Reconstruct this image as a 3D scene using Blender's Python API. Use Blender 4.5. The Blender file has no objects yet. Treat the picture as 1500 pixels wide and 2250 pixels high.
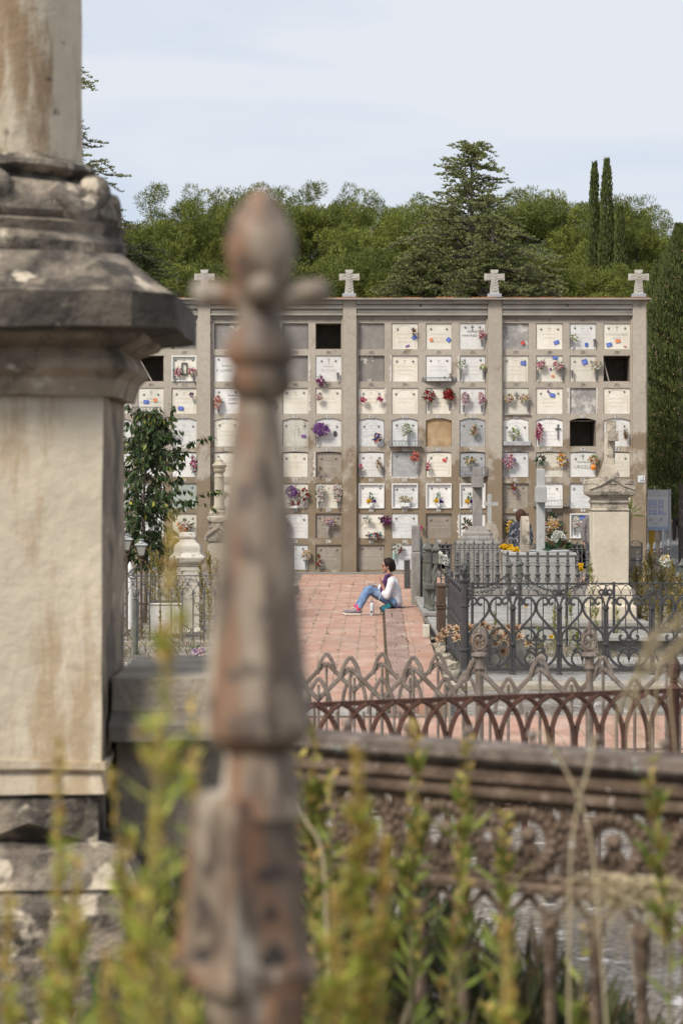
import bpy, bmesh, math, random
import numpy as np
from mathutils import Vector, Matrix, noise as mnoise
R = math.radians
sc = bpy.context.scene
COL = sc.collection

# ------------------------------------------------------------------ camera
F = 5312.0                    # focal length in photo pixels (85 mm on 36 mm high film, 2250 px)
EYE = 2.47
cd = bpy.data.cameras.new("camera"); cam = bpy.data.objects.new("camera", cd); COL.objects.link(cam)
cam.location = (0, 0, EYE); cam.rotation_euler = (R(90), 0, 0)
cd.sensor_fit = 'VERTICAL'; cd.sensor_height = 36; cd.sensor_width = 24; cd.lens = 85
cd.shift_y = -84 / 2250.0
cd.clip_start = 0.05; cd.clip_end = 3000
cd.dof.use_dof = True; cd.dof.focus_distance = 47.0; cd.dof.aperture_fstop = 5.0
sc.camera = cam

# ------------------------------------------------------------------ light
SUN_EL, SUN_AZ = 46, 222      # azimuth clockwise from +Y: behind the camera and to its left
w = bpy.data.worlds.new("World"); sc.world = w; w.use_nodes = True
wn = w.node_tree; wn.nodes.clear()
def WN(t, **k):
    n = wn.nodes.new(t)
    for a, b in k.items(): setattr(n, a, b)
    return n
wo = WN('ShaderNodeOutputWorld'); bg = WN('ShaderNodeBackground'); bg.inputs[1].default_value = 0.104
sky = WN('ShaderNodeTexSky', sky_type='NISHITA', sun_disc=False); sky.sun_elevation = R(SUN_EL); sky.sun_rotation = R(SUN_AZ)
sky.air_density = 1.0; sky.dust_density = 1.0
tc = WN('ShaderNodeTexCoord'); mp = WN('ShaderNodeMapping'); mp.inputs['Scale'].default_value = (1.0, 1.0, 5.0); mp.inputs['Rotation'].default_value = (0.25, 0.35, 0)
ns = WN('ShaderNodeTexNoise'); ns.inputs['Scale'].default_value = 3.2; ns.inputs['Detail'].default_value = 5; ns.inputs['Roughness'].default_value = 0.5; ns.inputs['Distortion'].default_value = 0.5
rp = WN('ShaderNodeValToRGB'); rp.color_ramp.elements[0].position = 0.40; rp.color_ramp.elements[1].position = 0.60
rp.color_ramp.elements[0].color = (0.0, 0.0, 0.0, 1); rp.color_ramp.elements[1].color = (0.66, 0.66, 0.66, 1)
mx = WN('ShaderNodeMix', data_type='RGBA'); mx.inputs[7].default_value = (8.3, 8.4, 8.7, 1)
wn.links.new(tc.outputs['Generated'], mp.inputs[0]); wn.links.new(mp.outputs[0], ns.inputs[0]); wn.links.new(ns.outputs[0], rp.inputs[0])
mz = WN('ShaderNodeMix', data_type='RGBA'); mz.inputs[0].default_value = 0.78; mz.inputs[7].default_value = (6.6, 7.4, 8.8, 1); wn.links.new(sky.outputs[0], mz.inputs[6])
wn.links.new(rp.outputs[0], mx.inputs[0]); wn.links.new(mz.outputs[2], mx.inputs[6]); wn.links.new(mx.outputs[2], bg.inputs[0]); wn.links.new(bg.outputs[0], wo.inputs[0])
sd = bpy.data.lights.new("sun", 'SUN'); sd.energy = 4.4; sd.angle = R(16); sd.color = (1.0, 0.93, 0.83)
so = bpy.data.objects.new("sun", sd); COL.objects.link(so)
sdir = Vector((math.sin(R(SUN_AZ)) * math.cos(R(SUN_EL)), math.cos(R(SUN_AZ)) * math.cos(R(SUN_EL)), math.sin(R(SUN_EL))))
so.rotation_euler = sdir.to_track_quat('Z', 'Y').to_euler(); so.location = (-8, -8, 20)
sc.view_settings.view_transform = 'Standard'; sc.view_settings.look = 'None'; sc.view_settings.gamma = 1
sc.view_settings.exposure = 0.0
sc.render.engine = 'CYCLES'
cy = sc.cycles
cy.use_denoising = True; cy.max_bounces = 6; cy.diffuse_bounces = 3; cy.glossy_bounces = 2; cy.transmission_bounces = 2
cy.caustics_reflective = False; cy.caustics_refractive = False; cy.use_adaptive_sampling = True; cy.adaptive_threshold = 0.02

# ------------------------------------------------------------------ helpers
OFF = {}
def P(px, py, d):
    return Vector(((px - 750) / F * d, d, EYE - (py - 1041) / F * d))
def gd(py, z=0.0):            # distance of the ground seen at picture row py
    return F * (EYE - z) / (py - 1041)
def tag(o, label=None, cat=None, group=None, kind=None):
    if label: o['label'] = label
    if cat: o['category'] = cat
    if group: o['group'] = group
    if kind: o['kind'] = kind
    return o
def thing(name, label, cat, loc=(0, 0, 0), group=None):
    o = bpy.data.objects.new(name, None); COL.objects.link(o); o.location = loc; o.empty_display_size = 0.1
    OFF[o.name] = Vector(loc)
    return tag(o, label, cat, group)
def mkobj(name, me, parent=None):
    o = bpy.data.objects.new(name, me); COL.objects.link(o)
    if parent is not None:
        o.parent = parent; OFF[o.name] = OFF[parent.name].copy()
    else: OFF[o.name] = Vector((0, 0, 0))
    return o
def copy_tree(o, loc=None, parent=None, label=None, rotz=None, scale=None):
    c = o.copy(); COL.objects.link(c); c.parent = parent
    if loc is not None: c.location = loc
    if rotz is not None: c.rotation_euler = (0, 0, rotz)
    if scale is not None: c.scale = scale if hasattr(scale, '__len__') else (scale,) * 3
    if label: c['label'] = label
    for ch in o.children: copy_tree(ch, parent=c)
    return c

class MB:
    def __init__(s): s.v = []; s.f = []; s.m = []
    def add(s, vs, fs, mi=0):
        b = len(s.v); s.v.extend([tuple(v) for v in vs])
        for f in fs: s.f.append([i + b for i in f]); s.m.append(mi)
        return s
    def box(s, x0, x1, y0, y1, z0, z1, mi=0):
        if x0 > x1: x0, x1 = x1, x0
        if y0 > y1: y0, y1 = y1, y0
        if z0 > z1: z0, z1 = z1, z0
        v = [(x, y, z) for z in (z0, z1) for y in (y0, y1) for x in (x0, x1)]
        return s.add(v, [(0, 2, 3, 1), (4, 5, 7, 6), (0, 1, 5, 4), (2, 6, 7, 3), (0, 4, 6, 2), (1, 3, 7, 5)], mi)
    def cbox(s, c, sx, sy, sz, rot=None, mi=0):
        v = [Vector((x * sx / 2, y * sy / 2, z * sz / 2)) for z in (-1, 1) for y in (-1, 1) for x in (-1, 1)]
        if rot is not None: v = [rot @ a for a in v]
        c = Vector(c)
        return s.add([a + c for a in v], [(0, 2, 3, 1), (4, 5, 7, 6), (0, 1, 5, 4), (2, 6, 7, 3), (0, 4, 6, 2), (1, 3, 7, 5)], mi)
    def prism(s, pts, y0, y1, mi=0):          # polygon in XZ, CCW seen from -Y, extruded in Y
        n = len(pts); v = [(x, y0, z) for x, z in pts] + [(x, y1, z) for x, z in pts]
        s.add(v, [list(range(n)), list(range(2 * n - 1, n - 1, -1))] + [(i, i + n, (i + 1) % n + n, (i + 1) % n) for i in range(n)], mi)
        return s
    def zprism(s, pts, z0, z1, mi=0):          # polygon in XY extruded in Z
        n = len(pts); v = [(x, y, z0) for x, y in pts] + [(x, y, z1) for x, y in pts]
        s.add(v, [list(range(n - 1, -1, -1)), list(range(n, 2 * n))] + [(i, (i + 1) % n, (i + 1) % n + n, i + n) for i in range(n)], mi)
        return s
    def lathe(s, prof, c=(0, 0, 0), n=12, rot=0.0, mi=0, sx=1, sy=1):
        vs = []
        for r, z in prof:
            for k in range(n):
                a = rot + 2 * math.pi * k / n
                vs.append((c[0] + r * math.cos(a) * sx, c[1] + r * math.sin(a) * sy, c[2] + z))
        fs = []
        for j in range(len(prof) - 1):
            for k in range(n):
                k2 = (k + 1) % n; fs.append((j * n + k, j * n + k2, (j + 1) * n + k2, (j + 1) * n + k))
        fs.append(list(range(n - 1, -1, -1))); L = (len(prof) - 1) * n; fs.append([L + k for k in range(n)])
        return s.add(vs, fs, mi)
    def sq(s, prof, c=(0, 0, 0), mi=0, sx=1, sy=1, rot=0.0):      # square section, r = half width
        return s.lathe([(r * math.sqrt(2), z) for r, z in prof], c, 4, math.pi / 4 + rot, mi, sx, sy)
    def tube(s, pts, r=0.01, n=5, closed=False, mi=0, flat=None):
        pts = [Vector(p) for p in pts]; N = len(pts)
        if N < 2: return s
        rr = r if hasattr(r, '__len__') else [r] * N
        vs = []; up = None
        for i, p in enumerate(pts):
            if closed: t = pts[(i + 1) % N] - pts[i - 1]
            else: t = pts[min(i + 1, N - 1)] - pts[max(i - 1, 0)]
            if t.length < 1e-9: t = Vector((0, 0, 1))
            t.normalize()
            if up is None:
                up = Vector((0, 1, 0)) if abs(t.y) < 0.9 else Vector((1, 0, 0))
            a = (up - t * up.dot(t))
            if a.length < 1e-6: a = t.orthogonal()
            a.normalize(); b = t.cross(a); up = a
            for k in range(n):
                th = 2 * math.pi * k / n + (math.pi / 4 if n == 4 else 0)
                ca, sa = math.cos(th) * rr[i], math.sin(th) * rr[i]
                if flat: ca *= flat
                vs.append(p + a * ca + b * sa)
        fs = []
        for i in range(N if closed else N - 1):
            for k in range(n):
                k2 = (k + 1) % n; j = (i + 1) % N
                fs.append((i * n + k, i * n + k2, j * n + k2, j * n + k))
        if not closed:
            fs.append(list(range(n - 1, -1, -1))); fs.append([(N - 1) * n + k for k in range(n)])
        return s.add(vs, fs, mi)
    def ball(s, c, r, n=8, m=6, sx=1, sy=1, sz=1, mi=0, rot=None):
        vs = []; c = Vector(c)
        for j in range(m + 1):
            ph = math.pi * j / m
            rad = max(math.sin(ph), 0.002)
            for k in range(n):
                a = 2 * math.pi * k / n
                q = Vector((math.cos(a) * rad * r * sx, math.sin(a) * rad * r * sy, -math.cos(ph) * r * sz))
                if rot is not None: q = rot @ q
                vs.append(c + q)
        fs = [(j * n + k, j * n + (k + 1) % n, (j + 1) * n + (k + 1) % n, (j + 1) * n + k) for j in range(m) for k in range(n)]
        fs.append(list(range(n - 1, -1, -1))); fs.append([m * n + k for k in range(n)])
        return s.add(vs, fs, mi)
    def capsule(s, a, b, ra, rb, n=10, mi=0):
        a, b = Vector(a), Vector(b); d = (b - a); L = d.length; t = d.normalized() if L > 1e-6 else Vector((0, 0, 1))
        pts = []; rs = []
        for k in range(5):
            th = math.pi / 2 * k / 4; pts.append(a - t * ra * math.cos(th)); rs.append(max(ra * math.sin(th), 0.001))
        for k in range(5):
            th = math.pi / 2 * k / 4; pts.append(b + t * rb * math.sin(th)); rs.append(max(rb * math.cos(th), 0.001))
        return s.tube(pts, rs, n, mi=mi)
    def xf(s, M, i0=0):
        for i in range(i0, len(s.v)): s.v[i] = tuple(M @ Vector(s.v[i]))
        return s
    def mesh(s, name, mats, smooth=False, off=Vector((0, 0, 0)), auto=None):
        me = bpy.data.meshes.new(name)
        me.from_pydata([(v[0] - off[0], v[1] - off[1], v[2] - off[2]) for v in s.v], [], s.f)
        if not isinstance(mats, (list, tuple)): mats = [mats]
        for m in mats: me.materials.append(m)
        if len(mats) > 1: me.polygons.foreach_set('material_index', s.m)
        if smooth: me.polygons.foreach_set('use_smooth', [True] * len(me.polygons))
        me.validate(); me.update()
        if smooth and auto:
            bm = bmesh.new(); bm.from_mesh(me)
            for e in bm.edges:
                if len(e.link_faces) == 2 and e.calc_face_angle(0) > auto: e.smooth = False
            bm.to_mesh(me); bm.free()
        return me
    def build(s, name, mats, parent=None, smooth=False, auto=R(40), bevel=0):
        off = OFF[parent.name] if parent is not None else Vector((0, 0, 0))
        me = s.mesh(name, mats, smooth, off, auto)
        o = mkobj(name, me, parent)
        if bevel:
            b = o.modifiers.new('bevel', 'BEVEL'); b.width = bevel; b.segments = 2; b.limit_method = 'ANGLE'; b.angle_limit = R(35)
        return o

def rough_up(o, amp, freq, cut=None):       # break clean edges: subdivide and displace along noise, in mesh
    me = o.data; bm = bmesh.new(); bm.from_mesh(me)
    if cut:
        for _ in range(8):
            es = [e for e in bm.edges if e.calc_length() > cut]
            if not es: break
            bmesh.ops.subdivide_edges(bm, edges=es, cuts=1, use_grid_fill=True)
        bmesh.ops.remove_doubles(bm, verts=bm.verts, dist=0.0005)
    for v in bm.verts:
        q = v.co * freq
        n = mnoise.noise_vector(q) + mnoise.noise_vector(q * 2.7) * 0.45
        v.co += n * amp
    bm.to_mesh(me); bm.free(); me.update()
    return o

def leaves(name, Pp, D, U, L, W, mat, parent=None, fold=0.0, shape='diamond'):
    """many small diamond leaves: base point P, direction D, width direction U, lengths L, widths W"""
    Pp = np.asarray(Pp, float); D = np.asarray(D, float); U = np.asarray(U, float); N = len(Pp)
    if N == 0: return None
    D = D / (np.linalg.norm(D, axis=1, keepdims=True) + 1e-9)
    U = U - D * (U * D).sum(1, keepdims=True); U = U / (np.linalg.norm(U, axis=1, keepdims=True) + 1e-9)
    L = np.broadcast_to(np.asarray(L, float), (N,))[:, None]; W = np.broadcast_to(np.asarray(W, float), (N,))[:, None]
    Nn = np.cross(D, U)
    off = np.array(OFF[parent.name]) if parent is not None else np.zeros(3)
    a = Pp; b = Pp + D * L * 0.45 + U * W * 0.5 + Nn * W * fold; c = Pp + D * L; d = Pp + D * L * 0.45 - U * W * 0.5 + Nn * W * fold
    V = np.stack([a, b, c, d], 1).reshape(-1, 3) - off
    me = bpy.data.meshes.new(name)
    me.vertices.add(4 * N); me.vertices.foreach_set('co', V.ravel())
    me.loops.add(4 * N); me.loops.foreach_set('vertex_index', np.arange(4 * N, dtype=np.int32))
    me.polygons.add(N); me.polygons.foreach_set('loop_start', np.arange(0, 4 * N, 4, dtype=np.int32))
    try: me.polygons.foreach_set('loop_total', np.full(N, 4, np.int32))
    except Exception: pass
    me.materials.append(mat); me.update(calc_edges=True)
    return mkobj(name, me, parent)
def rdir(rng, n):
    v = rng.normal(size=(n, 3)); return v / np.linalg.norm(v, axis=1, keepdims=True)

# ------------------------------------------------------------------ materials
MATS = {}
def newmat(name):
    m = bpy.data.materials.new(name); m.use_nodes = True; nt = m.node_tree
    return m, nt, nt.nodes['Principled BSDF']
def nd(nt, t, **k):
    n = nt.nodes.new(t)
    for a, b in k.items(): setattr(n, a, b)
    return n
def noise_mask(nt, scale, lo, hi, detail=4, rough=0.6, coord='Object', stretch=None, dist=0.0, seed=0.0):
    t = nd(nt, 'ShaderNodeTexCoord'); m = nd(nt, 'ShaderNodeMapping')
    if stretch: m.inputs['Scale'].default_value = stretch
    m.inputs['Location'].default_value = (seed, seed * 1.7, seed * 0.6)
    n = nd(nt, 'ShaderNodeTexNoise'); n.inputs['Scale'].default_value = scale; n.inputs['Detail'].default_value = detail; n.inputs['Roughness'].default_value = rough; n.inputs['Distortion'].default_value = dist
    r = nd(nt, 'ShaderNodeMapRange', interpolation_type='SMOOTHSTEP'); r.inputs[1].default_value = lo; r.inputs[2].default_value = hi
    nt.links.new(t.outputs[coord], m.inputs[0]); nt.links.new(m.outputs[0], n.inputs[0]); nt.links.new(n.outputs[0], r.inputs[0])
    return r.outputs[0], n.outputs[0]
def mix(nt, fac, a, b, blend='MIX'):
    m = nd(nt, 'ShaderNodeMix', data_type='RGBA', blend_type=blend)
    for i, x in ((0, fac), (6, a), (7, b)):
        if isinstance(x, (tuple, list)): m.inputs[i].default_value = tuple(x) + ((1,) if len(x) == 3 else ())
        elif isinstance(x, (int, float)): m.inputs[i].default_value = x
        else: nt.links.new(x, m.inputs[i])
    return m.outputs[2]
def mul(nt, a, b, op='MULTIPLY'):
    m = nd(nt, 'ShaderNodeMath', operation=op)
    for i, x in ((0, a), (1, b)):
        if isinstance(x, (int, float)): m.inputs[i].default_value = x
        else: nt.links.new(x, m.inputs[i])
    return m.outputs[0]
def S(name, c1, c2=None, sc1=3.0, dirt=None, dsc=2.0, dlo=0.5, dhi=0.7, dmul=1.0, spots=None, ssc=30, slo=0.6, shi=0.7, rough=0.85, bump=0.3, bsc=40, metal=0.0, dstretch=None, objrand=0.0, spec=0.3, bd=0.01):
    if name in MATS: return MATS[name]
    m, nt, bs = newmat(name)
    c2 = c2 or tuple(x * 0.8 for x in c1)
    f, _ = noise_mask(nt, sc1, 0.35, 0.65, seed=1.3)
    c = mix(nt, f, c1, c2)
    f2, _ = noise_mask(nt, sc1 * 9, 0.3, 0.7, seed=4.1)
    c = mix(nt, mul(nt, f2, 0.22), c, tuple(x * 0.55 for x in c1))
    if dirt:
        f3, _ = noise_mask(nt, dsc, dlo, dhi, detail=6, rough=0.65, stretch=dstretch, seed=7.7)
        c = mix(nt, mul(nt, f3, dmul), c, dirt)
    if spots:
        f4, _ = noise_mask(nt, ssc, slo, shi, detail=3, seed=2.9); c = mix(nt, f4, c, spots)
    if objrand:
        oi = nd(nt, 'ShaderNodeObjectInfo'); hs = nd(nt, 'ShaderNodeHueSaturation'); mr = nd(nt, 'ShaderNodeMapRange')
        mr.inputs[3].default_value = 1 - objrand; mr.inputs[4].default_value = 1 + objrand
        nt.links.new(oi.outputs['Random'], mr.inputs[0]); nt.links.new(mr.outputs[0], hs.inputs['Value']); nt.links.new(c, hs.inputs['Color']); c = hs.outputs[0]
    nt.links.new(c, bs.inputs['Base Color']); bs.inputs['Roughness'].default_value = rough; bs.inputs['Metallic'].default_value = metal
    bs.inputs['Specular IOR Level'].default_value = spec
    if bump:
        _, n = noise_mask(nt, bsc, 0, 1, detail=5, rough=0.6)
        b = nd(nt, 'ShaderNodeBump'); b.inputs['Strength'].default_value = bump; b.inputs['Distance'].default_value = bd
        nt.links.new(n, b.inputs['Height']); nt.links.new(b.outputs[0], bs.inputs['Normal'])
    MATS[name] = m; return m
def FOL(name, cols, rough=0.6, trans=0.25, objrand=0.12):
    """foliage or petals: each leaf takes one colour of the list (per-leaf variation), slightly translucent"""
    if name in MATS: return MATS[name]
    m, nt, bs = newmat(name)
    g = nd(nt, 'ShaderNodeNewGeometry'); r = nd(nt, 'ShaderNodeValToRGB'); r.color_ramp.interpolation = 'LINEAR'
    el = r.color_ramp.elements
    while len(el) < len(cols): el.new(0.5)
    for i, c in enumerate(cols): el[i].position = i / max(1, len(cols) - 1); el[i].color = tuple(c) + (1,)
    nt.links.new(g.outputs['Random Per Island'], r.inputs[0]); c = r.outputs[0]
    if objrand:
        oi = nd(nt, 'ShaderNodeObjectInfo'); hs = nd(nt, 'ShaderNodeHueSaturation'); mr = nd(nt, 'ShaderNodeMapRange')
        mr.inputs[3].default_value = 1 - objrand; mr.inputs[4].default_value = 1 + objrand
        nt.links.new(oi.outputs['Random'], mr.inputs[0]); nt.links.new(mr.outputs[0], hs.inputs['Value']); nt.links.new(c, hs.inputs['Color']); c = hs.outputs[0]
    nt.links.new(c, bs.inputs['Base Color']); bs.inputs['Roughness'].default_value = rough; bs.inputs['Specular IOR Level'].default_value = 0.25
    if trans:
        t = nd(nt, 'ShaderNodeBsdfTranslucent'); ms = nd(nt, 'ShaderNodeMixShader'); ms.inputs[0].default_value = trans
        nt.links.new(c, t.inputs[0]); nt.links.new(bs.outputs[0], ms.inputs[1]); nt.links.new(t.outputs[0], ms.inputs[2])
        nt.links.new(ms.outputs[0], nt.nodes['Material Output'].inputs[0])
    MATS[name] = m; return m
def flat(name, c, rough=0.6, metal=0.0):
    if name in MATS: return MATS[name]
    m, nt, bs = newmat(name)
    f, _ = noise_mask(nt, 25, 0.3, 0.7); nt.links.new(mix(nt, f, c, tuple(x * 0.82 for x in c)), bs.inputs['Base Color'])
    bs.inputs['Roughness'].default_value = rough; bs.inputs['Metallic'].default_value = metal
    MATS[name] = m; return m

_tc = {}
def text(name, s, size, loc, mat, parent, width=None, depth=0.003, align='CENTER', rotz=0.0):
    """lettering standing in the XZ plane, facing -Y, converted to mesh"""
    key = (s, size, depth)
    cu = bpy.data.curves.new(name, 'FONT'); cu.body = s; cu.size = size; cu.align_x = align; cu.align_y = 'CENTER'; cu.extrude = depth / 2; cu.resolution_u = 3
    t = bpy.data.objects.new(name, cu); COL.objects.link(t)
    dg = bpy.context.evaluated_depsgraph_get(); me = bpy.data.meshes.new_from_object(t.evaluated_get(dg))
    bpy.data.objects.remove(t); bpy.data.curves.remove(cu)
    sx = 1.0
    if width and len(me.vertices):
        xs = [v.co.x for v in me.vertices]; ww = max(xs) - min(xs)
        if ww > 0: sx = width / ww
    M = Matrix.Translation(Vector(loc) - OFF[parent.name]) @ Matrix.Rotation(rotz, 4, 'Z') @ Matrix.Rotation(R(90), 4, 'X') @ Matrix.Diagonal((sx, 1, 1, 1))
    me.transform(M); me.materials.clear(); me.materials.append(mat)
    me.name = name
    return mkobj(name, me, parent)
def remesh(mb, name, mat, parent, voxel=0.008, smooth=4, deform=None):
    me = mb.mesh(name, mat, True, OFF[parent.name]); o = bpy.data.objects.new('tmp', me); COL.objects.link(o)
    r = o.modifiers.new('r', 'REMESH'); r.mode = 'VOXEL'; r.voxel_size = voxel; r.use_smooth_shade = True
    if smooth:
        s = o.modifiers.new('s', 'SMOOTH'); s.iterations = smooth; s.factor = 0.5
    dg = bpy.context.evaluated_depsgraph_get(); m2 = bpy.data.meshes.new_from_object(o.evaluated_get(dg))
    bpy.data.objects.remove(o); bpy.data.meshes.remove(me)
    m2.name = name; m2.materials.clear(); m2.materials.append(mat)
    m2.polygons.foreach_set('use_smooth', [True] * len(m2.polygons))
    return mkobj(name, m2, parent)
# ================================================================== the niche wall (columbarium)
WD = 60.0; WP = F / WD
def wx(px): return (px - 750) / WP
def wz(py): return EYE - (py - 1041) / WP
def render_mat():
    m, nt, bs = newmat('wall_render')
    f, _ = noise_mask(nt, 0.7, 0.3, 0.7, seed=2.2)
    c = mix(nt, f, (0.43, 0.385, 0.32), (0.365, 0.325, 0.27))
    f2, _ = noise_mask(nt, 9, 0.35, 0.7, detail=6, seed=3.1); c = mix(nt, mul(nt, f2, 0.25), c, (0.22, 0.18, 0.14))
    # damp brown tide marks on the lower half, own outline from noise
    t = nd(nt, 'ShaderNodeTexCoord'); sp = nd(nt, 'ShaderNodeSeparateXYZ'); nt.links.new(t.outputs['Object'], sp.inputs[0])
    mr = nd(nt, 'ShaderNodeMapRange'); mr.inputs[1].default_value = 4.0; mr.inputs[2].default_value = 1.4; nt.links.new(sp.outputs['Z'], mr.inputs[0])
    _, n = noise_mask(nt, 1.5, 0, 1, detail=7, rough=0.62, stretch=(1, 1, 0.8), seed=9.4)
    s = mul(nt, mul(nt, n, 2.6), mul(nt, mr.outputs[0], 0.75), 'ADD')
    k = nd(nt, 'ShaderNodeMapRange', interpolation_type='SMOOTHSTEP'); k.inputs[1].default_value = 1.52; k.inputs[2].default_value = 1.82; nt.links.new(s, k.inputs[0])
    c = mix(nt, mul(nt, k.outputs[0], 0.8), c, (0.185, 0.135, 0.08))
    k2 = nd(nt, 'ShaderNodeMapRange', interpolation_type='SMOOTHSTEP'); k2.inputs[1].default_value = 2.05; k2.inputs[2].default_value = 2.3; nt.links.new(s, k2.inputs[0])
    c = mix(nt, mul(nt, k2.outputs[0], 0.5), c, (0.27, 0.22, 0.16))
    nt.links.new(c, bs.inputs['Base Color']); bs.inputs['Roughness'].default_value = 0.92; bs.inputs['Specular IOR Level'].default_value = 0.2
    _, n2 = noise_mask(nt, 30, 0, 1, detail=6); b = nd(nt, 'ShaderNodeBump'); b.inputs['Strength'].default_value = 0.5; b.inputs['Distance'].default_value = 0.012
    nt.links.new(n2, b.inputs['Height']); nt.links.new(b.outputs[0], bs.inputs['Normal'])
    return m
M_REND = render_mat()
M_CORN = S('cornice_stone', (0.33, 0.31, 0.27), (0.27, 0.25, 0.21), 1.5, dirt=(0.12, 0.10, 0.08), dsc=1.2, dlo=0.5, dhi=0.72, dmul=0.75, dstretch=(0.4, 1, 6), bump=0.3)
M_TILE = S('roof_tile', (0.42, 0.17, 0.085), (0.30, 0.13, 0.07), 4, dirt=(0.10, 0.08, 0.06), dsc=2, dlo=0.45, dhi=0.6)
M_INSIDE = S('niche_inside', (0.20, 0.165, 0.13), None, 5)
M_TEXT = flat('lettering_dark', (0.05, 0.05, 0.05)); M_TEXT2 = flat('lettering_worn', (0.50, 0.48, 0.44)); M_GRN = flat('lettering_green', (0.16, 0.24, 0.15)); M_PLT = flat('number_plate_enamel', (0.62, 0.61, 0.57))
M_GOLD = flat('engraving_ochre', (0.52, 0.42, 0.28))
SLABM = {
 'w': S('white_marble', (0.74, 0.73, 0.70), (0.67, 0.665, 0.64), 2.2, dirt=(0.50, 0.48, 0.44), dsc=3, dlo=0.5, dhi=0.75, dmul=0.45, bump=0.08, rough=0.5, objrand=0.10),
 'c': S('cream_marble', (0.72, 0.69, 0.60), (0.64, 0.605, 0.51), 2.5, dirt=(0.50, 0.41, 0.28), dsc=2.5, dlo=0.5, dhi=0.75, dmul=0.4, dstretch=(2, 1, 0.5), bump=0.08, rough=0.55, objrand=0.12),
 'g': S('bare_concrete', (0.25, 0.23, 0.21), (0.20, 0.185, 0.17), 3, dirt=(0.62, 0.56, 0.49), dsc=2.6, dlo=0.62, dhi=0.66, dmul=0.8, bump=0.35, objrand=0.12),
 'gp': S('patchy_concrete', (0.25, 0.235, 0.225), (0.36, 0.35, 0.33), 3, dirt=(0.60, 0.57, 0.52), dsc=2.2, dlo=0.5, dhi=0.60, dmul=0.8, bump=0.35),
 'b': S('grey_brown_stone', (0.34, 0.30, 0.25), (0.27, 0.235, 0.19), 3, dirt=(0.20, 0.15, 0.10), dsc=2.5, dlo=0.5, dhi=0.75, dmul=0.7, dstretch=(2, 1, 0.6), bump=0.15, objrand=0.1),
 't': S('tan_stone', (0.42, 0.30, 0.17), (0.33, 0.22, 0.12), 4, dirt=(0.52, 0.45, 0.33), dsc=3, dlo=0.5, dhi=0.7, dmul=0.6, bump=0.2),
 'm': S('grey_marble', (0.42, 0.43, 0.43), (0.33, 0.335, 0.34), 5, dirt=(0.20, 0.21, 0.23), dsc=4, dlo=0.55, dhi=0.7, dmul=0.6, dstretch=(2, 1, 0.7), bump=0.05, rough=0.4),
 'v': S('veined_marble', (0.60, 0.61, 0.60), (0.70, 0.70, 0.69), 6, dirt=(0.40, 0.42, 0.43), dsc=6, dlo=0.52, dhi=0.62, dmul=0.5, dstretch=(1, 1, 2.5), bump=0.05, rough=0.4),
 'G': S('pale_green_marble', (0.40, 0.45, 0.40), (0.34, 0.39, 0.345), 3, bump=0.03, rough=0.4),
 's': S('streaked_marble', (0.55, 0.54, 0.47), (0.40, 0.385, 0.32), 2.0, dirt=(0.17, 0.15, 0.12), dsc=3.2, dlo=0.5, dhi=0.72, dmul=0.8, dstretch=(3, 1, 0.4), bump=0.1),
}
M_FRAME = flat('white_slab_frame', (0.72, 0.72, 0.70), 0.45)
M_STEEL = flat('dull_steel', (0.30, 0.30, 0.30), 0.4, 0.8)
M_IRON = S('grey_painted_iron', (0.115, 0.112, 0.108), (0.085, 0.082, 0.08), 6, dirt=(0.13, 0.075, 0.045), dsc=5, dlo=0.6, dhi=0.75, dmul=0.6, bump=0.2, bsc=80, rough=0.55, spec=0.5)

ROWS = [(710, 767), (781, 838), (852, 909), (924, 981), (994, 1048), (1062, 1117), (1128, 1183), (1197, 1252)]
BAYS = [('far left', [(232, 289), (303, 360), (377, 432)]), ('left', [(470, 528), (545, 602), (620, 677), (693, 750)]),
        ('middle', [(787, 844), (860, 918), (935, 992), (1009, 1066)]), ('right', [(1104, 1161), (1177, 1236), (1251, 1309), (1325, 1384)])]
PILL = [(118, 146), (435, 463), (753, 783), (1071, 1102), (1388, 1418)]
wall = thing('niche_wall', 'long beige rendered burial niche wall with rows of marble fronted niches and stone crosses on top', 'niche wall', (0, WD, 0))
YF = WD + 0.05
g = MB()
zt = wz(703); zb = 0.0
def arch_bar(x0, x1, ztop, zbot, rise, y0, y1):
    pts = [(x0, ztop), (x0, zbot)]
    if rise:
        n = 10
        pts = [(x0, ztop)] + [(x0 + (x1 - x0) * k / n, zbot + rise * math.sin(math.pi * k / n) - 0.0) for k in range(n + 1)]
    else: pts.append((x1, zbot))
    pts.append((x1, ztop)); g.prism(pts, y0, y1)
for bi, (bn, cols) in enumerate(BAYS):
    L = PILL[bi][1] if bi else PILL[0][1]; Rr = PILL[bi + 1][0]
    xs = [L] + [e for c in cols for e in c] + [Rr]
    for k in range(0, len(xs), 2):
        g.box(wx(xs[k]), wx(xs[k + 1]), YF, WD + 2.4, zb, zt)
    for (a, b) in cols:
        top = 703
        for ri, (t, bo) in enumerate(ROWS):
            arch_bar(wx(a), wx(b), wz(top), wz(t), 0.065 if ri == 3 else (0.02 if ri in (4,) else 0), YF, WD + 2.4)
            top = bo
        g.box(wx(a), wx(b), YF, WD + 2.4, 0, wz(1252))
    g.box(wx(L), wx(Rr), WD + 2.402, WD + 2.6, 0, zt)          # back of the niches
g.box(wx(118) , wx(1418), WD + 0.07, WD + 2.6, zt + 0.002, wz(660))   # top course
body = g.build('wall', M_REND, wall)
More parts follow.
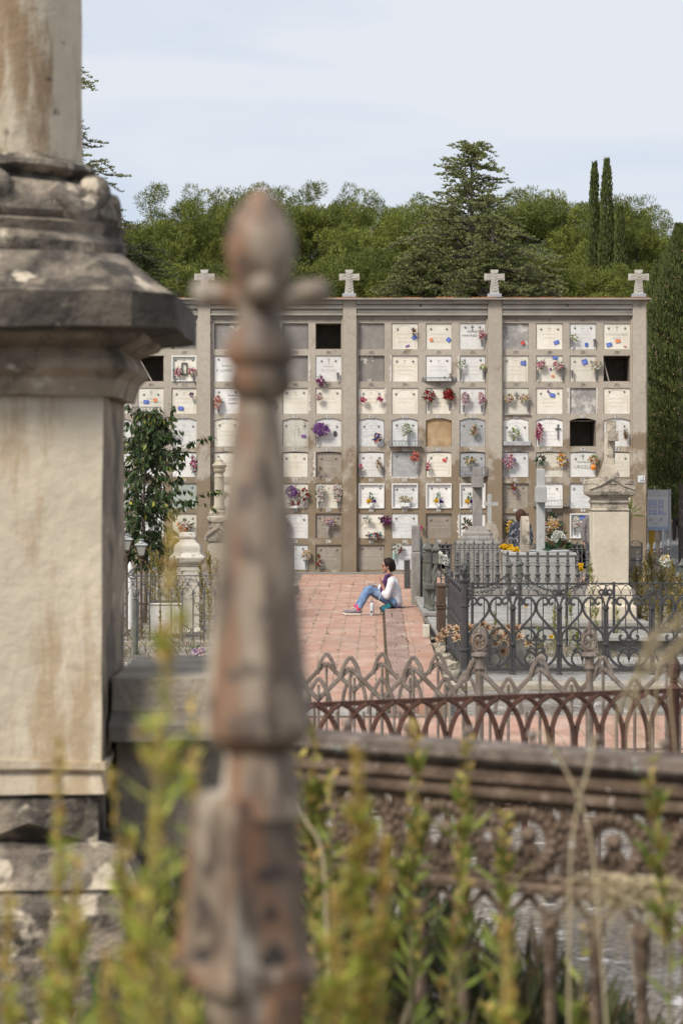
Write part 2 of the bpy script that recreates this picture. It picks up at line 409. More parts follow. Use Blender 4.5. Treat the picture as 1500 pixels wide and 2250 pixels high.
for i, (a, b) in enumerate(PILL):
    m = MB(); m.box(wx(a), wx(b), WD - 0.07, YF - 0.002, 0, wz(660))
    m.box(wx(b) + 0.001, wx(b + 3.2), WD + 0.0, YF - 0.003, 0, wz(700)); m.box(wx(a - 3.2), wx(a) - 0.001, WD + 0.0, YF - 0.003, 0, wz(700)) if i else None
    if i < 4 or True: m.build('pillar', M_REND, wall, bevel=0.008)
m = MB(); m.box(wx(PILL[4][0]), wx(PILL[4][1]), YF + 0.0, WD + 2.6, 0, wz(660)); m.build('end_wall', M_REND, wall)
for bi in range(4):
    a, b = PILL[bi][1], PILL[bi + 1][0]
    m = MB()
    for (y1, y2, pr) in ((660, 669, 0.15), (669.5, 679, 0.10), (679.5, 688, 0.05), (688.5, 694, 0.09), (694.5, 700, 0.0)):
        m.box(wx(a) + 0.003, wx(b) - 0.003, WD - pr + 0.02, WD + 0.068, wz(y2), wz(y1))
    m.build('cornice', M_CORN, wall, bevel=0.012)
m = MB(); m.box(wx(110), wx(1428), WD - 0.22, WD + 2.8, wz(659.5), wz(656.5)); rs = m.build('roof', M_CORN, wall)
m = MB()
x = wx(112)
rng = random.Random(5)
while x < wx(1420):
    L = 0.28; m.box(x, x + L - 0.012, WD - 0.17 + rng.uniform(-.01, .01), WD + 2.7, wz(656.3), wz(654.2) + rng.uniform(-.004, .006)); x += L
m.build('roof_tile', M_TILE, rs)
# stone crosses with chevron carving on the roof
M_CROSS = S('carved_pale_stone', (0.50, 0.47, 0.42), (0.42, 0.39, 0.34), 4, dirt=(0.22, 0.19, 0.15), dsc=6, dlo=0.5, dhi=0.7, dmul=0.6, spots=(0.48, 0.33, 0.10), ssc=7, slo=0.68, shi=0.72)
for cx in (449, 767, 1086, 1403):
    X = wx(cx); Y = WD + 0.12
    m = MB(); m.box(X - .17, X + .17, Y - .15, Y + .15, wz(653), wz(645)); ba = m.build('cross_base', flat('grey_blue_base', (0.36, 0.38, 0.40)), wall, bevel=0.01)
    m = MB(); m.box(X - .172, X + .172, Y - .152, Y + .152, wz(656), wz(653) - 0.002); m.build('base_tile', M_TILE, ba)
    m = MB()
    z0, z1, zc = wz(645), wz(592), wz(608)
    m.prism([(X - .115, z0), (X + .115, z0), (X + .085, zc - .075), (X + .25, zc - .085), (X + .25, zc + .085), (X + .085, zc + .075), (X + .10, z1), (X - .10, z1), (X - .085, zc + .075), (X - .25, zc + .085), (X - .25, zc - .085), (X - .085, zc - .075)], Y - .055, Y + .055)
    for k in range(7):      # raised chevrons
        z = z0 + 0.06 + k * 0.072
        if z > z1 - 0.07: break
        for s in (-1, 1): m.tube([(X, Y - .058, z), (X + s * .085, Y - .058, z + .055)], .016, 4)
    for s in (-1, 1):
        for k in range(2):
            xx = X + s * (.115 + k * .055)
            m.tube([(xx, Y - .058, zc - .06), (xx + s * .035, Y - .058, zc), (xx, Y - .058, zc + .06)], .014, 4)
    m.build('cross', M_CROSS, wall)
# numbers over the niches
COLNUM = {0: [(425, 75), (422, 70), (419, 65)], 1: [(416, 60), (413, 55), (410, 50), (407, 45)], 2: [(404, 40), (401, 35), (398, 30), (395, 25)], 3: [(392, 20), (389, 15), (386, 10), (383, 5)]}
for bi, (bn, cols) in enumerate(BAYS):
    for ci, (a, b) in enumerate(cols):
        if (bi, ci) == (0, 0): continue
        for ri in range(8):
            hi, lo = COLNUM[bi][ci]; n = hi - ri if ri < 3 else lo - (ri - 3)
            if (bi, ci) in ((1, 1),) or (bi == 3 and ri == 7) or (bi == 2 and ci == 3 and ri == 7) or (bi == 0 and ci == 1 and ri > 3): continue
            X = wx((a + b) / 2); Z = wz(ROWS[ri][0] - 7.2)
            if ri == 3: Z = wz(ROWS[ri][0] - 8.5)
            wd = 0.085 if n < 100 else 0.115
            m = MB(); m.box(X - wd / 2 - .012, X + wd / 2 + .012, YF - 0.008, YF - 0.0015, Z - .036, Z + .036)
            pl = m.build('number_plate', M_PLT if ri >= 3 else M_REND, wall)
            text('number', str(n), 0.085, (X, YF - 0.010, Z), M_TEXT, pl, width=wd * 0.86, depth=0.002)

# ---- niche fronts.  type, features
T = {}
def row(r, codes):
    cells = codes.split()
    i = 0
    for bi, (bn, cols) in enumerate(BAYS):
        for ci in range(len(cols)):
            if cells[i] != '.': T[(bi, ci, r)] = cells[i]
            i += 1
row(0, 'x  g  g   g  g  g  O   g  ca c  w    gp c  w  ca')
row(1, 'O  O  cf  w  w  g  wa  g  ca w  w    ca ca c  O')
row(2, 'c  ca ca  w  c  c  c   ca ca c  w    c  c  gp c')
row(3, 'w  w  w   ca b  s  w   v  v  t  m    w  w  O  w')
row(4, 'w  w  w   c  c  c  b   w  m  c  m    v  c  w  c')
row(5, 'w  w  G   c  b  c  c   wf vf wf wf   b  wa v  w')
row(6, 'w  w  c   b  b  wa b   c  v  b  w    b  b  wf w')
row(7, '.  .  .   b  b  v  b   b  v  .  .    .  .  .  .')
LAB = {'g': 'bare grey concrete plug', 'gp': 'concrete plug with torn white plaster', 'G': 'pale green marble front', 't': 'tan unlettered front', 'm': 'grey veined marble front', 's': 'cream marble front with black water streaks'}
SLAB = {}
rng = random.Random(11)
knob_mesh = MB().ball((0, -0.012, 0), 0.026, 8, 5, sy=0.6).mesh('knob', M_STEEL, True)
def engraving(parent, X, Z, w, h, y, arch, cross, mat):
    m = MB(); t = 0.0035
    if arch:
        pts = [(X - w * .40, y, Z - h * .42), (X - w * .40, y, Z + h * .18), (X - w * .3, y, Z + h * .2), (X - w * .28, y, Z + h * .28)] + [(X - w * .28 * math.cos(a), y, Z + h * .28 + h * .14 * math.sin(a)) for a in np.linspace(0.2, math.pi - .2, 9)] + [(X + w * .28, y, Z + h * .28), (X + w * .3, y, Z + h * .2), (X + w * .40, y, Z + h * .18), (X + w * .40, y, Z - h * .42)]
        m.tube(pts, t, 4)
    if cross:
        m.tube([(X, y, Z + h * .18), (X, y, Z + h * .38)], t * 1.3, 4); m.tube([(X - w * .07, y, Z + h * .31), (X + w * .07, y, Z + h * .31)], t * 1.3, 4)
    for k in range(rng.randint(2, 3)):
        zz = Z + h * (.08 - .15 * k); x = X - w * rng.uniform(.2, .34); xe = 2 * X - x
        while x < xe:                                   # worn shallow carving, illegible as in the photo
            l = rng.uniform(.012, .022); m.box(x, x + l * .5, y - .001, y + .003, zz - .014, zz + .014); x += l + rng.uniform(.006, .016)
    return m.build('engraving', mat, parent)
for (bi, ci, r), code in T.items():
    a, b = BAYS[bi][1][ci]; t, bo = ROWS[r]
    x0, x1, z1, z0 = wx(a), wx(b), wz(t), wz(bo); w_, h_ = x1 - x0, z1 - z0; X, Z = (x0 + x1) / 2, (z0 + z1) / 2
    if code == 'O':
        m = MB(); m.box(x0 + .001, x1 - .001, WD + 1.2, WD + 1.21, z0, z1 + .06); m.box(x0 + .0005, x0 + .02, YF + .05, WD + 1.2, z0 + .001, z1 - .001); m.box(x1 - .02, x1 - .0005, YF + .05, WD + 1.2, z0 + .001, z1 - .001)
        m.box(x0 + .02, x1 - .02, YF + .05, WD + 1.2, z0 + .001, z0 + .012); m.box(x0 + .02, x1 - .02, YF + .05, WD + 1.2, z1 - .015, z1 - .002)
        m.build('open_niche', M_INSIDE, wall)['label'] = 'dark open niche without a front'
        continue
    if code == 'x': continue
    ty = code.rstrip('fa'); ty = ty or code
    y = YF + (0.05 if ty in ('g', 'gp', 't', 'b') else 0.028) + rng.uniform(-.006, .010)
    m = MB(); e = 0.004 + rng.uniform(0, .006)
    if r == 3:
        n = 10; pts = [(x0 + e, z0 + .002)] + [(x1 - e, z0 + .002)] + [(x1 - e - (w_ - 2 * e) * k / n, z1 - .004 + (0.062) * math.sin(math.pi * k / n)) for k in range(n + 1)]
        m.prism(pts, y, y + .03)
    elif r in (6,) and ty in ('b', 'c'):
        q = .05; m.prism([(x0 + q, z0 + .002), (x1 - q, z0 + .002), (x1 - e, z0 + q), (x1 - e, z1 - q), (x1 - q, z1 - e), (x0 + q, z1 - e), (x0 + e, z1 - q), (x0 + e, z0 + q)], y, y + .03)
        m.box(x0 + .0005, x1 - .0005, y + .005, y + .04, z0 + .001, z1 - .001)
    else:
        m.box(x0 + e, x1 - e, y, y + .03, z0 + .002, z1 - e)
    s = m.build('niche_front', SLABM[ty], wall)
    if ty in LAB: s['label'] = LAB[ty]
    SLAB[(bi, ci, r)] = s; s_y = y
    if 'f' in code:
        m = MB(); q = .035
        for (xa, xb, za, zb_) in ((x0, x1, z0, z0 + q), (x0, x1, z1 - q, z1), (x0, x0 + q, z0 + q, z1 - q), (x1 - q, x1, z0 + q, z1 - q)):
            m.box(xa + .002, xb - .002, YF - .03, y - .001, za + .001, zb_ - .001)
        m.build('frame', M_FRAME, s)
    if ty not in ('g', 'gp', 't'):
        kz = z1 - h_ * rng.uniform(.14, .26); kx = w_ * rng.uniform(.27, .36)
        for sx in (-1, 1):
            k = mkobj('knob', knob_mesh, s); k.location = (X + sx * kx - OFF[s.name][0], y - OFF[s.name][1], kz + (r == 3) * 0.0)
        if (bi, ci, r) not in ((2, 3, 0), (3, 3, 0), (1, 3, 1), (2, 1, 4), (3, 2, 4), (0, 2, 5), (1, 0, 2), (0, 1, 2), (1, 0, 1)):
            engraving(s, X, Z, w_, h_, y - .0015, 'a' in code or rng.random() < .25, rng.random() < .6, M_GOLD if ty == 'c' else M_TEXT2)
M_PLAS = S('crumbling_plaster', (0.62, 0.58, 0.52), (0.54, 0.50, 0.44), 6, bump=.6)
for (k, side) in (((2, 1, 1), 'L'), ((2, 2, 2), 'R'), ((2, 0, 2), 'R'), ((2, 0, 1), 'L'), ((2, 3, 1), 'L'), ((1, 3, 4), 'L'), ((1, 2, 2), 'R'), ((0, 2, 3), 'B'), ((2, 1, 4), 'L'), ((2, 1, 4), 'R'), ((2, 1, 4), 'B'), ((2, 3, 6), 'L'), ((3, 2, 2), 'R'), ((3, 2, 2), 'L'), ((1, 2, 1), 'R'), ((1, 0, 0), 'L')):
    bi, ci, r = k; a, b = BAYS[bi][1][ci]; t, bo = ROWS[r]; x0, x1, z1, z0 = wx(a), wx(b), wz(t), wz(bo); n = 14; m = MB()
    if side == 'B': pts = [(x0, z0 + .004)] + [(x0 + (x1 - x0) * q / n, z0 - rng.uniform(.015, .055)) for q in range(n + 1)] + [(x1, z0 + .004)]
    elif side == 'L': pts = [(x0 + .003, z1)] + [(x0 - rng.uniform(.01, .075), z1 - (z1 - z0) * q / n) for q in range(n + 1)] + [(x0 + .003, z0)]
    else: pts = [(x1 - .003, z0)] + [(x1 + rng.uniform(.01, .07), z0 + (z1 - z0) * q / n) for q in range(n + 1)] + [(x1 - .003, z1)]
    m.prism(pts, YF - .006, YF + .02); m.build('plaster_patch', M_PLAS, SLAB.get(k, wall))
def stext(k, rows, mat, cross=True):
    s = SLAB[k]; bi, ci, r = k; a, b = BAYS[bi][1][ci]; t, bo = ROWS[r]; X = wx((a + b) / 2); w_ = wx(b) - wx(a)
    y = YF + .020
    y = min(v.co.y for v in s.data.vertices) + OFF[s.name][1] + .0025
    for (st, dz, sz, wdt, dx) in rows:
        text('inscription', st, sz, (X + dx * w_, y - 0.004, wz(t + (bo - t) * dz)), mat, s, width=wdt * w_, depth=.004)
    if cross:
        m = MB(); zc = wz(t + (bo - t) * .17)
        m.box(X - .008, X + .008, y - .012, y + .01, zc - .07, zc + .06); m.box(X - .038, X - .009, y - .012, y + .01, zc + .01, zc + .026); m.box(X + .009, X + .038, y - .012, y + .01, zc + .01, zc + .026)
        m.build('emblem', mat, s)
stext((2, 3, 0), [('FAMILIA', .32, .075, .40, 0), ('MARTINEZ-', .48, .075, .60, -.1)], M_TEXT)
stext((3, 3, 0), [('M. PELIGROS PEREZ', .44, .08, .80, 0), ('MUÑOZ', .58, .08, .30, 0)], M_TEXT2)
stext((1, 3, 1), [('FAMILIA', .42, .07, .42, 0), ('ROSEL', .58, .11, .6, .03)], M_TEXT2)
stext((2, 1, 4), [('FAMILIA', .26, .06, .36, 0), ('GUAL', .46, .095, .46, 0), ('REBULL', .72, .095, .5, 0)], M_TEXT2, False)
stext((3, 2, 4), [('FAMILIA', .40, .07, .45, 0.02), ('URGELL', .60, .12, .66, .0)], M_GRN)
stext((0, 2, 5), [('FAMILIA', .36, .07, .35, .1), ('GOLOBARDES', .52, .08, .60, .1), ('COLOMER', .68, .08, .44, .1)], M_TEXT2, False)
stext((1, 0, 2), [('FAMILIA', .30, .06, .36, .22), ('LOPEZ', .45, .08, .34, .22), ('VALERO', .60, .08, .40, .22)], M_TEXT, False)
stext((0, 1, 2), [('FAMILIA', .42, .06, .36, 0), ('HUMBERT-OLMOS', .56, .08, .82, 0)], M_TEXT2)
stext((1, 0, 1), [('FAMILIA', .40, .06, .4, 0), ('P. LOPEZ', .58, .09, .6, -.1)], M_GRN, False)
for k in ((3, 1, 4),):
    text('inscription', 'TARRAGO', .11, (wx(1211), YF + .016, wz(1028)), M_GOLD, SLAB[k], width=.48, depth=.012)
# paper notices taped to the fronts
NOTE = {'blue': flat('blue_paper', (0.06, 0.13, 0.50)), 'orange': flat('orange_paper', (0.72, 0.24, 0.09)), 'red': flat('red_paper', (0.6, 0.06, 0.05)), 'purple': flat('purple_paper', (0.20, 0.07, 0.28))}
NOTES = [(2, 1, 0, 910, 741, 11, 8, 30, 'blue'), (2, 1, 0, 895, 760, 9, 4, 20, 'purple'), (2, 2, 0, 947, 746, 7, 7, 5, 'orange'), (2, 2, 0, 985, 746, 9, 9, 45, 'blue'), (3, 0, 0, 1148, 753, 7, 8, -12, 'red'),
 (3, 1, 0, 1222, 752, 12, 8, 20, 'blue'), (3, 2, 0, 1288, 757, 7, 8, 0, 'blue'), (3, 3, 0, 1338, 757, 12, 8, 15, 'blue'), (3, 3, 0, 1357, 749, 11, 7, 5, 'orange'), (3, 3, 0, 1373, 761, 6, 2, -8, 'red'),
 (3, 0, 1, 1149, 798, 12, 8, -18, 'blue'), (3, 1, 1, 1219, 786, 12, 6, -10, 'blue'), (3, 1, 1, 1209, 811, 4, 6, 10, 'purple'), (3, 1, 1, 1214, 826, 6, 5, 30, 'orange'), (3, 2, 1, 1284, 795, 12, 11, 20, 'blue'),
 (3, 1, 2, 1213, 868, 12, 8, -8, 'blue'), (3, 1, 2, 1204, 860, 5, 5, 30, 'purple'), (1, 2, 3, 667, 958, 10, 6, 0, 'purple'), (2, 2, 4, 976, 1011, 9, 6, -25, 'red'), (0, 1, 2, 321, 883, 12, 8, -5, 'blue'), (0, 1, 2, 341, 879, 8, 8, 10, 'orange'),
 (0, 2, 2, 397, 897, 12, 8, -3, 'blue'), (3, 2, 6, 1279, 1138, 12, 9, -8, 'blue')]
for (bi, ci, r, px, py, w_, h_, an, c) in NOTES:
    m = MB(); Rm = Matrix.Rotation(-R(an), 3, 'Y'); ww, hh = w_ / WP, h_ / WP
    m.cbox((wx(px), YF + .012, wz(py)), ww, .003, hh, Rm)
    nn = m.build('notice', NOTE[c], SLAB[(bi, ci, r)])
    if c == 'blue' and w_ > 8:
        m = MB()
        for q in (-.2, .12): m.cbox(Vector((wx(px), YF + .0095, wz(py))) + Rm @ Vector((-.1 * ww, 0, q * hh)), ww * .55, .001, hh * .10, Rm)
        i0 = MB()
        for v in m.v: pass
        m.build('notice', flat('pale_print', (0.35, 0.40, 0.65)), SLAB[(bi, ci, r)])
# loose boards inside two open niches, plaster crumbs
def simple(name, mb, mat, label, cat, group=None, smooth=False, bevel=0, loc=None):
    if loc is None:
        n = len(mb.v); c = [sum(v[i] for v in mb.v) / n for i in range(2)]; loc = (c[0], c[1], min(v[2] for v in mb.v))
    me = mb.mesh(name, mat, smooth, Vector(loc), R(40)); o = mkobj(name, me); o.location = loc; OFF[o.name] = Vector(loc)
    if bevel:
        b = o.modifiers.new('bevel', 'BEVEL'); b.width = bevel; b.segments = 2; b.limit_method = 'ANGLE'; b.angle_limit = R(35)
    return tag(o, label, cat, group)
M_PLANK = S('grey_board', (0.36, 0.32, 0.27), None, 8)
simple('board', MB().tube([(wx(1326.5), YF + .12, wz(792)), (wx(1338), YF + .10, wz(837))], .022, 4), M_PLANK, 'pale board leaning inside the open niche at the right end of the wall', 'board')
simple('board', MB().tube([(wx(304.5), YF + .12, wz(786)), (wx(333), YF + .10, wz(837))], .025, 4), M_PLANK, 'grey board leaning inside the open niche near the big stone monument', 'board')
# plaque and pipe holes
m = MB(); m.box(wx(1399), wx(1415), WD - .085, WD - .0705, wz(1060), wz(1045)); pq = m.build('plaque', flat('white_plaque', (0.62, 0.66, 0.66), 0.4), wall)
text('number', '1', .06, (wx(1411), WD - .087, wz(1050)), M_TEXT, pq, width=.02, depth=.003); text('number', '608', .07, (wx(1409), WD - .087, wz(1056)), M_TEXT, pq, width=.10, depth=.003)
for px in (923, 1245): MB().lathe([(.03, 0), (.03, .004)], (0, 0, 0), 10).xf(Matrix.Translation((wx(px), WD - .082, wz(672))) @ Matrix.Rotation(R(90), 4, 'X')).build('drain_hole', M_TEXT, wall)
# small iron racks and shelves on the fronts
def rack(px, py, w_, h_, label, style):
    t = thing('flower_rack', label, 'rack', (wx(px), YF, wz(py + h_ / 2)), 'flower racks on the niche wall')
    x0, x1, z0, z1 = wx(px - w_ / 2), wx(px + w_ / 2), wz(py + h_ / 2), wz(py - h_ / 2); y0 = YF - .15; y1 = YF - .004
    if style == 'tray':
        m = MB(); pts = [(x0 + (x1 - x0) * k / 12, y1 - .12 * math.sin(math.pi * k / 12) - .01) for k in range(13)]
        m.zprism([(x0, y1)] + pts[1:-1] + [(x1, y1)], z0, z0 + .012); m.build('shelf', M_STEEL, t)
        m = MB(); m.tube([(p[0], p[1], z1) for p in pts], .010, 5); m.tube([(p[0], p[1], z1 - .03) for p in pts], .006, 5); m.build('rail', M_STEEL, t)
        [MB().tube([(p[0], p[1], z0), (p[0], p[1], z1)], .005, 4).build('upright', M_STEEL, t) for p in pts[::3]]; return
    mt = M_STEEL if style in ('scroll', 'wire', 'fret') else M_TEXT
    m = MB(); m.box(x0, x1, y0, y1, z0, z0 + .018); m.build('shelf', mt, t)
    m = MB(); m.tube([(x0, y1, z1), (x0, y0, z1), (x1, y0, z1), (x1, y1, z1)], .008, 4); m.tube([(x0, y0, z0 + .02), (x0, y0, z1)], .009, 4); m.tube([(x1, y0, z0 + .02), (x1, y0, z1)], .009, 4); m.build('rail', mt, t)
    m = MB(); n = max(3, int(w_ / 7))
    for k in range(n):
        xa = x0 + (x1 - x0) * (k + .5) / n; hh = (z1 - z0) * .38; zc = (z0 + z1) / 2 + .01
        if style == 'scroll' or style == 'arch': m.tube([(xa + hh * math.cos(q), y0, zc + hh * math.sin(q)) for q in np.linspace(0, 2 * math.pi, 11)], .006, 4)
        elif style == 'fret':
            m.tube([(xa - hh, y0, zc - hh), (xa + hh, y0, zc - hh), (xa + hh, y0, zc + hh), (xa - hh, y0, zc + hh), (xa - hh, y0, zc - hh)], .006, 4); m.tube([(xa - hh * .5, y0, zc), (xa + hh * .5, y0, zc)], .006, 4)
        else: m.tube([(xa, y0, z0), (xa, y0, z1)], .005, 4)
    m.build('grille', mt, t)
rack(965, 834, 76, 8, 'curved steel tray rack under a white niche front, row two of the middle bay', 'tray')
rack(890, 975, 72, 13, 'scrolled iron rack under the white bouquet, row four of the middle bay', 'scroll')
rack(1040, 1036, 58, 20, 'grey fretted rack beside the tall stone cross, row five of the middle bay', 'fret')
rack(1210, 1106, 78, 14, 'white wire rack behind the thin grey cross, row six of the right bay', 'wire')
rack(323, 902, 62, 15, 'dark iron rack with a circle pattern, row three of the far left bay', 'arch')
simple('stone_shelf', MB().box(wx(1105), wx(1165), YF - .12, YF - .003, wz(979), wz(970)), SLABM['m'], 'speckled grey stone shelf under white flowers, row four of the right bay', 'shelf', bevel=.006)
simple('stone_shelf', MB().box(wx(1107), wx(1165), YF - .05, YF - .003, wz(912), wz(909)), M_CORN, 'thin brown stone ledge under cream roses, row three of the right bay', 'shelf')
simple('statuette', MB().ball((wx(988.5), YF - .06, wz(822)), .03, 8, 6).ball((wx(988.5), YF - .06, wz(827)), .035, 8, 6, sz=1.3).ball((wx(976), YF - .06, wz(829)), .025, 8, 6, sz=1.4), SLABM['b'], 'small grey figurine standing in the curved steel tray', 'figurine', smooth=True)
# ================================================================== bouquets on the niche fronts
PET = {'pink': [(0.62, 0.22, 0.30), (0.72, 0.36, 0.42)], 'hot': [(0.58, 0.08, 0.22), (0.70, 0.16, 0.32)], 'white': [(0.78, 0.77, 0.70), (0.70, 0.72, 0.66)], 'cream': [(0.72, 0.62, 0.42), (0.66, 0.52, 0.34)],
 'red': [(0.33, 0.02, 0.025), (0.45, 0.05, 0.05)], 'purple': [(0.26, 0.10, 0.34), (0.40, 0.20, 0.46)], 'violet': [(0.08, 0.02, 0.20), (0.13, 0.04, 0.28)], 'magenta': [(0.30, 0.04, 0.16), (0.46, 0.12, 0.28)], 'yellow': [(0.80, 0.50, 0.02), (0.85, 0.60, 0.05)],
 'orange': [(0.80, 0.24, 0.03), (0.75, 0.32, 0.08)], 'coral': [(0.66, 0.22, 0.18), (0.72, 0.32, 0.26)], 'peach': [(0.75, 0.42, 0.24), (0.78, 0.52, 0.36)], 'palepink': [(0.74, 0.52, 0.50), (0.72, 0.60, 0.56)], 'lilac': [(0.48, 0.36, 0.50), (0.60, 0.48, 0.58)],
 'dried': [(0.26, 0.16, 0.08), (0.34, 0.24, 0.13)], 'teal': [(0.03, 0.30, 0.36), (0.05, 0.4, 0.45)], 'blue': [(0.05, 0.09, 0.40), (0.1, 0.15, 0.5)], 'lime': [(0.38, 0.48, 0.10), (0.45, 0.52, 0.2)], 'dpurple': [(0.10, 0.04, 0.09), (0.2, 0.08, 0.16)]}
def petm(c): return FOL('petals_' + c, PET[c], trans=0.15, objrand=0)
M_LEAFB = FOL('bouquet_leaves', [(0.03, 0.09, 0.025), (0.06, 0.14, 0.04), (0.10, 0.18, 0.06)], trans=0.15)
M_LEAFD = FOL('magnolia_leaves', [(0.02, 0.05, 0.02), (0.03, 0.07, 0.03), (0.12, 0.06, 0.03)], trans=0.05, rough=0.35)
M_LEAFDRY = FOL('dried_leaves', [(0.14, 0.12, 0.08), (0.2, 0.15, 0.09)], trans=0.1)
vase_mesh = {}
def vase_mb(x, y, z, h=0.17, r=0.035):
    m = MB(); m.lathe([(r * .42, 0), (r * .5, h * .1), (r * .8, h * .7), (r, h), (r * 1.05, h + .004), (r * .85, h - .004)], (x, y, z), 10); return m
BI = {'far left': 0, 'left': 1, 'middle': 2, 'right': 3}
def blooms(parent, C, rad, cols, rng, n=None, petal=0.036, face=(0, -1, 0.25)):
    """C: list of bloom centres; each bloom is a rosette of petals; one mesh per colour"""
    face = np.array(face, float); face /= np.linalg.norm(face)
    by = {}
    for i, c in enumerate(C): by.setdefault(cols[rng.integers(len(cols))] if not isinstance(cols, dict) else cols[i], []).append(c)
    for col, cs in by.items():
        Pp, D, U, L, W = [], [], [], [], []
        for c in cs:
            k = 11; ax = face + rng.normal(size=3) * .35; ax /= np.linalg.norm(ax)
            t1 = np.cross(ax, [0.3, 0.2, 1]); t1 /= np.linalg.norm(t1); t2 = np.cross(ax, t1)
            for j in range(k):
                a = 2.4 * j + rng.uniform(0, .4); tilt = 0.25 + 1.0 * (j / k)
                d = (t1 * math.cos(a) + t2 * math.sin(a)) * math.sin(tilt) + ax * math.cos(tilt)
                Pp.append(np.array(c)); D.append(d); U.append(np.cross(ax, d) + 1e-3); L.append(petal * rng.uniform(.8, 1.25)); W.append(petal * 1.05)
        leaves('blossom', Pp, D, U, L, W, petm(col), parent)
_bn = [0]
def bouquet(desc, bay, r, c, px, py, w_, h_, cols, vase=None, leaf=None, nl=26, dens=1.0, petal=0.036, y=None, dist=None, group='bouquets on the niche wall', label=None, extra=None):
    _bn[0] += 1; rng = np.random.default_rng(_bn[0] * 7 + 3)
    dd = dist or WD; pp = F / dd; yy = y if y is not None else (YF - .05 if dist is None else dist)
    X = (px - 750) / pp; Z = EYE - (py - 1041) / pp; W_, H_ = w_ / pp, h_ / pp
    if label is None:
        ords = ['one', 'two', 'three', 'four', 'five', 'six', 'seven', 'eight']
        label = f"{desc}, row {ords[r]} niche {ords[c]}, {bay} bay"
    zb = Z - H_ / 2
    t = thing('flower_bouquet', label, 'bouquet', (X, yy, zb), group)
    n = max(5, int(dens * W_ * H_ / 0.0017)); nl = int(nl * 1.25); C = []
    for _ in range(n):
        a = rng.uniform(0, 2 * math.pi); q = math.sqrt(rng.uniform(0, 1)) * .86
        C.append((X + q * math.cos(a) * W_ / 2, yy - rng.uniform(.0, .09) * (1 - q * .6), Z + q * math.sin(a) * H_ / 2))
    blooms(t, C, 0, cols, rng, petal=petal)
    if nl:
        a = rng.uniform(0, 2 * math.pi, nl); q = rng.uniform(.2, 1.0, nl)
        Pp = np.stack([X + q * np.cos(a) * W_ / 2 * .9, yy + rng.uniform(-.03, .03, nl), Z + q * np.sin(a) * H_ / 2 * .9], 1)
        D = np.stack([np.cos(a), rng.uniform(-.6, .1, nl), np.sin(a) + .15], 1)
        LL = (.065 if leaf != 'mag' else .13); leaves('foliage', Pp, D, rdir(rng, nl), LL * rng.uniform(.7, 1.3, nl), LL * .42, {'mag': M_LEAFD, 'dry': M_LEAFDRY, None: M_LEAFB}[leaf], t)
    if vase:
        vx, vy = vase[0], vase[1]; hh = vase[2] if len(vase) > 2 else 18; kind = vase[3] if len(vase) > 3 else 'steel'
        VX = (vx - 750) / pp; VZ = EYE - (vy - 1041) / pp; H = hh / pp
        if kind == 'box': MB().box(VX - W_ * .28, VX + W_ * .28, yy - .05, yy + .05, VZ - H / 2, VZ + H / 2).build('planter_box', M_FRAME, t, bevel=.005)
        elif kind == 'cone': 
            m = MB(); m.lathe([(.012, 0), (.05, H * .55), (.07, H)], (VX, yy, VZ - H / 2), 7); m.build('wrapping', flat('foil', (0.55, 0.56, 0.58), 0.25, 0.6), t)
        elif kind == 'green': MB().lathe([(.012, 0), (.04, H)], (VX, yy, VZ - H / 2), 7).build('wrapping', flat('pale_green_paper', (0.25, 0.45, 0.36)), t)
        elif kind == 'pot': MB().lathe([(.035, 0), (.045, H)], (VX, yy, VZ - H / 2), 10).build('pot', M_FRAME, t, smooth=True)
        elif kind == 'stem': MB().tube([(X, yy, Z), (VX, yy, VZ)], .006, 5).build('stem', M_LEAFB, t)
        elif kind == 'bow': MB().ball((VX, yy - .03, VZ), .06, 9, 6, sx=1.3, sy=.6).ball((VX, yy - .03, VZ - .04), .045, 9, 6, sx=1.2, sy=.5).build('bow', petm('orange'), t, smooth=True)
        else: vase_mb(VX, yy + .005, VZ - H / 2, H).build('vase', M_STEEL, t, smooth=True)
    return t
B = bouquet
B('dusty pink blooms left of the niche frame emblem', 'far left', 1, 2, 392, 817, 20, 17, ['pink', 'palepink', 'magenta'], (384, 833, 14))
B('dusty pink blooms right of the niche frame emblem', 'far left', 1, 2, 422, 817, 19, 17, ['pink', 'palepink'], (426, 833, 14))
B('single dark purple stem hanging', 'far left', 2, 2, 421, 868, 9, 16, ['dpurple', 'lilac'], (430, 888, 10, 'stem'), nl=8)
B('small white flowers in a steel vase', 'far left', 3, 2, 383, 950, 16, 14, ['white'], (377, 968, 22), nl=14)
B('white and magenta hanging spray', 'far left', 4, 2, 425, 1020, 17, 42, ['white', 'magenta', 'hot', 'white'], None)
B('orange and white fan with pointed leaves', 'far left', 6, 2, 404, 1157, 32, 30, ['peach', 'white', 'white', 'orange'], None, 'mag', nl=16)
B('blush roses with an orange bloom in a vase', 'left', 2, 0, 479, 884, 20, 34, ['palepink', 'palepink', 'peach', 'coral'], (480, 903, 12))
B('dark dried flowers in a steel vase', 'left', 2, 1, 598, 885, 8, 26, ['dried'], (597, 902, 14), 'dry')
B('purple flower mass left of red and white ones', 'left', 5, 2, 640, 1080, 32, 28, ['purple'], None)
B('red and white bunch right of the purple mass', 'left', 5, 2, 667, 1087, 24, 32, ['white', 'red', 'white'], (666, 1108, 14, 'cone'))
B('low red and white arrangement in a white box', 'left', 5, 2, 646, 1106, 26, 11, ['red', 'white', 'red'], (646, 1114, 6, 'box'))
B('pink posy hanging half outside the white relief front', 'left', 6, 2, 627, 1156, 19, 38, ['pink', 'palepink', 'lilac', 'pink'], None)
B('blush and cream posy in a steel vase', 'left', 7, 2, 673, 1220, 22, 24, ['palepink', 'cream', 'white', 'peach'], (672, 1241, 20))
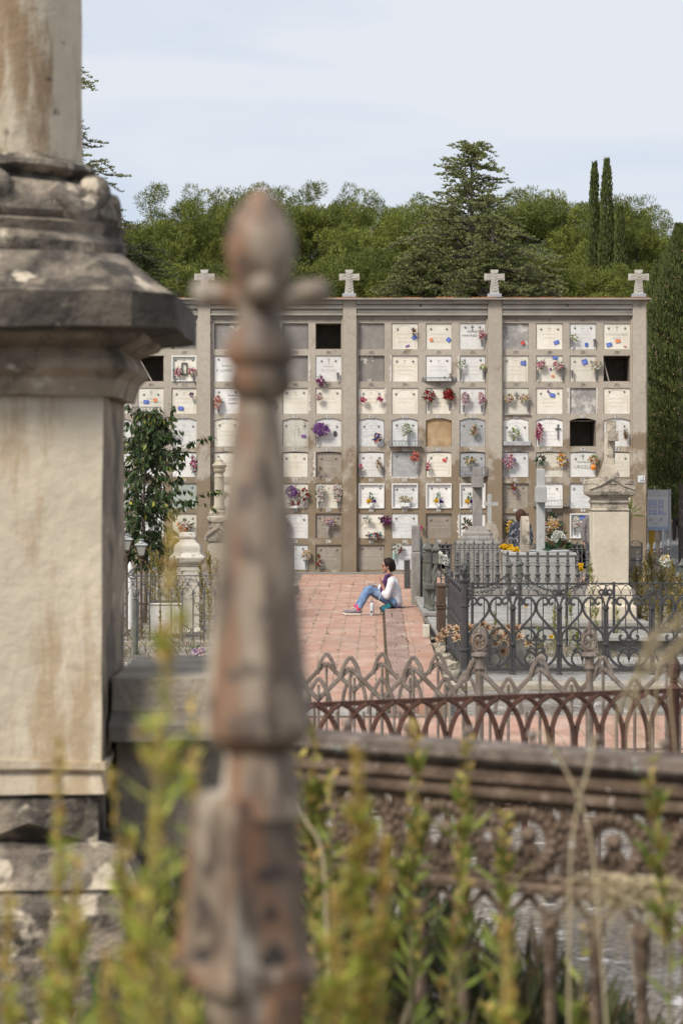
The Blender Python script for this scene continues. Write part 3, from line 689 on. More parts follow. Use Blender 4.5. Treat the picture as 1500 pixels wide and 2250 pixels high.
B('magenta carnations tied low', 'left', 1, 3, 704, 838, 17, 28, ['magenta', 'lilac', 'magenta'], None)
B('pale pink rose cluster', 'left', 2, 3, 701, 873, 19, 15, ['palepink'], None, nl=6)
B('big purple lilies in a steel vase', 'left', 3, 3, 705, 944, 40, 30, ['purple', 'purple', 'lilac'], (698, 969, 18), nl=40, petal=.06, dens=.7)
B('dry bare stalks in a short grey vase', 'left', 4, 3, 703, 1030, 6, 8, ['dried'], (700, 1042, 12), 'dry', nl=6)
B('tall white spray on the left', 'left', 5, 3, 703, 1083, 22, 44, ['white', 'palepink', 'white'], (701, 1110, 16))
B('tall white spray on the right', 'left', 5, 3, 741, 1083, 22, 44, ['white', 'palepink', 'white'], (743, 1110, 16))
B('cream wreath over a silver foil cone', 'left', 6, 3, 723, 1146, 34, 20, ['palepink', 'cream', 'lilac'], (719, 1166, 20, 'cone'))
B('small dark leafy bunch with red tip', 'left', 7, 3, 700, 1233, 9, 34, ['white', 'red', 'dried'], None, nl=30)
B('round pink rose on the left', 'middle', 2, 0, 798, 879, 14, 12, ['hot', 'pink'], None, nl=4, dens=1.6)
B('round pink rose on the right', 'middle', 2, 0, 834, 878, 14, 12, ['hot', 'pink'], None, nl=4, dens=1.6)
B('fallen dried bunch with a blue ribbon', 'middle', 3, 0, 828, 962, 18, 24, ['dried', 'blue', 'coral', 'peach'], None, 'dry')
B('tiny pink bunch in a steel vase', 'middle', 4, 0, 793, 1025, 9, 9, ['pink', 'hot'], (792, 1038, 16), nl=6)
B('dried beige stalks leaning in a vase', 'middle', 4, 0, 832, 1022, 12, 22, ['dried', 'cream'], (840, 1036, 18), 'dry')
for ci, px, nm in ((0, 815, 'leftmost of three'), (2, 963, 'beside the plate 28'), (3, 1031, 'behind the stone cross')):
    t = B(None, 'middle', 5, ci, px - 5, 1102, 10, 9, ['yellow'], (px, 1109, 8, 'box'), nl=6, dens=2.2, label=f'yellow and violet blooms with green sprig in a white box, {nm}')
    rg = np.random.default_rng(px); X, Z = wx(px + 5), wz(1103)
    blooms(t, [(X + rg.uniform(-.04, .04), YF - .07, Z + rg.uniform(-.03, .03)) for _ in range(8)], 0, ['violet'], rg)
    n = 40; zz = rg.uniform(0, .19, n); leaves('foliage', np.stack([np.full(n, wx(px)), np.full(n, YF - .06), wz(1100) + zz], 1), np.stack([rg.choice([-1, 1], n) * .8, rg.uniform(-.3, .3, n), np.full(n, .7)], 1), rdir(rg, n), .085 * (1.15 - zz / .19 * .6), .025, FOL('fern_sprig', [(0.06, 0.12, 0.07), (0.10, 0.17, 0.10)]), t)
B('wide cream posy in a white box', 'middle', 5, 1, 889, 1096, 36, 14, ['cream', 'white', 'cream'], (889, 1109, 8, 'box'))
B('thin white carnations stuck in diagonally', 'middle', 6, 0, 807, 1140, 17, 14, ['white'], (792, 1156, 10, 'stem'), nl=12)
B('plum coloured bunch lying over the niche edge', 'middle', 6, 0, 847, 1145, 30, 24, ['magenta', 'lilac', 'magenta', 'dpurple'], None, nl=14)
B('long low wreath in red, white, orange and teal', 'middle', 6, 0, 822, 1176, 44, 14, ['red', 'white', 'red', 'white', 'teal', 'coral'], None)
B('withered sprig', 'middle', 0, 1, 909, 730, 7, 16, ['dried'], None, 'dry', nl=20)
B('pink posy in a dark vase', 'middle', 0, 3, 1058, 735, 19, 20, ['pink', 'palepink'], (1058, 754, 16))
B('yellow green spray in the left vase', 'middle', 1, 3, 1014, 801, 12, 22, ['lime', 'white'], (1012, 825, 20), nl=16, dens=.6)
B('yellow green spray in the right vase', 'middle', 1, 3, 1060, 806, 13, 16, ['lime', 'cream'], (1062, 825, 20), nl=16, dens=.6)
B('red roses with broad leaves in the left vase', 'middle', 2, 2, 943, 870, 26, 28, ['red', 'red', 'white'], (941, 894, 18), nl=70)
B('red roses with broad leaves in the right vase', 'middle', 2, 2, 985, 868, 27, 30, ['red'], (987, 894, 18), nl=70)
B('pale pink snapdragons in the left vase', 'middle', 2, 3, 1021, 876, 20, 32, ['palepink', 'lilac', 'palepink'], (1018, 899, 16), nl=6)
B('pale pink snapdragons in the right vase', 'middle', 2, 3, 1057, 876, 15, 32, ['palepink', 'lilac', 'pink'], (1058, 899, 16), nl=6)
B('white roses in a small white pot', 'middle', 3, 1, 892, 943, 22, 28, ['white', 'white', 'lime'], (892, 963, 12, 'pot'))
B('hanging cream and yellow garland', 'middle', 3, 3, 1041, 948, 16, 32, ['cream', 'palepink', 'yellow', 'dried'], None)
B('coral blooms wrapped in silver foil in a vase', 'middle', 4, 1, 911, 1003, 22, 25, ['coral'], (915, 1028, 28, 'cone'), nl=20)
B('pink blooms by a wiry stem', 'middle', 4, 2, 940, 1026, 10, 18, ['hot', 'palepink'], (944, 1008, 6, 'stem'))
B('hanging cream and gold bunch', 'middle', 4, 3, 1033, 1012, 22, 20, ['cream', 'yellow', 'white', 'dried'], None, nl=40)
B('magnolia leaves left of the stone cross', 'middle', 6, 3, 1026, 1155, 12, 20, ['dried'], None, 'mag', nl=18, dens=.3)
B('white and red roses in a pale green wrapping', 'middle', 7, 1, 874, 1205, 24, 23, ['white', 'white', 'red'], (866, 1225, 18, 'green'))
B('pink posy behind the stone post', 'middle', 6, 1, 925, 1160, 8, 12, ['hot', 'pink'], None, nl=4)
B('pink and white bunch in the left vase', 'right', 1, 1, 1187, 801, 20, 19, ['palepink', 'white', 'pink'], (1180, 825, 22))
B('pink and white bunch in the right vase', 'right', 1, 1, 1225, 804, 26, 22, ['palepink', 'white', 'pink'], (1234, 825, 22))
B('sparse green and pink sprig in a steel vase', 'right', 0, 2, 1260, 742, 13, 14, ['palepink', 'lime'], (1255, 754, 18), nl=16, dens=.5)
B('white roses in a steel vase', 'right', 1, 2, 1309, 803, 22, 27, ['white', 'cream'], (1308, 825, 18))
B('cream roses left of the crucifix', 'right', 2, 0, 1118, 876, 23, 17, ['cream', 'palepink', 'cream'], (1109, 895, 20))
B('cream roses right of the crucifix', 'right', 2, 0, 1152, 875, 25, 15, ['cream', 'palepink', 'cream'], (1159, 895, 20))
B('white flowers with light green leaves on a shelf', 'right', 3, 0, 1129, 953, 26, 32, ['white', 'lime', 'white'], (1132, 968, 10, 'pot'), nl=36)
B('pink and purple blooms hanging in a column', 'right', 3, 1, 1184, 950, 16, 46, ['pink', 'hot', 'palepink', 'magenta'], (1183, 972, 16), nl=20)
B('withered brown bunch', 'right', 3, 3, 1373, 955, 8, 24, ['dried'], None, 'dry')
B('lilac and pink bunch in a dark vase', 'right', 4, 0, 1118, 1013, 30, 36, ['lilac', 'palepink', 'lilac', 'pink'], (1112, 1038, 18))
B('single white bloom among magnolia leaves', 'right', 4, 1, 1186, 1010, 8, 8, ['white'], None, 'mag', nl=28, dens=2)
B('yellow, orange and pink teardrop bunch', 'right', 4, 1, 1233, 1010, 20, 32, ['yellow', 'orange', 'palepink', 'yellow', 'white'], None)
B('green and orange bunch with an orange bow', 'right', 4, 2, 1303, 1009, 20, 20, ['coral', 'lime', 'peach'], (1302, 1026, 8, 'bow'), nl=40)
B('dark red dried stem with a red tip', 'right', 5, 0, 1127, 1072, 9, 26, ['dried', 'lilac', 'red'], None, 'dry')
B('yellow blooms among dark leaves behind the person in the patterned jacket', 'right', 6, 0, 1120, 1160, 20, 34, ['yellow', 'cream'], None, 'mag', nl=34, label='yellow blooms among dark leaves behind the person in the patterned jacket')
B('big cream and yellow bunch', 'right', 6, 1, 1212, 1151, 38, 34, ['cream', 'white', 'peach', 'yellow', 'cream'], None, 'mag', nl=40)
B('white and pink bunch in a steel vase', 'right', 6, 2, 1266, 1148, 21, 26, ['white', 'palepink', 'white', 'lilac'], (1262, 1168, 18))
for k, (px, py, lb) in enumerate(((742, 828, 'empty steel vase right of the purple carnations, row two of the left bay'), (1305, 754, 'empty steel vase beside the green sprig, row one of the right bay'), (1256, 823, 'empty steel vase left of the white roses, row two of the right bay'))):
    simple('flower_vase', vase_mb(wx(px), YF - .045, wz(py + 9), .2), M_STEEL, lb, 'vase', 'empty vases on the niche wall', smooth=True)
m = MB(); X, Z = wx(1133.5), wz(868); m.box(X - .008, X + .008, YF - .02, YF + .0, Z - .11, Z + .09); m.box(X - .06, X - .0085, YF - .02, YF, Z + .02, Z + .035); m.box(X + .0085, X + .06, YF - .02, YF, Z + .02, Z + .035); m.ball((X, YF - .03, Z - .0), .018, 6, 5, sz=2.6); m.ball((X, YF - .03, Z + .055), .015, 6, 5)
m.build('crucifix', M_STEEL, SLAB[(3, 0, 2)])
m = MB(); X, Z = wx(1225), wz(948); m.box(X - .01, X + .01, YF - .01, YF + .02, Z - .19, Z + .16); m.box(X - .07, X - .011, YF - .01, YF + .02, Z + .06, Z + .08); m.box(X + .011, X + .07, YF - .01, YF + .02, Z + .06, Z + .08); m.build('iron_cross', M_TEXT, SLAB[(3, 1, 3)])
m = MB(); X, Z = wx(405), wz(811); 
for (a, b, c, d) in ((-.07, -.05, -.15, .16), (.05, .07, -.15, .16), (-.05, .05, .14, .16), (-.05, .05, -.15, -.13)): m.box(X + a, X + b, YF - .01, YF + .02, Z + c, Z + d)
m.build('emblem', M_TEXT, SLAB[(0, 2, 1)])
m = MB(); X, Z = wx(736), wz(953); m.lathe([(.045, 0), (.05, .006)], (0, 0, 0), 14, sy=1.5).xf(Matrix.Translation((X, YF + .015, Z)) @ Matrix.Rotation(R(90), 4, 'X')).build('portrait_medallion', M_TEXT, SLAB[(1, 3, 3)])
# ================================================================== ground, paths
def ground_mat():
    m, nt, bs = newmat('gravel_soil')
    t = nd(nt, 'ShaderNodeTexCoord'); v = nd(nt, 'ShaderNodeTexVoronoi'); v.inputs['Scale'].default_value = 28; nt.links.new(t.outputs['Object'], v.inputs['Vector'])
    f, _ = noise_mask(nt, 1.1, 0.4, 0.62, detail=5); c = mix(nt, f, (0.15, 0.125, 0.10), (0.26, 0.235, 0.205))
    bw = nd(nt, 'ShaderNodeRGBToBW'); nt.links.new(v.outputs['Color'], bw.inputs[0]); c = mix(nt, 0.6, c, bw.outputs[0], 'SOFT_LIGHT')
    f2, _ = noise_mask(nt, 2.3, 0.58, 0.66, detail=6, rough=0.7, seed=5); c = mix(nt, f2, c, (0.55, 0.52, 0.49))
    nt.links.new(c, bs.inputs['Base Color']); bs.inputs['Roughness'].default_value = 0.95
    b = nd(nt, 'ShaderNodeBump'); b.inputs['Strength'].default_value = 0.7; b.inputs['Distance'].default_value = 0.03; nt.links.new(v.outputs['Distance'], b.inputs['Height']); nt.links.new(b.outputs[0], bs.inputs['Normal'])
    return m
def tile_mat(name, w_, l_, c1, c2, mort):
    m, nt, bs = newmat(name)
    t = nd(nt, 'ShaderNodeTexCoord'); s = nd(nt, 'ShaderNodeSeparateXYZ'); cb = nd(nt, 'ShaderNodeCombineXYZ'); nt.links.new(t.outputs['Object'], s.inputs[0])
    _, wn_ = noise_mask(nt, 0.9, 0, 1, detail=2, seed=3)
    xw = mul(nt, s.outputs['X'], mul(nt, mul(nt, wn_, 0.5, 'SUBTRACT'), 0.10), 'ADD')
    nt.links.new(s.outputs['Y'], cb.inputs['X']); nt.links.new(xw, cb.inputs['Y'])
    b = nd(nt, 'ShaderNodeTexBrick'); b.inputs['Scale'].default_value = 1; b.inputs['Brick Width'].default_value = l_; b.inputs['Row Height'].default_value = w_
    b.inputs['Mortar Size'].default_value = 0.0075; b.inputs['Mortar Smooth'].default_value = 0.4; b.inputs['Bias'].default_value = -0.1
    b.inputs['Color1'].default_value = c1 + (1,); b.inputs['Color2'].default_value = c2 + (1,); b.inputs['Mortar'].default_value = mort + (1,)
    nt.links.new(cb.outputs[0], b.inputs['Vector']); c = b.outputs['Color']
    f, _ = noise_mask(nt, 2.2, 0.42, 0.7, detail=6, rough=0.65, stretch=(1, .45, 1)); c = mix(nt, mul(nt, f, 0.6), c, (0.53, 0.41, 0.325))
    f, _ = noise_mask(nt, 3.5, 0.50, 0.72, detail=6, rough=0.7, stretch=(1, .4, 1), seed=8); c = mix(nt, mul(nt, f, 0.6), c, (0.24, 0.13, 0.09))
    f, _ = noise_mask(nt, 0.8, 0.48, 0.66, detail=6, rough=0.7, seed=21); c = mix(nt, mul(nt, f, 0.45), c, (0.30, 0.235, 0.19))
    f, _ = noise_mask(nt, 14, 0.66, 0.72, detail=3, seed=12); c = mix(nt, mul(nt, f, 0.6), c, (0.12, 0.08, 0.06))
    nt.links.new(c, bs.inputs['Base Color']); bs.inputs['Roughness'].default_value = 0.85
    bp = nd(nt, 'ShaderNodeBump'); bp.inputs['Strength'].default_value = 0.5; bp.inputs['Distance'].default_value = 0.012; bp.invert = True
    nt.links.new(b.outputs['Fac'], bp.inputs['Height']); nt.links.new(bp.outputs[0], bs.inputs['Normal'])
    return m
M_GND = ground_mat()
M_TILEP = tile_mat('terracotta_paving', 0.255, 0.52, (0.42, 0.235, 0.165), (0.345, 0.185, 0.13), (0.20, 0.155, 0.105))
M_TILEQ = tile_mat('dull_terracotta_edge', 0.30, 0.9, (0.27, 0.17, 0.135), (0.21, 0.13, 0.10), (0.21, 0.16, 0.10))
M_ASPH = S('asphalt', (0.17, 0.16, 0.15), (0.13, 0.125, 0.12), 2, spots=(0.35, 0.3, 0.25), ssc=3, slo=0.62, shi=0.7)
M_GRIT = S('grey_gutter', (0.27, 0.25, 0.23), (0.21, 0.195, 0.18), 9, bump=0.5)
M_MARB = S('grey_marble_kerb', (0.36, 0.35, 0.325), (0.27, 0.26, 0.24), 4, dirt=(0.15, 0.13, 0.10), dsc=4, dlo=0.45, dhi=0.7, dmul=0.7, bump=0.1, rough=0.6)
M_STONE = S('pale_rough_stone', (0.42, 0.37, 0.29), (0.31, 0.27, 0.21), 5, dirt=(0.14, 0.115, 0.09), dsc=5, dlo=0.5, dhi=0.7, dmul=0.7, bump=0.6)
def struct(name, mb, mat, parent=None):
    o = mb.build(name, mat, parent); o['kind'] = 'structure'; return o
m = MB(); m.add([(-400, -3, 0), (400, -3, 0), (400, 900, 0), (-400, 900, 0)], [(0, 1, 2, 3)]); struct('ground', m, M_GND)
AN = -math.atan(0.0143)
def pathstrip(name, u0, u1, y0, y1, z, mat, thick=None):
    m = MB()
    if thick: m.box(u0, u1, y0, y1, z - thick, z)
    else: m.add([(u0, y0, z), (u1, y0, z), (u1, y1, z), (u0, y1, z)], [(0, 1, 2, 3)])
    o = struct(name, m, mat); o.rotation_euler = (0, 0, AN); return o
pathstrip('brick_path', -1.78, 0.15, 25.2, 59.3, 0.006, M_TILEP)
pathstrip('brick_path', 0.1495, 0.76, 43.2, 59.3, 0.0065, M_TILEP)
pathstrip('path_edge', 0.152, 0.437, 24.9, 43.2, 0.13, M_TILEQ, 0.13)
pathstrip('path_edge', 0.439, 0.76, 24.7, 43.2, 0.127, M_TILEP, 0.127)
o = pathstrip('step_shade_line', 0.112, 0.151, 25.0, 43.2, 0.011, S('step_shade_tone', (.07, .055, .035), (.11, .085, .05), 12))  # painted dark strip, stands in for shade on the step's left face
m = MB(); m.add([(-9, 21.3, 0.010), (9, 21.3, 0.010), (9, 24.6, 0.010), (-9, 24.6, 0.010)], [(0, 1, 2, 3)]); struct('cross_path', m, M_TILEP)
m = MB(); m.add([(1.9, 53.5, 0.014), (40, 53.5, 0.014), (40, 57.5, 0.014), (1.9, 57.5, 0.014)], [(0, 1, 2, 3)]); struct('wall_walk', m, M_TILEP)
m = MB(); m.box(-10, 7.6, 59.32, 59.9, 0, 0.035); struct('gutter_strip', m, M_GRIT)
m = MB(); m.add([(6.6, 60.6, 0.012), (90, 60.6, 0.012), (90, 220, 0.012), (6.6, 220, 0.012)], [(0, 1, 2, 3)]); struct('asphalt_road', m, M_ASPH)
m = MB(); m.box(-1.35, .35, 24.68, 24.95, 0, 0.10); o = struct('kerb', m, S('white_kerb_stone', (0.55, 0.53, 0.50), None, 4, dirt=(0.3, 0.28, 0.25)))
m = MB(); m.box(1.32, 9.0, 27.6, 28.2, 0, 0.05); rough_up(struct('kerb', m, M_STONE), .012, 5, .25)
m = MB(); m.box(1.5, 9.0, 28.201, 29.7, 0, 0.02); struct('kerb', m, M_MARB)
# upper terrace the photographer stands on, thick with weeds
m = MB(); m.box(-6, 6, -2.5, 6.6, 0, 0.9); te = struct('terrace_ground', m, S('terrace_soil', (0.16, 0.12, 0.08), (0.10, 0.08, 0.05), 3, bump=0.8))
# stony edging and litter beside the path
rng = random.Random(3)
def stone_mb(c, r, seed):
    m = MB(); m.cbox(c, r * rng.uniform(1.3, 2.4), r * rng.uniform(1.3, 2.6), r * rng.uniform(.7, 1.3), Matrix.Rotation(rng.uniform(0, 3), 3, 'Z') @ Matrix.Rotation(rng.uniform(-.3, .3), 3, 'X')); return m
k = 0
for (u, y0, y1, n, rr) in ((.86, 27.7, 36, 22, .075), (-1.86, 40, 52, 22, .13)):
    for i in range(n):
        y = y0 + (y1 - y0) * (i + rng.random() * .6) / n; r = rr * rng.uniform(.7, 1.4); x = u + .0143 * y + rng.uniform(-.05, .05); k += 1
        o = simple('edging_stone', stone_mb((x, y, r * .45), r, k), M_STONE, 'pale rough stone in the row ' + ('along the right edge of the brick path' if u > 0 else 'along the left edge of the brick path'), 'stone', 'stones edging the path on the ' + ('right' if u > 0 else 'left'))
        rough_up(o, r * .22, 9, r * .45)
o = simple('edging_stone', stone_mb(P(918, 1318, 43.8), .13, 9), S('ochre_stone', (0.42, 0.32, 0.18), None, 5, bump=.6), 'ochre block of stone at the foot of the tall stone post', 'stone'); rough_up(o, .02, 6)
rg = np.random.default_rng(18); n = 900     # small weeds rooted in the open joints of the paving
ii = rg.integers(0, 3, n); ux = np.choose(ii, [rg.choice([.15, .437], n), rg.integers(-6, 2, n) * .255 + .0, rg.choice([.765, -1.78], n)]); yy = rg.uniform(25, 55, n)
jw = leaves('joint_weeds', np.stack([ux + .0143 * yy + rg.normal(size=n) * .012, yy, np.where((ux > .2) & (yy < 43.2), .13, .01)], 1), np.stack([rg.normal(size=n) * .6, rg.normal(size=n) * .6, np.ones(n)], 1), rdir(rg, n), rg.uniform(.015, .06, n), .012, FOL('joint_weed', [(.08, .10, .03), (.16, .14, .06)]))
tag(jw, 'tiny weeds growing in the joints of the brick path', 'weeds', kind='stuff')
# twigs and dry leaves lying on the paving
rg = np.random.default_rng(8); n = 170
yy = rg.uniform(25, 56, n); uu = rg.uniform(-1.6, .7, n) ; zz = np.where((uu > .15) & (yy < 43.2), .142, .016)
lo = leaves('leaf_litter', np.stack([uu + .0143 * yy, yy, zz], 1), np.stack([rg.normal(size=n), rg.normal(size=n), rg.uniform(0, .2, n)], 1), np.stack([rg.normal(size=n), rg.normal(size=n), np.zeros(n)], 1), rg.uniform(.02, .07, n), rg.uniform(.01, .03, n), FOL('litter', [(.10, .06, .035), (.22, .14, .08), (.07, .045, .03)], trans=0))
tag(lo, 'dry leaves and twigs scattered on the brick path', 'litter', kind='stuff')
# ================================================================== monuments and tombs right of the path
M_CEM = S('grey_cement', (0.30, 0.285, 0.26), (0.24, 0.225, 0.205), 3, dirt=(0.11, 0.10, 0.09), dsc=4, dlo=0.5, dhi=0.72, dmul=0.7, dstretch=(1.5, 1.5, .6), bump=0.6)
M_PALEG = S('pale_grey_stone', (0.42, 0.425, 0.41), (0.36, 0.36, 0.345), 4, dirt=(0.22, 0.22, 0.21), dsc=5, dlo=0.52, dhi=0.72, dmul=0.5, bump=0.3)
M_CREAM = S('cream_limestone', (0.60, 0.53, 0.42), (0.53, 0.46, 0.36), 2, dirt=(0.30, 0.24, 0.17), dsc=3.0, dlo=0.55, dhi=0.75, dmul=0.5, spots=(0.12, 0.10, 0.085), ssc=9, slo=0.68, shi=0.74, bump=0.4)
M_WEATH = S('weathered_limestone', (0.50, 0.44, 0.35), (0.36, 0.31, 0.245), 3, dirt=(0.09, 0.08, 0.07), dsc=5, dlo=0.48, dhi=0.64, dmul=0.8, bump=0.9, bsc=25, bd=0.02)
M_BLACK = S('dark_polished_stone', (0.06, 0.062, 0.064), (0.085, 0.085, 0.085), 8, rough=0.35, bump=0)
def prof(px, d, pts, f=1.0):       # pixel profile of an upright body -> (half width, z)
    pp = F / d; return [(max(hw, .3) / pp * f, EYE - (y - 1041) / pp) for hw, y in pts]
# gabled pedestal with a weathered cross turned sideways
d = 36.3; X = (1337 - 750) / F * d
t = thing('cross_monument', 'tall cream pedestal with a gabled cap and a weathered leaning stone cross', 'monument', (X, d, 0))
m = MB(); m.sq(prof(0, d, [(54, 1406), (54, 1330), (47, 1326), (45, 1290), (41, 1287), (39, 1284)]), (X, d, 0)); m.build('base', M_CREAM, t, bevel=.012)
m = MB(); m.sq(prof(0, d, [(38.5, 1284), (39.5, 1135), (39.5, 1123)]), (X, d, 0)); m.build('shaft', M_CREAM, t, bevel=.012)
m = MB(); m.sq(prof(0, d, [(38.9, 1122.8), (41, 1122), (42, 1119), (38.5, 1117), (38.2, 1107), (41, 1105), (42, 1101), (38, 1098), (38, 1094), (50, 1087), (52, 1080), (52, 1064)]), (X, d, 0)); m.build('cornice', M_WEATH, t, bevel=.008)
pp = F / d; zz = lambda y: EYE - (y - 1041) / pp; q = lambda v: v / pp
m = MB(); hw = q(53); m.prism([(X - hw, zz(1063.8)), (X + hw, zz(1063.8)), (X + hw * .98, zz(1056)), (X + q(22), zz(1050)), (X, zz(1047)), (X - q(22), zz(1050)), (X - hw * .98, zz(1056))], d - hw, d + hw)
for s in (-1, 1): m.tube([(X + s * q(50), d - hw - .005, zz(1074)), (X + s * q(26), d - hw - .005, zz(1066)), (X, d - hw - .005, zz(1051))], q(2.2), 5)
o = m.build('gabled_cap', M_WEATH, t); rough_up(o, .012, 9, .12)
m = MB(); m.sq(prof(0, d, [(22, 1049), (17, 1034), (12, 1020), (10, 1006)]), (X, d, 0))
m.lathe([(q(10.5) * 1.2, zz(1022)), (q(9.5) * 1.2, zz(975)), (q(9) * 1.2, zz(950))], (X + q(1), d, 0), 6)
m.sq([(q(10), zz(950)), (q(10.5), zz(928)), (q(11), zz(925))], (X + q(4), d, 0))
m.cbox((X + q(5.5), d - .02, zz(958)), q(21), .52, q(22))
o = m.build('cross', M_WEATH, t); rough_up(o, .010, 11, .09)
# tall grey cement cross, seen from the side, on a stepped base
def side_cross(px, d, pts_base, sh_hw, y_foot, y_top, arm_y, arm_hw, arm_len, mat, label, name='grave_cross', z0=0.0):
    X = (px - 750) / F * d; pp = F / d; zz = lambda y: EYE - (y - 1041) / pp
    t = thing(name, label, 'grave cross', (X, d, z0))
    if pts_base: m = MB(); m.sq(prof(0, d, pts_base), (X, d, 0)); m.build('base', mat, t, bevel=.01)
    m = MB(); m.box(X - sh_hw / pp, X + sh_hw / pp, d - sh_hw / pp, d + sh_hw / pp, zz(y_foot), zz(y_top)); m.build('shaft', mat, t, bevel=.012)
    m = MB(); m.box(X - arm_hw / pp, X + arm_hw / pp, d - arm_len, d + arm_len, zz(arm_y[1]), zz(arm_y[0])); m.build('cross_arm', mat, t, bevel=.012)
    return t
side_cross(1048, 52, [(46, 1300), (46, 1190), (37, 1189), (37, 1180), (31, 1178), (31, 1170), (24, 1168), (17, 1157), (15, 1156)], 10.3, 1158, 1026, (1048, 1071), 11.5, .34, M_CEM, 'tall dark grey cement cross seen edge on, on a wide stepped base')
# grey box tomb with thin cross, round stele, flowers
d = 46.0
t = thing('box_tomb', 'pale grey plastered box tomb with a thin grey slab on top', 'tomb', (wx(1190), d, 0))
x0, x1 = (1114 - 750) / F * d, (1266 - 750) / F * d; zt_ = EYE - (1215 - 1041) / F * d
m = MB(); m.box(x0 + .03, x1 - .03, d, d + 1.9, 0, zt_ - .05); m.build('body', S('grey_roughcast', (0.40, 0.40, 0.375), (0.34, 0.335, 0.31), 3, bump=.9, bsc=55), t)
m = MB(); m.box(x0, x1, d - .03, d + 1.93, zt_ - .049, zt_); m.build('top_slab', M_PALEG, t, bevel=.008)
side_cross(1187, d + .3, None, 9.2, 1214, 1031, (1069, 1104), 10.6, .30, M_PALEG, 'slim pale grey stone cross seen edge on, standing on the box tomb', z0=zt_)
m = MB(); X = (1152 - 750) / F * (d + .8); pp = F / (d + .8)
pts = [(d + .8 + .30 * math.cos(a), zt_ + .13 + .30 * 1 + .26 * math.sin(a)) for a in np.linspace(0, math.pi, 12)]
# a rounded slab seen edge on: outline in YZ, thin in X
vs = [(X - 8 / pp, y, z) for y, z in [(d + 1.1, zt_ + .14)] + pts + [(d + .5, zt_ + .14)]]; n = len(vs); vs += [(X + 8 / pp, v[1], v[2]) for v in vs[:n]]
m.add(vs, [list(range(n)), list(range(2 * n - 1, n - 1, -1))] + [(i, i + n, (i + 1) % n + n, (i + 1) % n) for i in range(n)])
t = thing('gravestone', 'narrow rounded gravestone in front of the person in the patterned jacket', 'gravestone', (X, d + .8, zt_))
m.build('stele', M_WEATH, t, bevel=.01); MB().box(X - 8.5 / pp, X + 8.5 / pp, d + .45, d + 1.15, zt_ + .001, zt_ + .139).build('base', M_STONE, t, bevel=.01)
t = B(None, None, 0, 0, 1225, 1180, 32, 22, ['white'], None, 'mag', nl=26, dens=2.2, petal=.06, dist=d + .35, label='large white chrysanthemums in dark leaves on the box tomb', group='bouquets on tombs')
rg = np.random.default_rng(4); n = 60; a = rg.uniform(0, math.pi, n); X = (1226 - 750) / F * (d + .35)
leaves('foliage', np.stack([X + np.cos(a) * .12, np.full(n, d + .3) + rg.uniform(-.1, .1, n), zt_ + .05 + rg.uniform(0, .08, n)], 1), np.stack([np.cos(a) * 1.3, rg.uniform(-.6, .4, n), np.sin(a) * .6 + rg.uniform(-.1, .2, n)], 1), rdir(rg, n), rg.uniform(.15, .26, n), .07, M_LEAFD, t)
B(None, None, 0, 0, 1112, 1203, 28, 9, ['yellow'], None, nl=10, dens=2.6, petal=.05, dist=d + 1.0, label='low spread of bright yellow flowers left of the round gravestone', group='bouquets on tombs')
B(None, None, 0, 0, 1130, 1208, 18, 7, ['yellow'], None, nl=4, dens=2.4, petal=.05, dist=d + .6, label='small yellow flowers at the left corner of the box tomb', group='bouquets on tombs')
B(None, None, 0, 0, 1274, 1246, 7, 16, ['yellow'], None, nl=8, dens=2, petal=.05, dist=44.6, label='yellow flowers beside the cream pedestal, behind the chain', group='bouquets on tombs')
# broken pale sculpture, small white cross behind the tall cross
d = 54; pp = F / d; X = (1075 - 750) / pp; zz = lambda y: EYE - (y - 1041) / pp
t = thing('grave_cross', 'thin whitish cross on a tapering white block behind the tall grey cross', 'grave cross', (X, d, 0))
m = MB(); m.box(X - .045, X + .045, d - .04, d + .04, zz(1150), zz(1086)); m.build('shaft', M_PALEG, t, bevel=.01)
m = MB(); m.box(X - .12, X - .046, d - .035, d + .035, zz(1111), zz(1103)); m.box(X + .046, X + .19, d - .035, d + .035, zz(1111), zz(1103)); m.build('cross_arm', M_PALEG, t)
m = MB(); m.prism([(X - .13, 0), (X + .24, 0), (X + .20, zz(1178)), (X + .13, zz(1152)), (X + .07, zz(1147)), (X - .07, zz(1149)), (X - .10, zz(1165))], d - .15, d + .15); rough_up(m.build('base', M_WEATH, t), .02, 5, .15)
# stone post and dark stele by the path
d = 43.8; pp = F / d; X = (913 - 750) / pp; zz = lambda y: EYE - (y - 1041) / pp
m = MB(); m.box(X - .085, X + .085, d - .08, d + .08, 0, zz(1212)); m.box(X - .078, X + .078, d - .074, d + .074, zz(1212) + .001, zz(1154)); simple('stone_post', m, M_CEM, 'tall square rough stone post at the right edge of the path', 'post', bevel=.02)
d = 51.9; pp = F / d; X = (894 - 750) / pp; zz = lambda y: EYE - (y - 1041) / pp
t = thing('gravestone', 'low dark polished gravestone beside the path behind the stone post', 'gravestone', (X, d, 0))
MB().box(X - .055, X + .065, d, d + .5, 0, zz(1232)).build('stele', M_BLACK, t, bevel=.006); MB().box(X - .075, X + .075, d - .02, d + .52, zz(1232) + .001, zz(1229)).build('cap', M_CEM, t, bevel=.006)
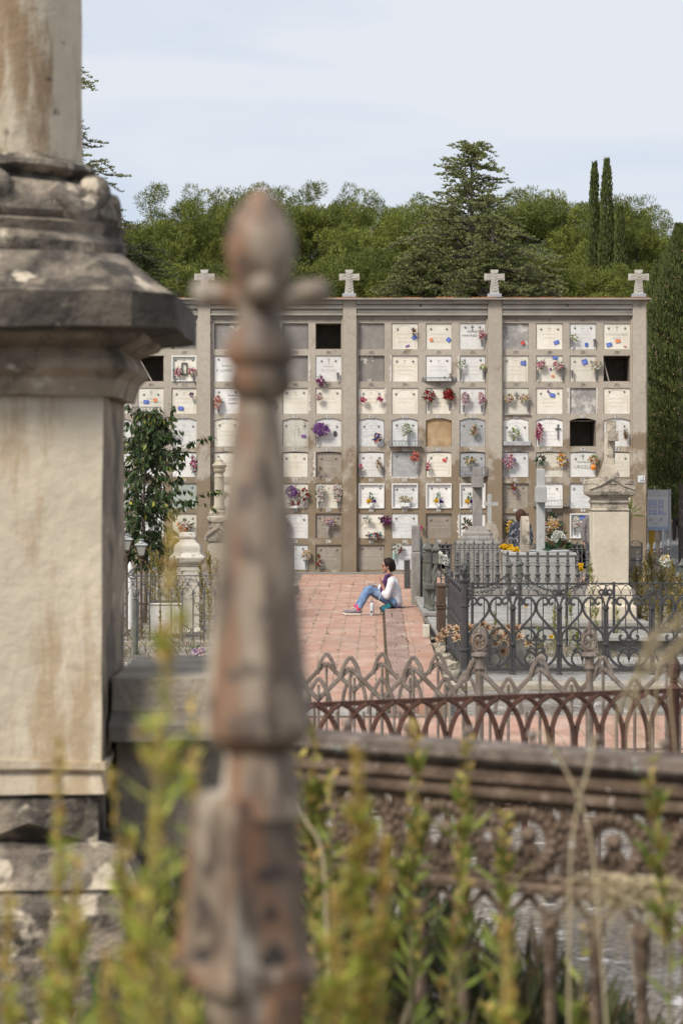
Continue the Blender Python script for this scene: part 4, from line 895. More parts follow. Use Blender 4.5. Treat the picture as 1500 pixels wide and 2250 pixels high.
# marble tomb kerbs stepping along the path
def slab(label, x0, x1, y0, y1, z0, z1, mat, name='tomb_slab', over=.03):
    t = thing(name, label, 'tomb', ((x0 + x1) / 2, (y0 + y1) / 2, z0))
    MB().box(x0 + over, x1 - over, y0 + over, y1 - over, z0, z1 - .06).build('kerb', mat, t, bevel=.006)
    MB().box(x0, x1, y0, y1, z1 - .059, z1).build('slab', M_MARB, t, bevel=.008)
    return t
slab('pale marble tomb slab under the bundled green columns', 1.30, 4.9, 38.4, 43.2, 0, .27, M_MARB)
slab('lower whitish marble block with a dark front, beside the path', 1.34, 1.62, 34.4, 37.9, 0, .23, M_BLACK)
simple('small_box', MB().box(1.17, 1.26, 34.6, 34.9, .128, .30), flat('off_white_plastic', (0.60, 0.58, 0.48)), 'small off-white box standing on the path edge', 'box', bevel=.006)
slab('long grey bench-like tomb slab behind the heart scroll fence', 3.35, 7.0, 32.2, 32.9, 0, .30, M_CEM, over=.12)
slab('flat pale marble grave slab just behind the heart scroll fence', 2.5, 7.2, 30.2, 31.3, 0, .10, M_CEM)
slab('upper marble step behind the weeds in the heart scroll enclosure', 1.8, 4.5, 35.2, 37.6, 0, .30, M_PALEG)
# planter with succulents
t = thing('stone_planter', 'grey stone trough in the corner of the heart scroll fence', 'planter', (1.98, 30.9, 0)); 
m = MB(); m.box(1.60, 2.33, 30.5, 30.56, 0, .39); m.box(1.60, 2.33, 31.2, 31.26, 0, .39); m.box(1.60, 1.66, 30.561, 31.199, 0, .385); m.box(2.27, 2.33, 30.561, 31.199, 0, .385); m.build('trough', M_CEM, t, bevel=.008)
MB().box(1.661, 2.269, 30.562, 31.198, .2, .36).build('soil', flat('dark_soil', (.05, .04, .03), .9), t)
M_SUC = FOL('succulent_leaves', [(0.48, 0.30, 0.19), (0.55, 0.38, 0.24), (0.42, 0.36, 0.20), (0.60, 0.34, 0.28)], trans=.05)
rg = np.random.default_rng(21)
SU = [(974, 1392, 31.6), (985, 1380, 31.9), (1003, 1383, 30.6), (1004, 1402, 30.4), (1032, 1382, 30.3), (1040, 1405, 30.2), (1050, 1416, 30.1), (1084, 1392, 30.2), (1092, 1384, 30.4), (1100, 1402, 30.2), (1112, 1392, 30.3), (1120, 1410, 30.1), (1088, 1415, 30.15), (1118, 1378, 30.4), (1135, 1383, 30.3), (1070, 1380, 30.7), (1060, 1372, 31), (1104, 1432, 30.1), (1160, 1414, 30.2), (1022, 1395, 30.3), (1078, 1400, 30.3), (966, 1402, 31.4), (1128, 1398, 30.2), (1052, 1395, 30.4), (1140, 1400, 30.2)]
for i, (px, py, dd) in enumerate(SU):
    c = P(px, py, dd); r = rg.uniform(.06, .09)
    ax = np.array([rg.uniform(-.5, .5), -1, rg.uniform(.0, .8)]); ax /= np.linalg.norm(ax); t1 = np.cross(ax, [0, 0, 1]); t1 /= np.linalg.norm(t1); t2 = np.cross(ax, t1)
    Pp, D, U, L = [], [], [], []
    for j in range(26):
        a = 2.4 * j; ti = .15 + 1.25 * (j / 26); dv = (t1 * math.cos(a) + t2 * math.sin(a)) * math.sin(ti) + ax * math.cos(ti)
        Pp.append(np.array(c)); D.append(dv); U.append(np.cross(ax, dv) + 1e-3); L.append(r * (.7 + .4 * j / 26))
    th = thing('succulent', 'pinkish tan rosette succulent spilling around the corner of the heart scroll fence', 'succulent', tuple(c), 'rosette succulents by the scroll fence')
    leaves('rosette', Pp, D, U, L, np.array(L) * .42, M_SUC, th, fold=.3)
    foot = Vector((min(max(c.x, 1.62), 2.3), 30.8, .37)); MB().tube([c, (c + foot) / 2 + Vector((0, 0, .05)), foot], .008, 5).build('stem', flat('succulent_stem', (.22, .15, .1)), th)
# palm seedling against the pedestal
d = 37; c = P(1382, 1130, d)
t = thing('yucca', 'small spiky palm with a thin bare trunk right of the cream pedestal', 'palm', (c.x, d, 0)); 
MB().tube([(c.x - .03, d, 0), (c.x - .03, d, .9), (c.x - .02, d, 1.5), c], [.04, .035, .035, .03], 7).build('trunk', S('yucca_trunk', (.28, .22, .16), (.16, .12, .08), 8, bump=.9), t, smooth=True)
n = 26; a = rg.uniform(-.2, math.pi * .75, n); a[:14] = rg.uniform(1.3, 1.9, 14)
leaves('foliage', np.repeat([[c.x, c.y, c.z]], n, 0), np.stack([np.cos(a), rg.uniform(-.4, .4, n), np.sin(a)], 1), rdir(rg, n), rg.uniform(.2, .36, n), .022, FOL('yucca_leaves', [(.20, .28, .07), (.34, .36, .10)]), t)
# map sign beyond the end of the wall
d = 63; pp = F / d; sx = lambda px: (px - 750) / pp; sz = lambda y: EYE - (y - 1041) / pp
t = thing('map_sign', 'grey cemetery map board on a slim post just past the end of the wall', 'sign', (sx(1448), d, 0))
MB().box(sx(1421), sx(1467.5), d, d + .05, sz(1165), sz(1076)).build('panel', flat('sign_grey', (0.60, 0.61, 0.61), .4), t)
MB().box(sx(1467.8), sx(1473), d - .01, d + .07, 0, sz(1075)).build('post', flat('sign_post_grey', (0.40, 0.42, 0.44), .4), t)
MB().box(sx(1421.5), sx(1467), d - .006, d - .001, sz(1090.8), sz(1076.5)).build('header', flat('sign_header', (0.50, 0.51, 0.51), .4), t)
MB().box(sx(1421.5), sx(1467), d - .007, d - .001, sz(1165), sz(1157)).build('footer', flat('sign_footer_blue', (0.36, 0.42, 0.58), .4), t)
m = MB()
MP = flat('map_blue', (0.36, 0.40, 0.58))
for (xa, xb, ya, yb) in ((1423, 1442, 1098, 1101), (1445, 1457, 1098, 1101), (1423, 1442, 1102.5, 1106), (1445, 1457, 1102.5, 1106), (1423, 1431, 1107, 1111), (1433, 1442, 1107, 1111), (1423, 1428, 1112.5, 1117), (1430, 1435, 1112.5, 1117), (1437, 1442, 1112.5, 1117), (1445, 1449, 1107, 1117), (1451, 1456, 1109, 1117), (1423, 1431, 1120, 1125), (1433, 1442, 1120, 1125), (1423, 1429, 1126.5, 1131), (1431, 1442, 1126.5, 1131), (1445, 1451, 1120, 1131), (1452.5, 1457, 1123, 1131), (1458, 1462, 1127, 1131)):
    m.box(sx(xa), sx(xb), d - .004, d - .001, sz(yb), sz(ya))
m.build('map', MP, t)
m = MB()
for (xa, xb, y) in ((1424, 1434, 1139), (1424, 1434, 1141.5), (1424, 1434, 1144), (1446, 1455, 1139), (1446, 1455, 1141.5), (1446, 1455, 1144), (1433, 1445, 1149), (1433, 1444, 1151.5), (1425, 1434, 1161), (1443, 1452, 1161), (1436, 1442, 1080.3)): m.box(sx(xa), sx(xb), d - .010, d - .0075, sz(y + .6), sz(y))
m.build('small_print', flat('print_grey', (.2, .2, .22)), t)
m = MB()
for y in (1079, 1084, 1089): m.lathe([(.012, 0), (.012, .004)], (0, 0, 0), 8).xf(Matrix.Translation((sx(1470.3), d - .012, sz(y))) @ Matrix.Rotation(R(90), 4, 'X'), len(m.v) - 16)
m.build('bolt', M_TEXT, t)
simple('yellow_bin', MB().box(sx(1431), sx(1444), d + .6, d + .75, 0, sz(1150)), flat('yellow_paint', (.62, .36, .01), .45), 'tall bright yellow post box behind the map sign', 'post', bevel=.01)
t = thing('striped_pole', 'thin white and red pole standing behind the map sign', 'pole', (sx(1453), d + 3, 0))
MB().tube([(sx(1454) * 1.048, d + 3, 0), (sx(1455) * 1.048, d + 3, 1.25)], .03, 8).build('pole', M_FRAME, t)
MB().tube([(sx(1454) * 1.048, d + 3, .30), (sx(1454) * 1.048, d + 3, .42)], .033, 8).build('band', flat('red_paint', (.5, .03, .03)), t)
# ================================================================== ironwork right
def catmull(pts, n=6, closed=False):
    P_ = [Vector(p) for p in pts]; out = []
    N = len(P_)
    for i in range(N - 1):
        p0, p1, p2, p3 = P_[max(i - 1, 0)], P_[i], P_[i + 1], P_[min(i + 2, N - 1)]
        for k in range(n):
            t = k / n; out.append(.5 * ((2 * p1) + (p2 - p0) * t + (2 * p0 - 5 * p1 + 4 * p2 - p3) * t * t + (3 * p1 - p0 - 3 * p2 + p3) * t ** 3))
    out.append(P_[-1]); return out
class Run:                          # a straight fence run: local (s along, z) -> world
    def __init__(s, a, b): s.a = Vector((a[0], a[1], 0)); s.b = Vector((b[0], b[1], 0)); s.u = (s.b - s.a).normalized(); s.L = (s.b - s.a).length; s.n = Vector((s.u.y, -s.u.x, 0))
    def __call__(s, t, z, o=0.0): p = s.a + s.u * t + s.n * o; return Vector((p.x, p.y, z))
M_SCR = S('black_grey_iron', (0.052, 0.05, 0.05), (0.04, 0.038, 0.038), 8, dirt=(0.10, 0.055, 0.035), dsc=6, dlo=0.62, dhi=0.75, dmul=.5, bump=.15, bsc=90, rough=.45, spec=.5)
F4 = Run((1.5, 29.5), (6.9, 29.5)); p4 = F / 29.5
def z4(y): return EYE - (y - 1041) / p4
def scroll_bay(run, s0, w_, mb, mb2=None, flip=1):
    sc_ = w_ / (102 / p4)
    def C(pts, r=.0115, n=5):
        r *= 1.45
        for sg in (-1, 1):
            q = catmull([run(s0 + w_ / 2 + sg * x / p4 * sc_, z4(y)) for x, y in pts], n)
            mb.tube(q, r, 5)
    C([(-17, 1326), (-20, 1329), (-25, 1326), (-26, 1319), (-20, 1313), (-11, 1315), (-4, 1323), (-1, 1335), (-5, 1348), (-16, 1362), (-34, 1381)])
    C([(-49, 1345), (-48, 1328), (-43, 1316), (-35, 1313), (-29, 1318), (-30, 1326), (-35, 1328), (-37, 1323)], .010)
    C([(-46, 1318), (-41, 1308), (-36, 1301), (-41, 1296), (-47, 1299), (-46, 1305), (-42, 1304)], .009)
    C([(-47, 1408), (-43, 1392), (-33, 1382), (-19, 1380), (-6, 1388), (-3, 1399), (-9, 1407), (-18, 1406), (-20, 1398), (-15, 1396)], .0115)
    C([(-47, 1412), (-45, 1436), (-34, 1455), (-17, 1466), (0, 1469)], .0125)
    C([(0, 1449), (-4, 1437), (-13, 1433), (-22, 1440), (-23, 1452), (-14, 1463), (0, 1467)], .010)
    C([(0, 1418), (-8, 1414), (-11, 1409), (-6, 1407), (-3, 1410)], .009)
    C([(0, 1432), (-7, 1424), (-16, 1426), (-20, 1431), (-14, 1430), (-8, 1433)], .009)
    c = run(s0 + w_ / 2, 0)
    mb.tube([(c.x, c.y, z4(1400)), (c.x, c.y, z4(1446)), (c.x, c.y, z4(1458))], [.009, .012, .003], 6)
def lamp_post_iron(name, t, c, z0, z1, r, fin, mat):
    m = MB(); m.lathe([(r * 1.5, z0), (r * 1.5, z0 + .05), (r * 1.05, z0 + .09), (r, z0 + .12), (r, z0 + .30), (r * 1.25, z0 + .31), (r * 1.25, z0 + .335), (r, z0 + .345), (r * .95, z1 - .34), (r * 1.2, z1 - .335), (r * 1.2, z1 - .31), (r * .92, z1 - .30), (r * .9, z1 - .05), (r * 1.4, z1 - .02), (r * 1.4, z1)], (c[0], c[1], 0), 8, math.pi / 8)
    p = m.build(name, mat, t, bevel=0)
    m = MB(); n0 = 10; h = fin
    for k in range(9): pass
    m.lathe([(r * .5, z1), (r * .6, z1 + h * .12), (r * 1.1, z1 + h * .35), (r * 1.25, z1 + h * .6), (r * 1.0, z1 + h * .85), (r * .35, z1 + h)], (c[0], c[1], 0), 12)
    n = 12; L = len(m.v) // n
    for j in range(L):
        for k in range(n):
            v = Vector(m.v[j * n + k]); dx = Vector((v.x - c[0], v.y - c[1], 0)); dx.rotate(Matrix.Rotation(j * .35, 3, 'Z')); f = 1.0 if k % 2 else .8
            m.v[j * n + k] = (c[0] + dx.x * f, c[1] + dx.y * f, v.z)
    m.build('finial', mat, p)
    return p
t = thing('iron_fence', 'dark iron grave fence with big heart scrolls and a twisted corner finial', 'fence', (1.5, 29.5, 0))
lamp_post_iron('corner_post', t, (1.5, 29.5), -.0, z4(1273), .052, .20, M_SCR)
w_ = 102 / p4
m = MB(); m.box(1.56, 7.15, 29.485, 29.515, z4(1474), z4(1467.5)); m.build('bottom_rail', M_SCR, t)
s0 = .02
for k in range(9):
    m = MB(); scroll_bay(F4, .02 + k * w_, w_, m); m.build('scroll_panel', M_SCR, t, smooth=True)
    s = .02 + (k + 1) * w_; c = F4(s, 0)
    m = MB()
    for q in (-.016, .016): m.tube([(c.x + q, c.y, .06), (c.x + q, c.y, z4(1330))], .018, 6)
    m.lathe([(.045, 0), (.045, .03), (.022, .05), (.02, .10)], c, 8)
    for y in (1336, 1415): m.lathe([(.028, z4(y) - .022), (.042, z4(y) - .012), (.042, z4(y) + .012), (.028, z4(y) + .022)], (c.x, c.y, 0), 8)
    m.lathe([(.018, z4(1310)), (.028, z4(1300)), (.014, z4(1292)), (.003, z4(1282))], (c.x, c.y, 0), 6)
    m.build('upright', M_SCR, t)
RS = Run((1.5, 29.5), (1.5, 33.4)); 
m = MB(); m.tube([RS(.1, z4(1470)), RS(3.8, z4(1470))], .018, 4); m.tube([RS(.1, z4(1330)), RS(3.8, z4(1330))], .015, 4); m.build('rail', M_SCR, t)
for k in range(7):
    m = MB(); scroll_bay(RS, .03 + k * .55, .55, m); m.build('scroll_panel', M_SCR, t, smooth=True); c = RS(.03 + (k + 1) * .55, 0); m = MB(); m.tube([(c.x, c.y, 0), (c.x, c.y, 1.02)], .022, 6); m.build('upright', M_SCR, t)
lamp_post_iron('corner_post', t, (1.5, 33.5), 0, .94, .045, .20, M_SCR)
# back run: rail over little interlaced arches
t = thing('iron_fence', 'dark iron fence with small interlaced arches along its rail, behind the heart scroll fence', 'fence', (1.6, 34.2, 0))
RB = Run((1.6, 34.2), (7.6, 34.2)); zt2 = .92
m = MB(); m.tube([RB(0, zt2), RB(6, zt2)], .013, 4); m.tube([RB(0, zt2 - .17), RB(6, zt2 - .17)], .009, 4); m.tube([RB(0, .12), RB(6, .12)], .012, 4); m.build('rail', M_SCR, t)
m = MB(); n = 46
for k in range(n):
    s = k * 6 / n; w2 = 6 / n
    m.tube([RB(s + w2 * (1 - math.cos(a)), zt2 - .16 + .15 * math.sin(a)) for a in np.linspace(0, math.pi, 9)], .006, 4)
m.build('arch_band', M_SCR, t)
for k in range(36):
    s = .08 + k * 6 / 36; big = k % 4 == 1
    m = MB(); m.tube([RB(s, 0.02), RB(s, zt2 - .17 if not big else zt2 + .02)], .009 if not big else .022, 6)
    if big: m.lathe([(.024, 0), (.034, .012), (.024, .024)], RB(s, .62), 8)
    m.build('upright', M_SCR, t)
# rusty panel
d = 34.3; t = thing('rusty_fence_post', 'wide rust brown cast iron post beside the corner of the heart scroll fence', 'fence post', (1.41, d, 0))
M_RUST = S('rusted_iron', (0.095, 0.06, 0.04), (0.07, 0.047, 0.034), 5, dirt=(0.055, 0.042, 0.035), dsc=5, dlo=0.5, dhi=0.7, dmul=.7, bump=.5)
m = MB(); m.box(1.365, 1.475, d - .1, d + .6, 0, .89); m.build('post', M_RUST, t, bevel=.006)
for z in (.60, .56, .87, .02): MB().box(1.345, 1.485, d - .112, d + .61, z, z + .025).build('moulding', M_RUST, t, bevel=.005)
# balusters with rosettes
t = thing('iron_fence', 'grey cast iron fence of cross-topped balusters with round rosettes', 'fence', (2, 44.6, 0))
pb = F / 44.6; zb_ = lambda y: EYE - (y - 1041) / pb
RBa = Run(((975 - 750) / pb, 44.6), ((1420 - 750) / pb, 44.6))
m = MB(); m.tube([RBa(0, zb_(1237)), RBa(RBa.L, zb_(1237))], .009, 4); m.tube([RBa(0, zb_(1243)), RBa(RBa.L, zb_(1243))], .006, 4); m.tube([RBa(0, zb_(1284)), RBa(RBa.L, zb_(1284))], .012, 4); m.build('rail', M_IRON, t)
st = 22 / pb; bal = None
for k in range(21):
    s = .06 + k * st; c = RBa(s, 0)
    m = MB(); Z = zb_
    m.lathe([(0.0270, Z(1284)), (0.0270, Z(1268)), (0.0607, Z(1262)), (0.0270, Z(1258)), (0.0324, Z(1246)), (0.0567, Z(1243)), (0.0297, Z(1240)), (0.0243, Z(1232)), (0.0405, Z(1230)), (0.0189, Z(1228)), (0.0189, Z(1219)), (0.0270, Z(1217)), (0.0297, Z(1214)), (0.0054, Z(1211))], (c.x, c.y, 0), 7)
    m.cbox((c.x, c.y, Z(1221)), .085, .02, .022); m.cbox((c.x, c.y, Z(1226)), .06, .018, .016)
    m.tube([(c.x + .05 * math.cos(a), c.y, Z(1273) + .052 * math.sin(a)) for a in np.linspace(0, 2 * math.pi, 11)], .011, 5)
    for a in range(6): m.tube([(c.x, c.y, Z(1273)), (c.x + .045 * math.cos(a * math.pi / 3), c.y, Z(1273) + .045 * math.sin(a * math.pi / 3))], .009, 4)
    m.tube([(c.x, c.y, .03), (c.x, c.y, Z(1284))], .011, 5)
    m.build('baluster', M_IRON, t)
m = MB(); m.box(RBa.a.x - .1, RBa.b.x + .1, 44.5, 44.72, 0, .03 + .0); m.box(RBa.a.x - .1, RBa.b.x + .1, 44.48, 44.74, 0, .35); m.build('kerb', M_CEM, t)
# spear and hoop fence
t = thing('iron_fence', 'tall dark wrought iron fence with spear tips through double hoops', 'fence', (1.8, 48.6, 0))
ps = F / 48.6; Z = lambda y: EYE - (y - 1041) / ps
RSp = Run(((925 - 750) / ps, 48.6), ((1320 - 750) / ps, 48.6))
m = MB(); [m.tube([RSp(0, Z(y)), RSp(RSp.L, Z(y))], r, 4) for y, r in ((1205, .016), (1210, .010), (1250, .010), (1292, .014))]; m.build('rail', M_IRON, t)
st = 10.3 / ps; n = int(RSp.L / st)
m = MB()
for k in range(0, n, 2):
    s = k * st; m.tube([RSp(s + st * (1 - math.cos(a)), Z(1205) + .085 * math.sin(a)) for a in np.linspace(0, math.pi, 8)], .009, 4); m.tube([RSp(s + st * (2 - math.cos(a)), Z(1205) + .085 * math.sin(a)) for a in np.linspace(0, math.pi, 8)], .009, 4)
    m.tube([RSp(s + st * (1 - .9 * math.cos(a)), Z(1222) + .07 * math.sin(a)) for a in np.linspace(0, 2 * math.pi, 11)], .005, 4)
m.build('hoops', M_IRON, t)
for k in range(n):
    c = RSp(.02 + k * st, 0); m = MB(); big = k % 2
    m.tube([(c.x, c.y, .02), (c.x, c.y, Z(1194))], .0125, 5)
    if big: m.lathe([(.008, Z(1196)), (.022, Z(1192)), (.003, Z(1184))], (c.x, c.y, 0), 5); m.cbox((c.x, c.y, Z(1194)), .055, .012, .010)
    m.build('upright', M_IRON, t)
# dark receding side panels by the stone post
t = thing('iron_fence', 'dark sheet-like iron fence end receding beside the tall stone post', 'fence', (1.5, 46, 0))
pp = F / 46; RD = Run(((913 - 750) / pp + .02, 44.4), (1.62, 49))
m = MB(); m.tube([RD(0, 1.1), RD(RD.L, 1.1)], .02, 4); m.tube([RD(0, .2), RD(RD.L, .2)], .02, 4); m.build('rail', M_IRON, t)
for k in range(24):
    s = k * RD.L / 24; m = MB(); m.tube([RD(s, .05), RD(s, 1.12), RD(s, 1.22)], [.02, .02, .004], 5); m.build('upright', M_IRON, t)
t = thing('iron_fence', 'lower louvred grey iron fence end behind the bundled green columns', 'fence', (1.62, 42, 0))
RE = Run((1.42, 41.2), (1.62, 44.2))
m = MB(); [m.tube([RE(0, z), RE(RE.L, z)], .022, 4) for z in (.32, .9)]; m.build('rail', M_IRON, t)
for k in range(20):
    m = MB(); s = k * RE.L / 20; m.tube([RE(s, .27), RE(s, .93)], .022, 4); m.build('upright', M_IRON, t)
for px, d_, h in ((925, 43.9, 1.02), (933, 43.4, 1.22)):
    pp = F / d_; X = (px - 750) / pp; t = thing('iron_post', 'short grey iron post with an acorn finial, %s of the two by the stone post' % ('left' if px < 930 else 'right'), 'post', (X, d_, 0))
    MB().lathe([(.035, 0), (.03, .1), (.026, h - .17), (.045, h - .15), (.03, h - .13)], (X, d_, 0), 8).build('shaft', M_IRON, t, smooth=True)
    MB().lathe([(.02, h - .13), (.045, h - .10), (.044, h - .05), (.02, h - .01), (.004, h)], (X, d_, 0), 10).build('finial', flat('pale_iron_paint', (.16, .165, .165), .5), t, smooth=True)
# bundle of green twisted columns
M_GRI = S('green_grey_iron', (0.13, 0.135, 0.115), (0.09, 0.095, 0.08), 6, dirt=(.13, .10, .07), dsc=7, dlo=.6, dhi=.7, dmul=.4, bump=.2, rough=.5)
def twist_col(t, a, b, r, cap=True):
    a, b = Vector(a), Vector(b); m = MB(); N = 22; n = 10; vs = []
    for j in range(N + 1):
        f = j / N; c = a.lerp(b, f)
        for k in range(n):
            th = 2 * math.pi * k / n + f * 4.5; rr = r * (1.08 if k % 2 else .84)
            vs.append((c.x + rr * math.cos(th), c.y + rr * math.sin(th), c.z))
    m.add(vs, [(j * n + k, j * n + (k + 1) % n, (j + 1) * n + (k + 1) % n, (j + 1) * n + k) for j in range(N) for k in range(n)])
    m.lathe([(r * 1.5, 0), (r * 1.5, .03), (r * 1.1, .06), (r * 1.1, .1)], a, 10)
    if cap: m.sq([(r * 1.15, 0), (r * 1.3, .02), (r * 1.3, .16), (r * .9, .165), (r * 1.0, .19), (r * 1.8, .22), (r * 1.7, .25), (r * .7, .32), (.004, .38)], b)
    return m.build('column', M_GRI, t)
t = thing('column_bundle', 'bundle of green grey twisted iron columns strapped together on the marble slab', 'iron columns', (1.45, 38.9, .27))
for (pb_, pt_, dd) in ((936, 934, 39.6), (941, 939, 39.4), (946, 943, 39.1), (948, 957, 38.8)):
    pp = F / dd; twist_col(t, ((pb_ - 750) / pp, dd, .271), ((pt_ - 750) / pp, dd, 1.02), .036, cap=(pt_ in (939, 957)))
m = MB(); pp = F / 39; m.box((931 - 750) / pp, (953 - 750) / pp, 38.72, 39.75, .62, .70); m.build('strap', M_GRI, t, bevel=.008)
B(None, None, 0, 0, 969, 1229, 26, 20, ['white'], None, nl=30, dens=1.2, petal=.075, dist=40.5, label='white lilies with green leaves beside the bundled green columns', group='bouquets on tombs')
B(None, None, 0, 0, 959, 1220, 16, 12, ['white'], None, nl=10, dens=1.3, petal=.07, dist=40.8, label='white lily heads over the bundled green columns', group='bouquets on tombs')
B(None, None, 0, 0, 1460, 1233, 20, 20, ['white', 'white', 'white', 'cream', 'yellow'], None, nl=30, dens=1.2, petal=.06, dist=40.4, label='white, yellow and pink lilies tied to the chain post', group='bouquets on tombs')
# chain posts and chains
def chain_post(px, d, ytop, label):
    pp = F / d; X = (px - 750) / pp; zt_ = EYE - (ytop - 1041) / pp
    t = thing('chain_post', label, 'post', (X, d, 0), 'green iron chain posts'); r = .036
    m = MB(); m.lathe([(r * 1.5, 0), (r * 1.4, .08), (r, .12), (r * .9, zt_ - .36)], (X, d, 0), 10); m.build('shaft', M_GRI, t, smooth=True)
    m = MB(); m.sq([(r * 1.1, zt_ - .36), (r * 1.25, zt_ - .34), (r * 1.25, zt_ - .17), (r * .9, zt_ - .165), (r * .9, zt_ - .15)], (X, d, 0)); m.lathe([(r * 1.0, zt_ - .149), (r * 1.8, zt_ - .125), (r * 1.7, zt_ - .10), (r * .9, zt_ - .07), (r * .5, zt_ - .03), (.004, zt_)], (X, d, 0), 10); m.build('cap', M_GRI, t)
    return Vector((X, d, zt_ - .25))
c1 = chain_post(1118.5, 41.5, 1227, 'green grey iron chain post, left one of the close pair')
c2 = chain_post(1142, 40.5, 1224, 'green grey iron chain post, right one of the close pair')
c3 = chain_post(1478, 40.5, 1226, 'green grey iron chain post right of the lilies on the far right'); c4 = chain_post(1497, 39.5, 1226, 'green grey iron chain post cut by the right edge of the photo')
M_CHN = flat('dark_chain', (.035, .034, .033), .5, .3)
def chain(a, b, sag, label):
    a, b = Vector(a), Vector(b); L = (b - a).length; n = int(L / .062); m = MB(); pts = []
    for i in range(n + 1):
        f = i / n; p = a.lerp(b, f); p.z -= sag * 4 * f * (1 - f); pts.append(p)
    for i in range(n):
        p, q_ = pts[i], pts[i + 1]; c = (p + q_) / 2; t_ = (q_ - p).normalized(); s = t_.cross(Vector((0, 1, 0)) if i % 2 else Vector((0, 0, 1))).normalized()
        m.tube([c + t_ * .042 * math.cos(a_) + s * .02 * math.sin(a_) for a_ in np.linspace(0, 2 * math.pi, 9)[:-1]], .0065, 4, closed=True)
    tt = simple('chain', m, M_CHN, label, 'chain', 'chains between the iron posts'); return tt
cl = P(957, 1243, 39.2); cl2 = P(940, 1243, 39.6)
chain(cl, c1, .30, 'dark chain sagging from the column bundle to the left post of the pair'); chain(cl2 + Vector((0, 1.5, 0)), c2, .42, 'dark chain sagging lower from the column bundle to the right post of the pair')
chain(c2, P(1318, 1243, 38), .36, 'dark chain from the pair of posts toward the cream pedestal, upper one'); chain(c2 + Vector((0, .05, -.1)), P(1318, 1238, 40), .42, 'dark chain from the pair of posts toward the cream pedestal, lower one')
# acorn posts at right, cage gate
t = thing('iron_fence', 'grey iron fence with four egg-shaped finials near the right edge', 'fence', (6.2, 47, 0))
AP = [(1423, 1193, 50), (1437, 1191, 48.4), (1452, 1189, 46.8), (1468, 1184, 45)]
for (px, y, d_) in AP:
    pp = F / d_; X = (px - 750) / pp; h = EYE - (y - 1041) / pp; r = .036
    m = MB(); m.lathe([(r, 0), (r, .1), (r * .7, .14), (r * .7, h - .22), (r, h - .20), (r * .6, h - .18), (r * .6, h - .14)], (X, d_, 0), 9); po = m.build('post', M_IRON, t, smooth=True)
    m = MB(); m.lathe([(r * .7, h - .14), (r * 1.2, h - .135), (r * 1.2, h - .12), (r * 1.05, h - .10), (r * .95, h - .05), (r * .4, h - .005), (.004, h)], (X, d_, 0), 10); m.build('finial', MATS['pale_iron_paint'], po, smooth=True)
pa, pz = AP[0], AP[-1]; RA = Run(((pa[0] - 750) / F * pa[2], pa[2]), ((pz[0] - 750) / F * pz[2], pz[2]))
m = MB(); [m.tube([RA(0, z), RA(RA.L, z)], .014, 4) for z in (.15, .55, .8)]; m.build('rail', M_IRON, t)
m = MB()
for k in range(30):
    s = RA.L * k / 30; m.tube([RA(s, .15), RA(s + .12, .5), RA(s, .8)], .009, 4); m.tube([RA(s + .12, .15), RA(s, .5), RA(s + .12, .8)], .009, 4)
m.build('lattice', M_IRON, t)
t = thing('iron_gate', 'dark iron gate with a barred arch on top, right of the cream pedestal', 'gate', (wx(1395), 48, 0))
pp = F / 48; x0, x1 = (1380 - 750) / pp, (1411 - 750) / pp; Z = lambda y: EYE - (y - 1041) / pp
m = MB(); [m.box(x0, x1, 48, 48.03, a, b) for a, b in ((.05, .10), (Z(1230), Z(1227)), (Z(1204), Z(1200)))]; m.box(x0, x0 + .03, 48.031, 48.05, 0, Z(1192)); m.box(x1 - .03, x1, 48.031, 48.05, 0, Z(1192)); m.build('frame', M_SCR, t)
m = MB()
for k in range(13): x = x0 + (x1 - x0) * (k + .5) / 13; m.tube([(x, 48.015, .1), (x, 48.015, Z(1204))], .011, 4)
m.tube([((x0 + x1) / 2 + (x1 - x0) * .42 * math.cos(a), 48.015, Z(1201) + .12 * math.sin(a)) for a in np.linspace(0, math.pi, 10)], .012, 4)
for k in range(7): x = x0 + .04 + (x1 - x0 - .08) * k / 6; m.tube([(x, 48.015, Z(1201)), (x, 48.015, Z(1191))], .006, 4)
m.box(x0 + .03, x1 - .03, 48.02, 48.028, .10, .8)
m.build('grille', M_SCR, t)
# ================================================================== the left side, middle distance
d = 38; X = (413 - 750) / F * d
M_WSTONE = S('whitish_limestone', (0.58, 0.54, 0.46), (0.48, 0.44, 0.37), 3, dirt=(0.13, 0.115, 0.10), dsc=6, dlo=0.52, dhi=0.66, dmul=0.8, dstretch=(1, 1, 2.5), bump=0.6)
t = thing('pedestal_monument', 'whitish stepped limestone pedestal with a bell-shaped top, left of the path', 'monument', (X, d, 0))
m = MB(); m.sq(prof(0, d, [(36, 1400), (36, 1385), (30, 1380), (27.5, 1376), (27.5, 1245)]), (X, d, 0)); m.build('shaft', M_WSTONE, t, bevel=.01)
m = MB(); pp = F / d; z = lambda y: EYE - (y - 1041) / pp; [MB().box(X - .14, X + .14, d - 28.6 / pp, d - 27.6 / pp, z(b_), z(a_)).build('panel_moulding', M_WSTONE, t) for a_, b_ in ((1249, 1253), (1378, 1382))]
m = MB(); m.sq(prof(0, d, [(28, 1244.8), (30, 1240), (34, 1236), (36, 1233), (37, 1230), (38.5, 1225), (38, 1222), (29, 1214), (29, 1206), (29, 1202), (28, 1198), (19, 1190), (16, 1184), (18.5, 1182), (18.5, 1177), (15, 1170), (8, 1169)]), (X, d, 0)); o = m.build('cap', M_WSTONE, t, bevel=.012)
d = 42; X = (482 - 750) / F * d; pp = F / d; z = lambda y: EYE - (y - 1041) / pp
t = thing('column_monument', 'slender round stone column with an urn-like capital on a dark gabled pedestal', 'monument', (X, d, 0))
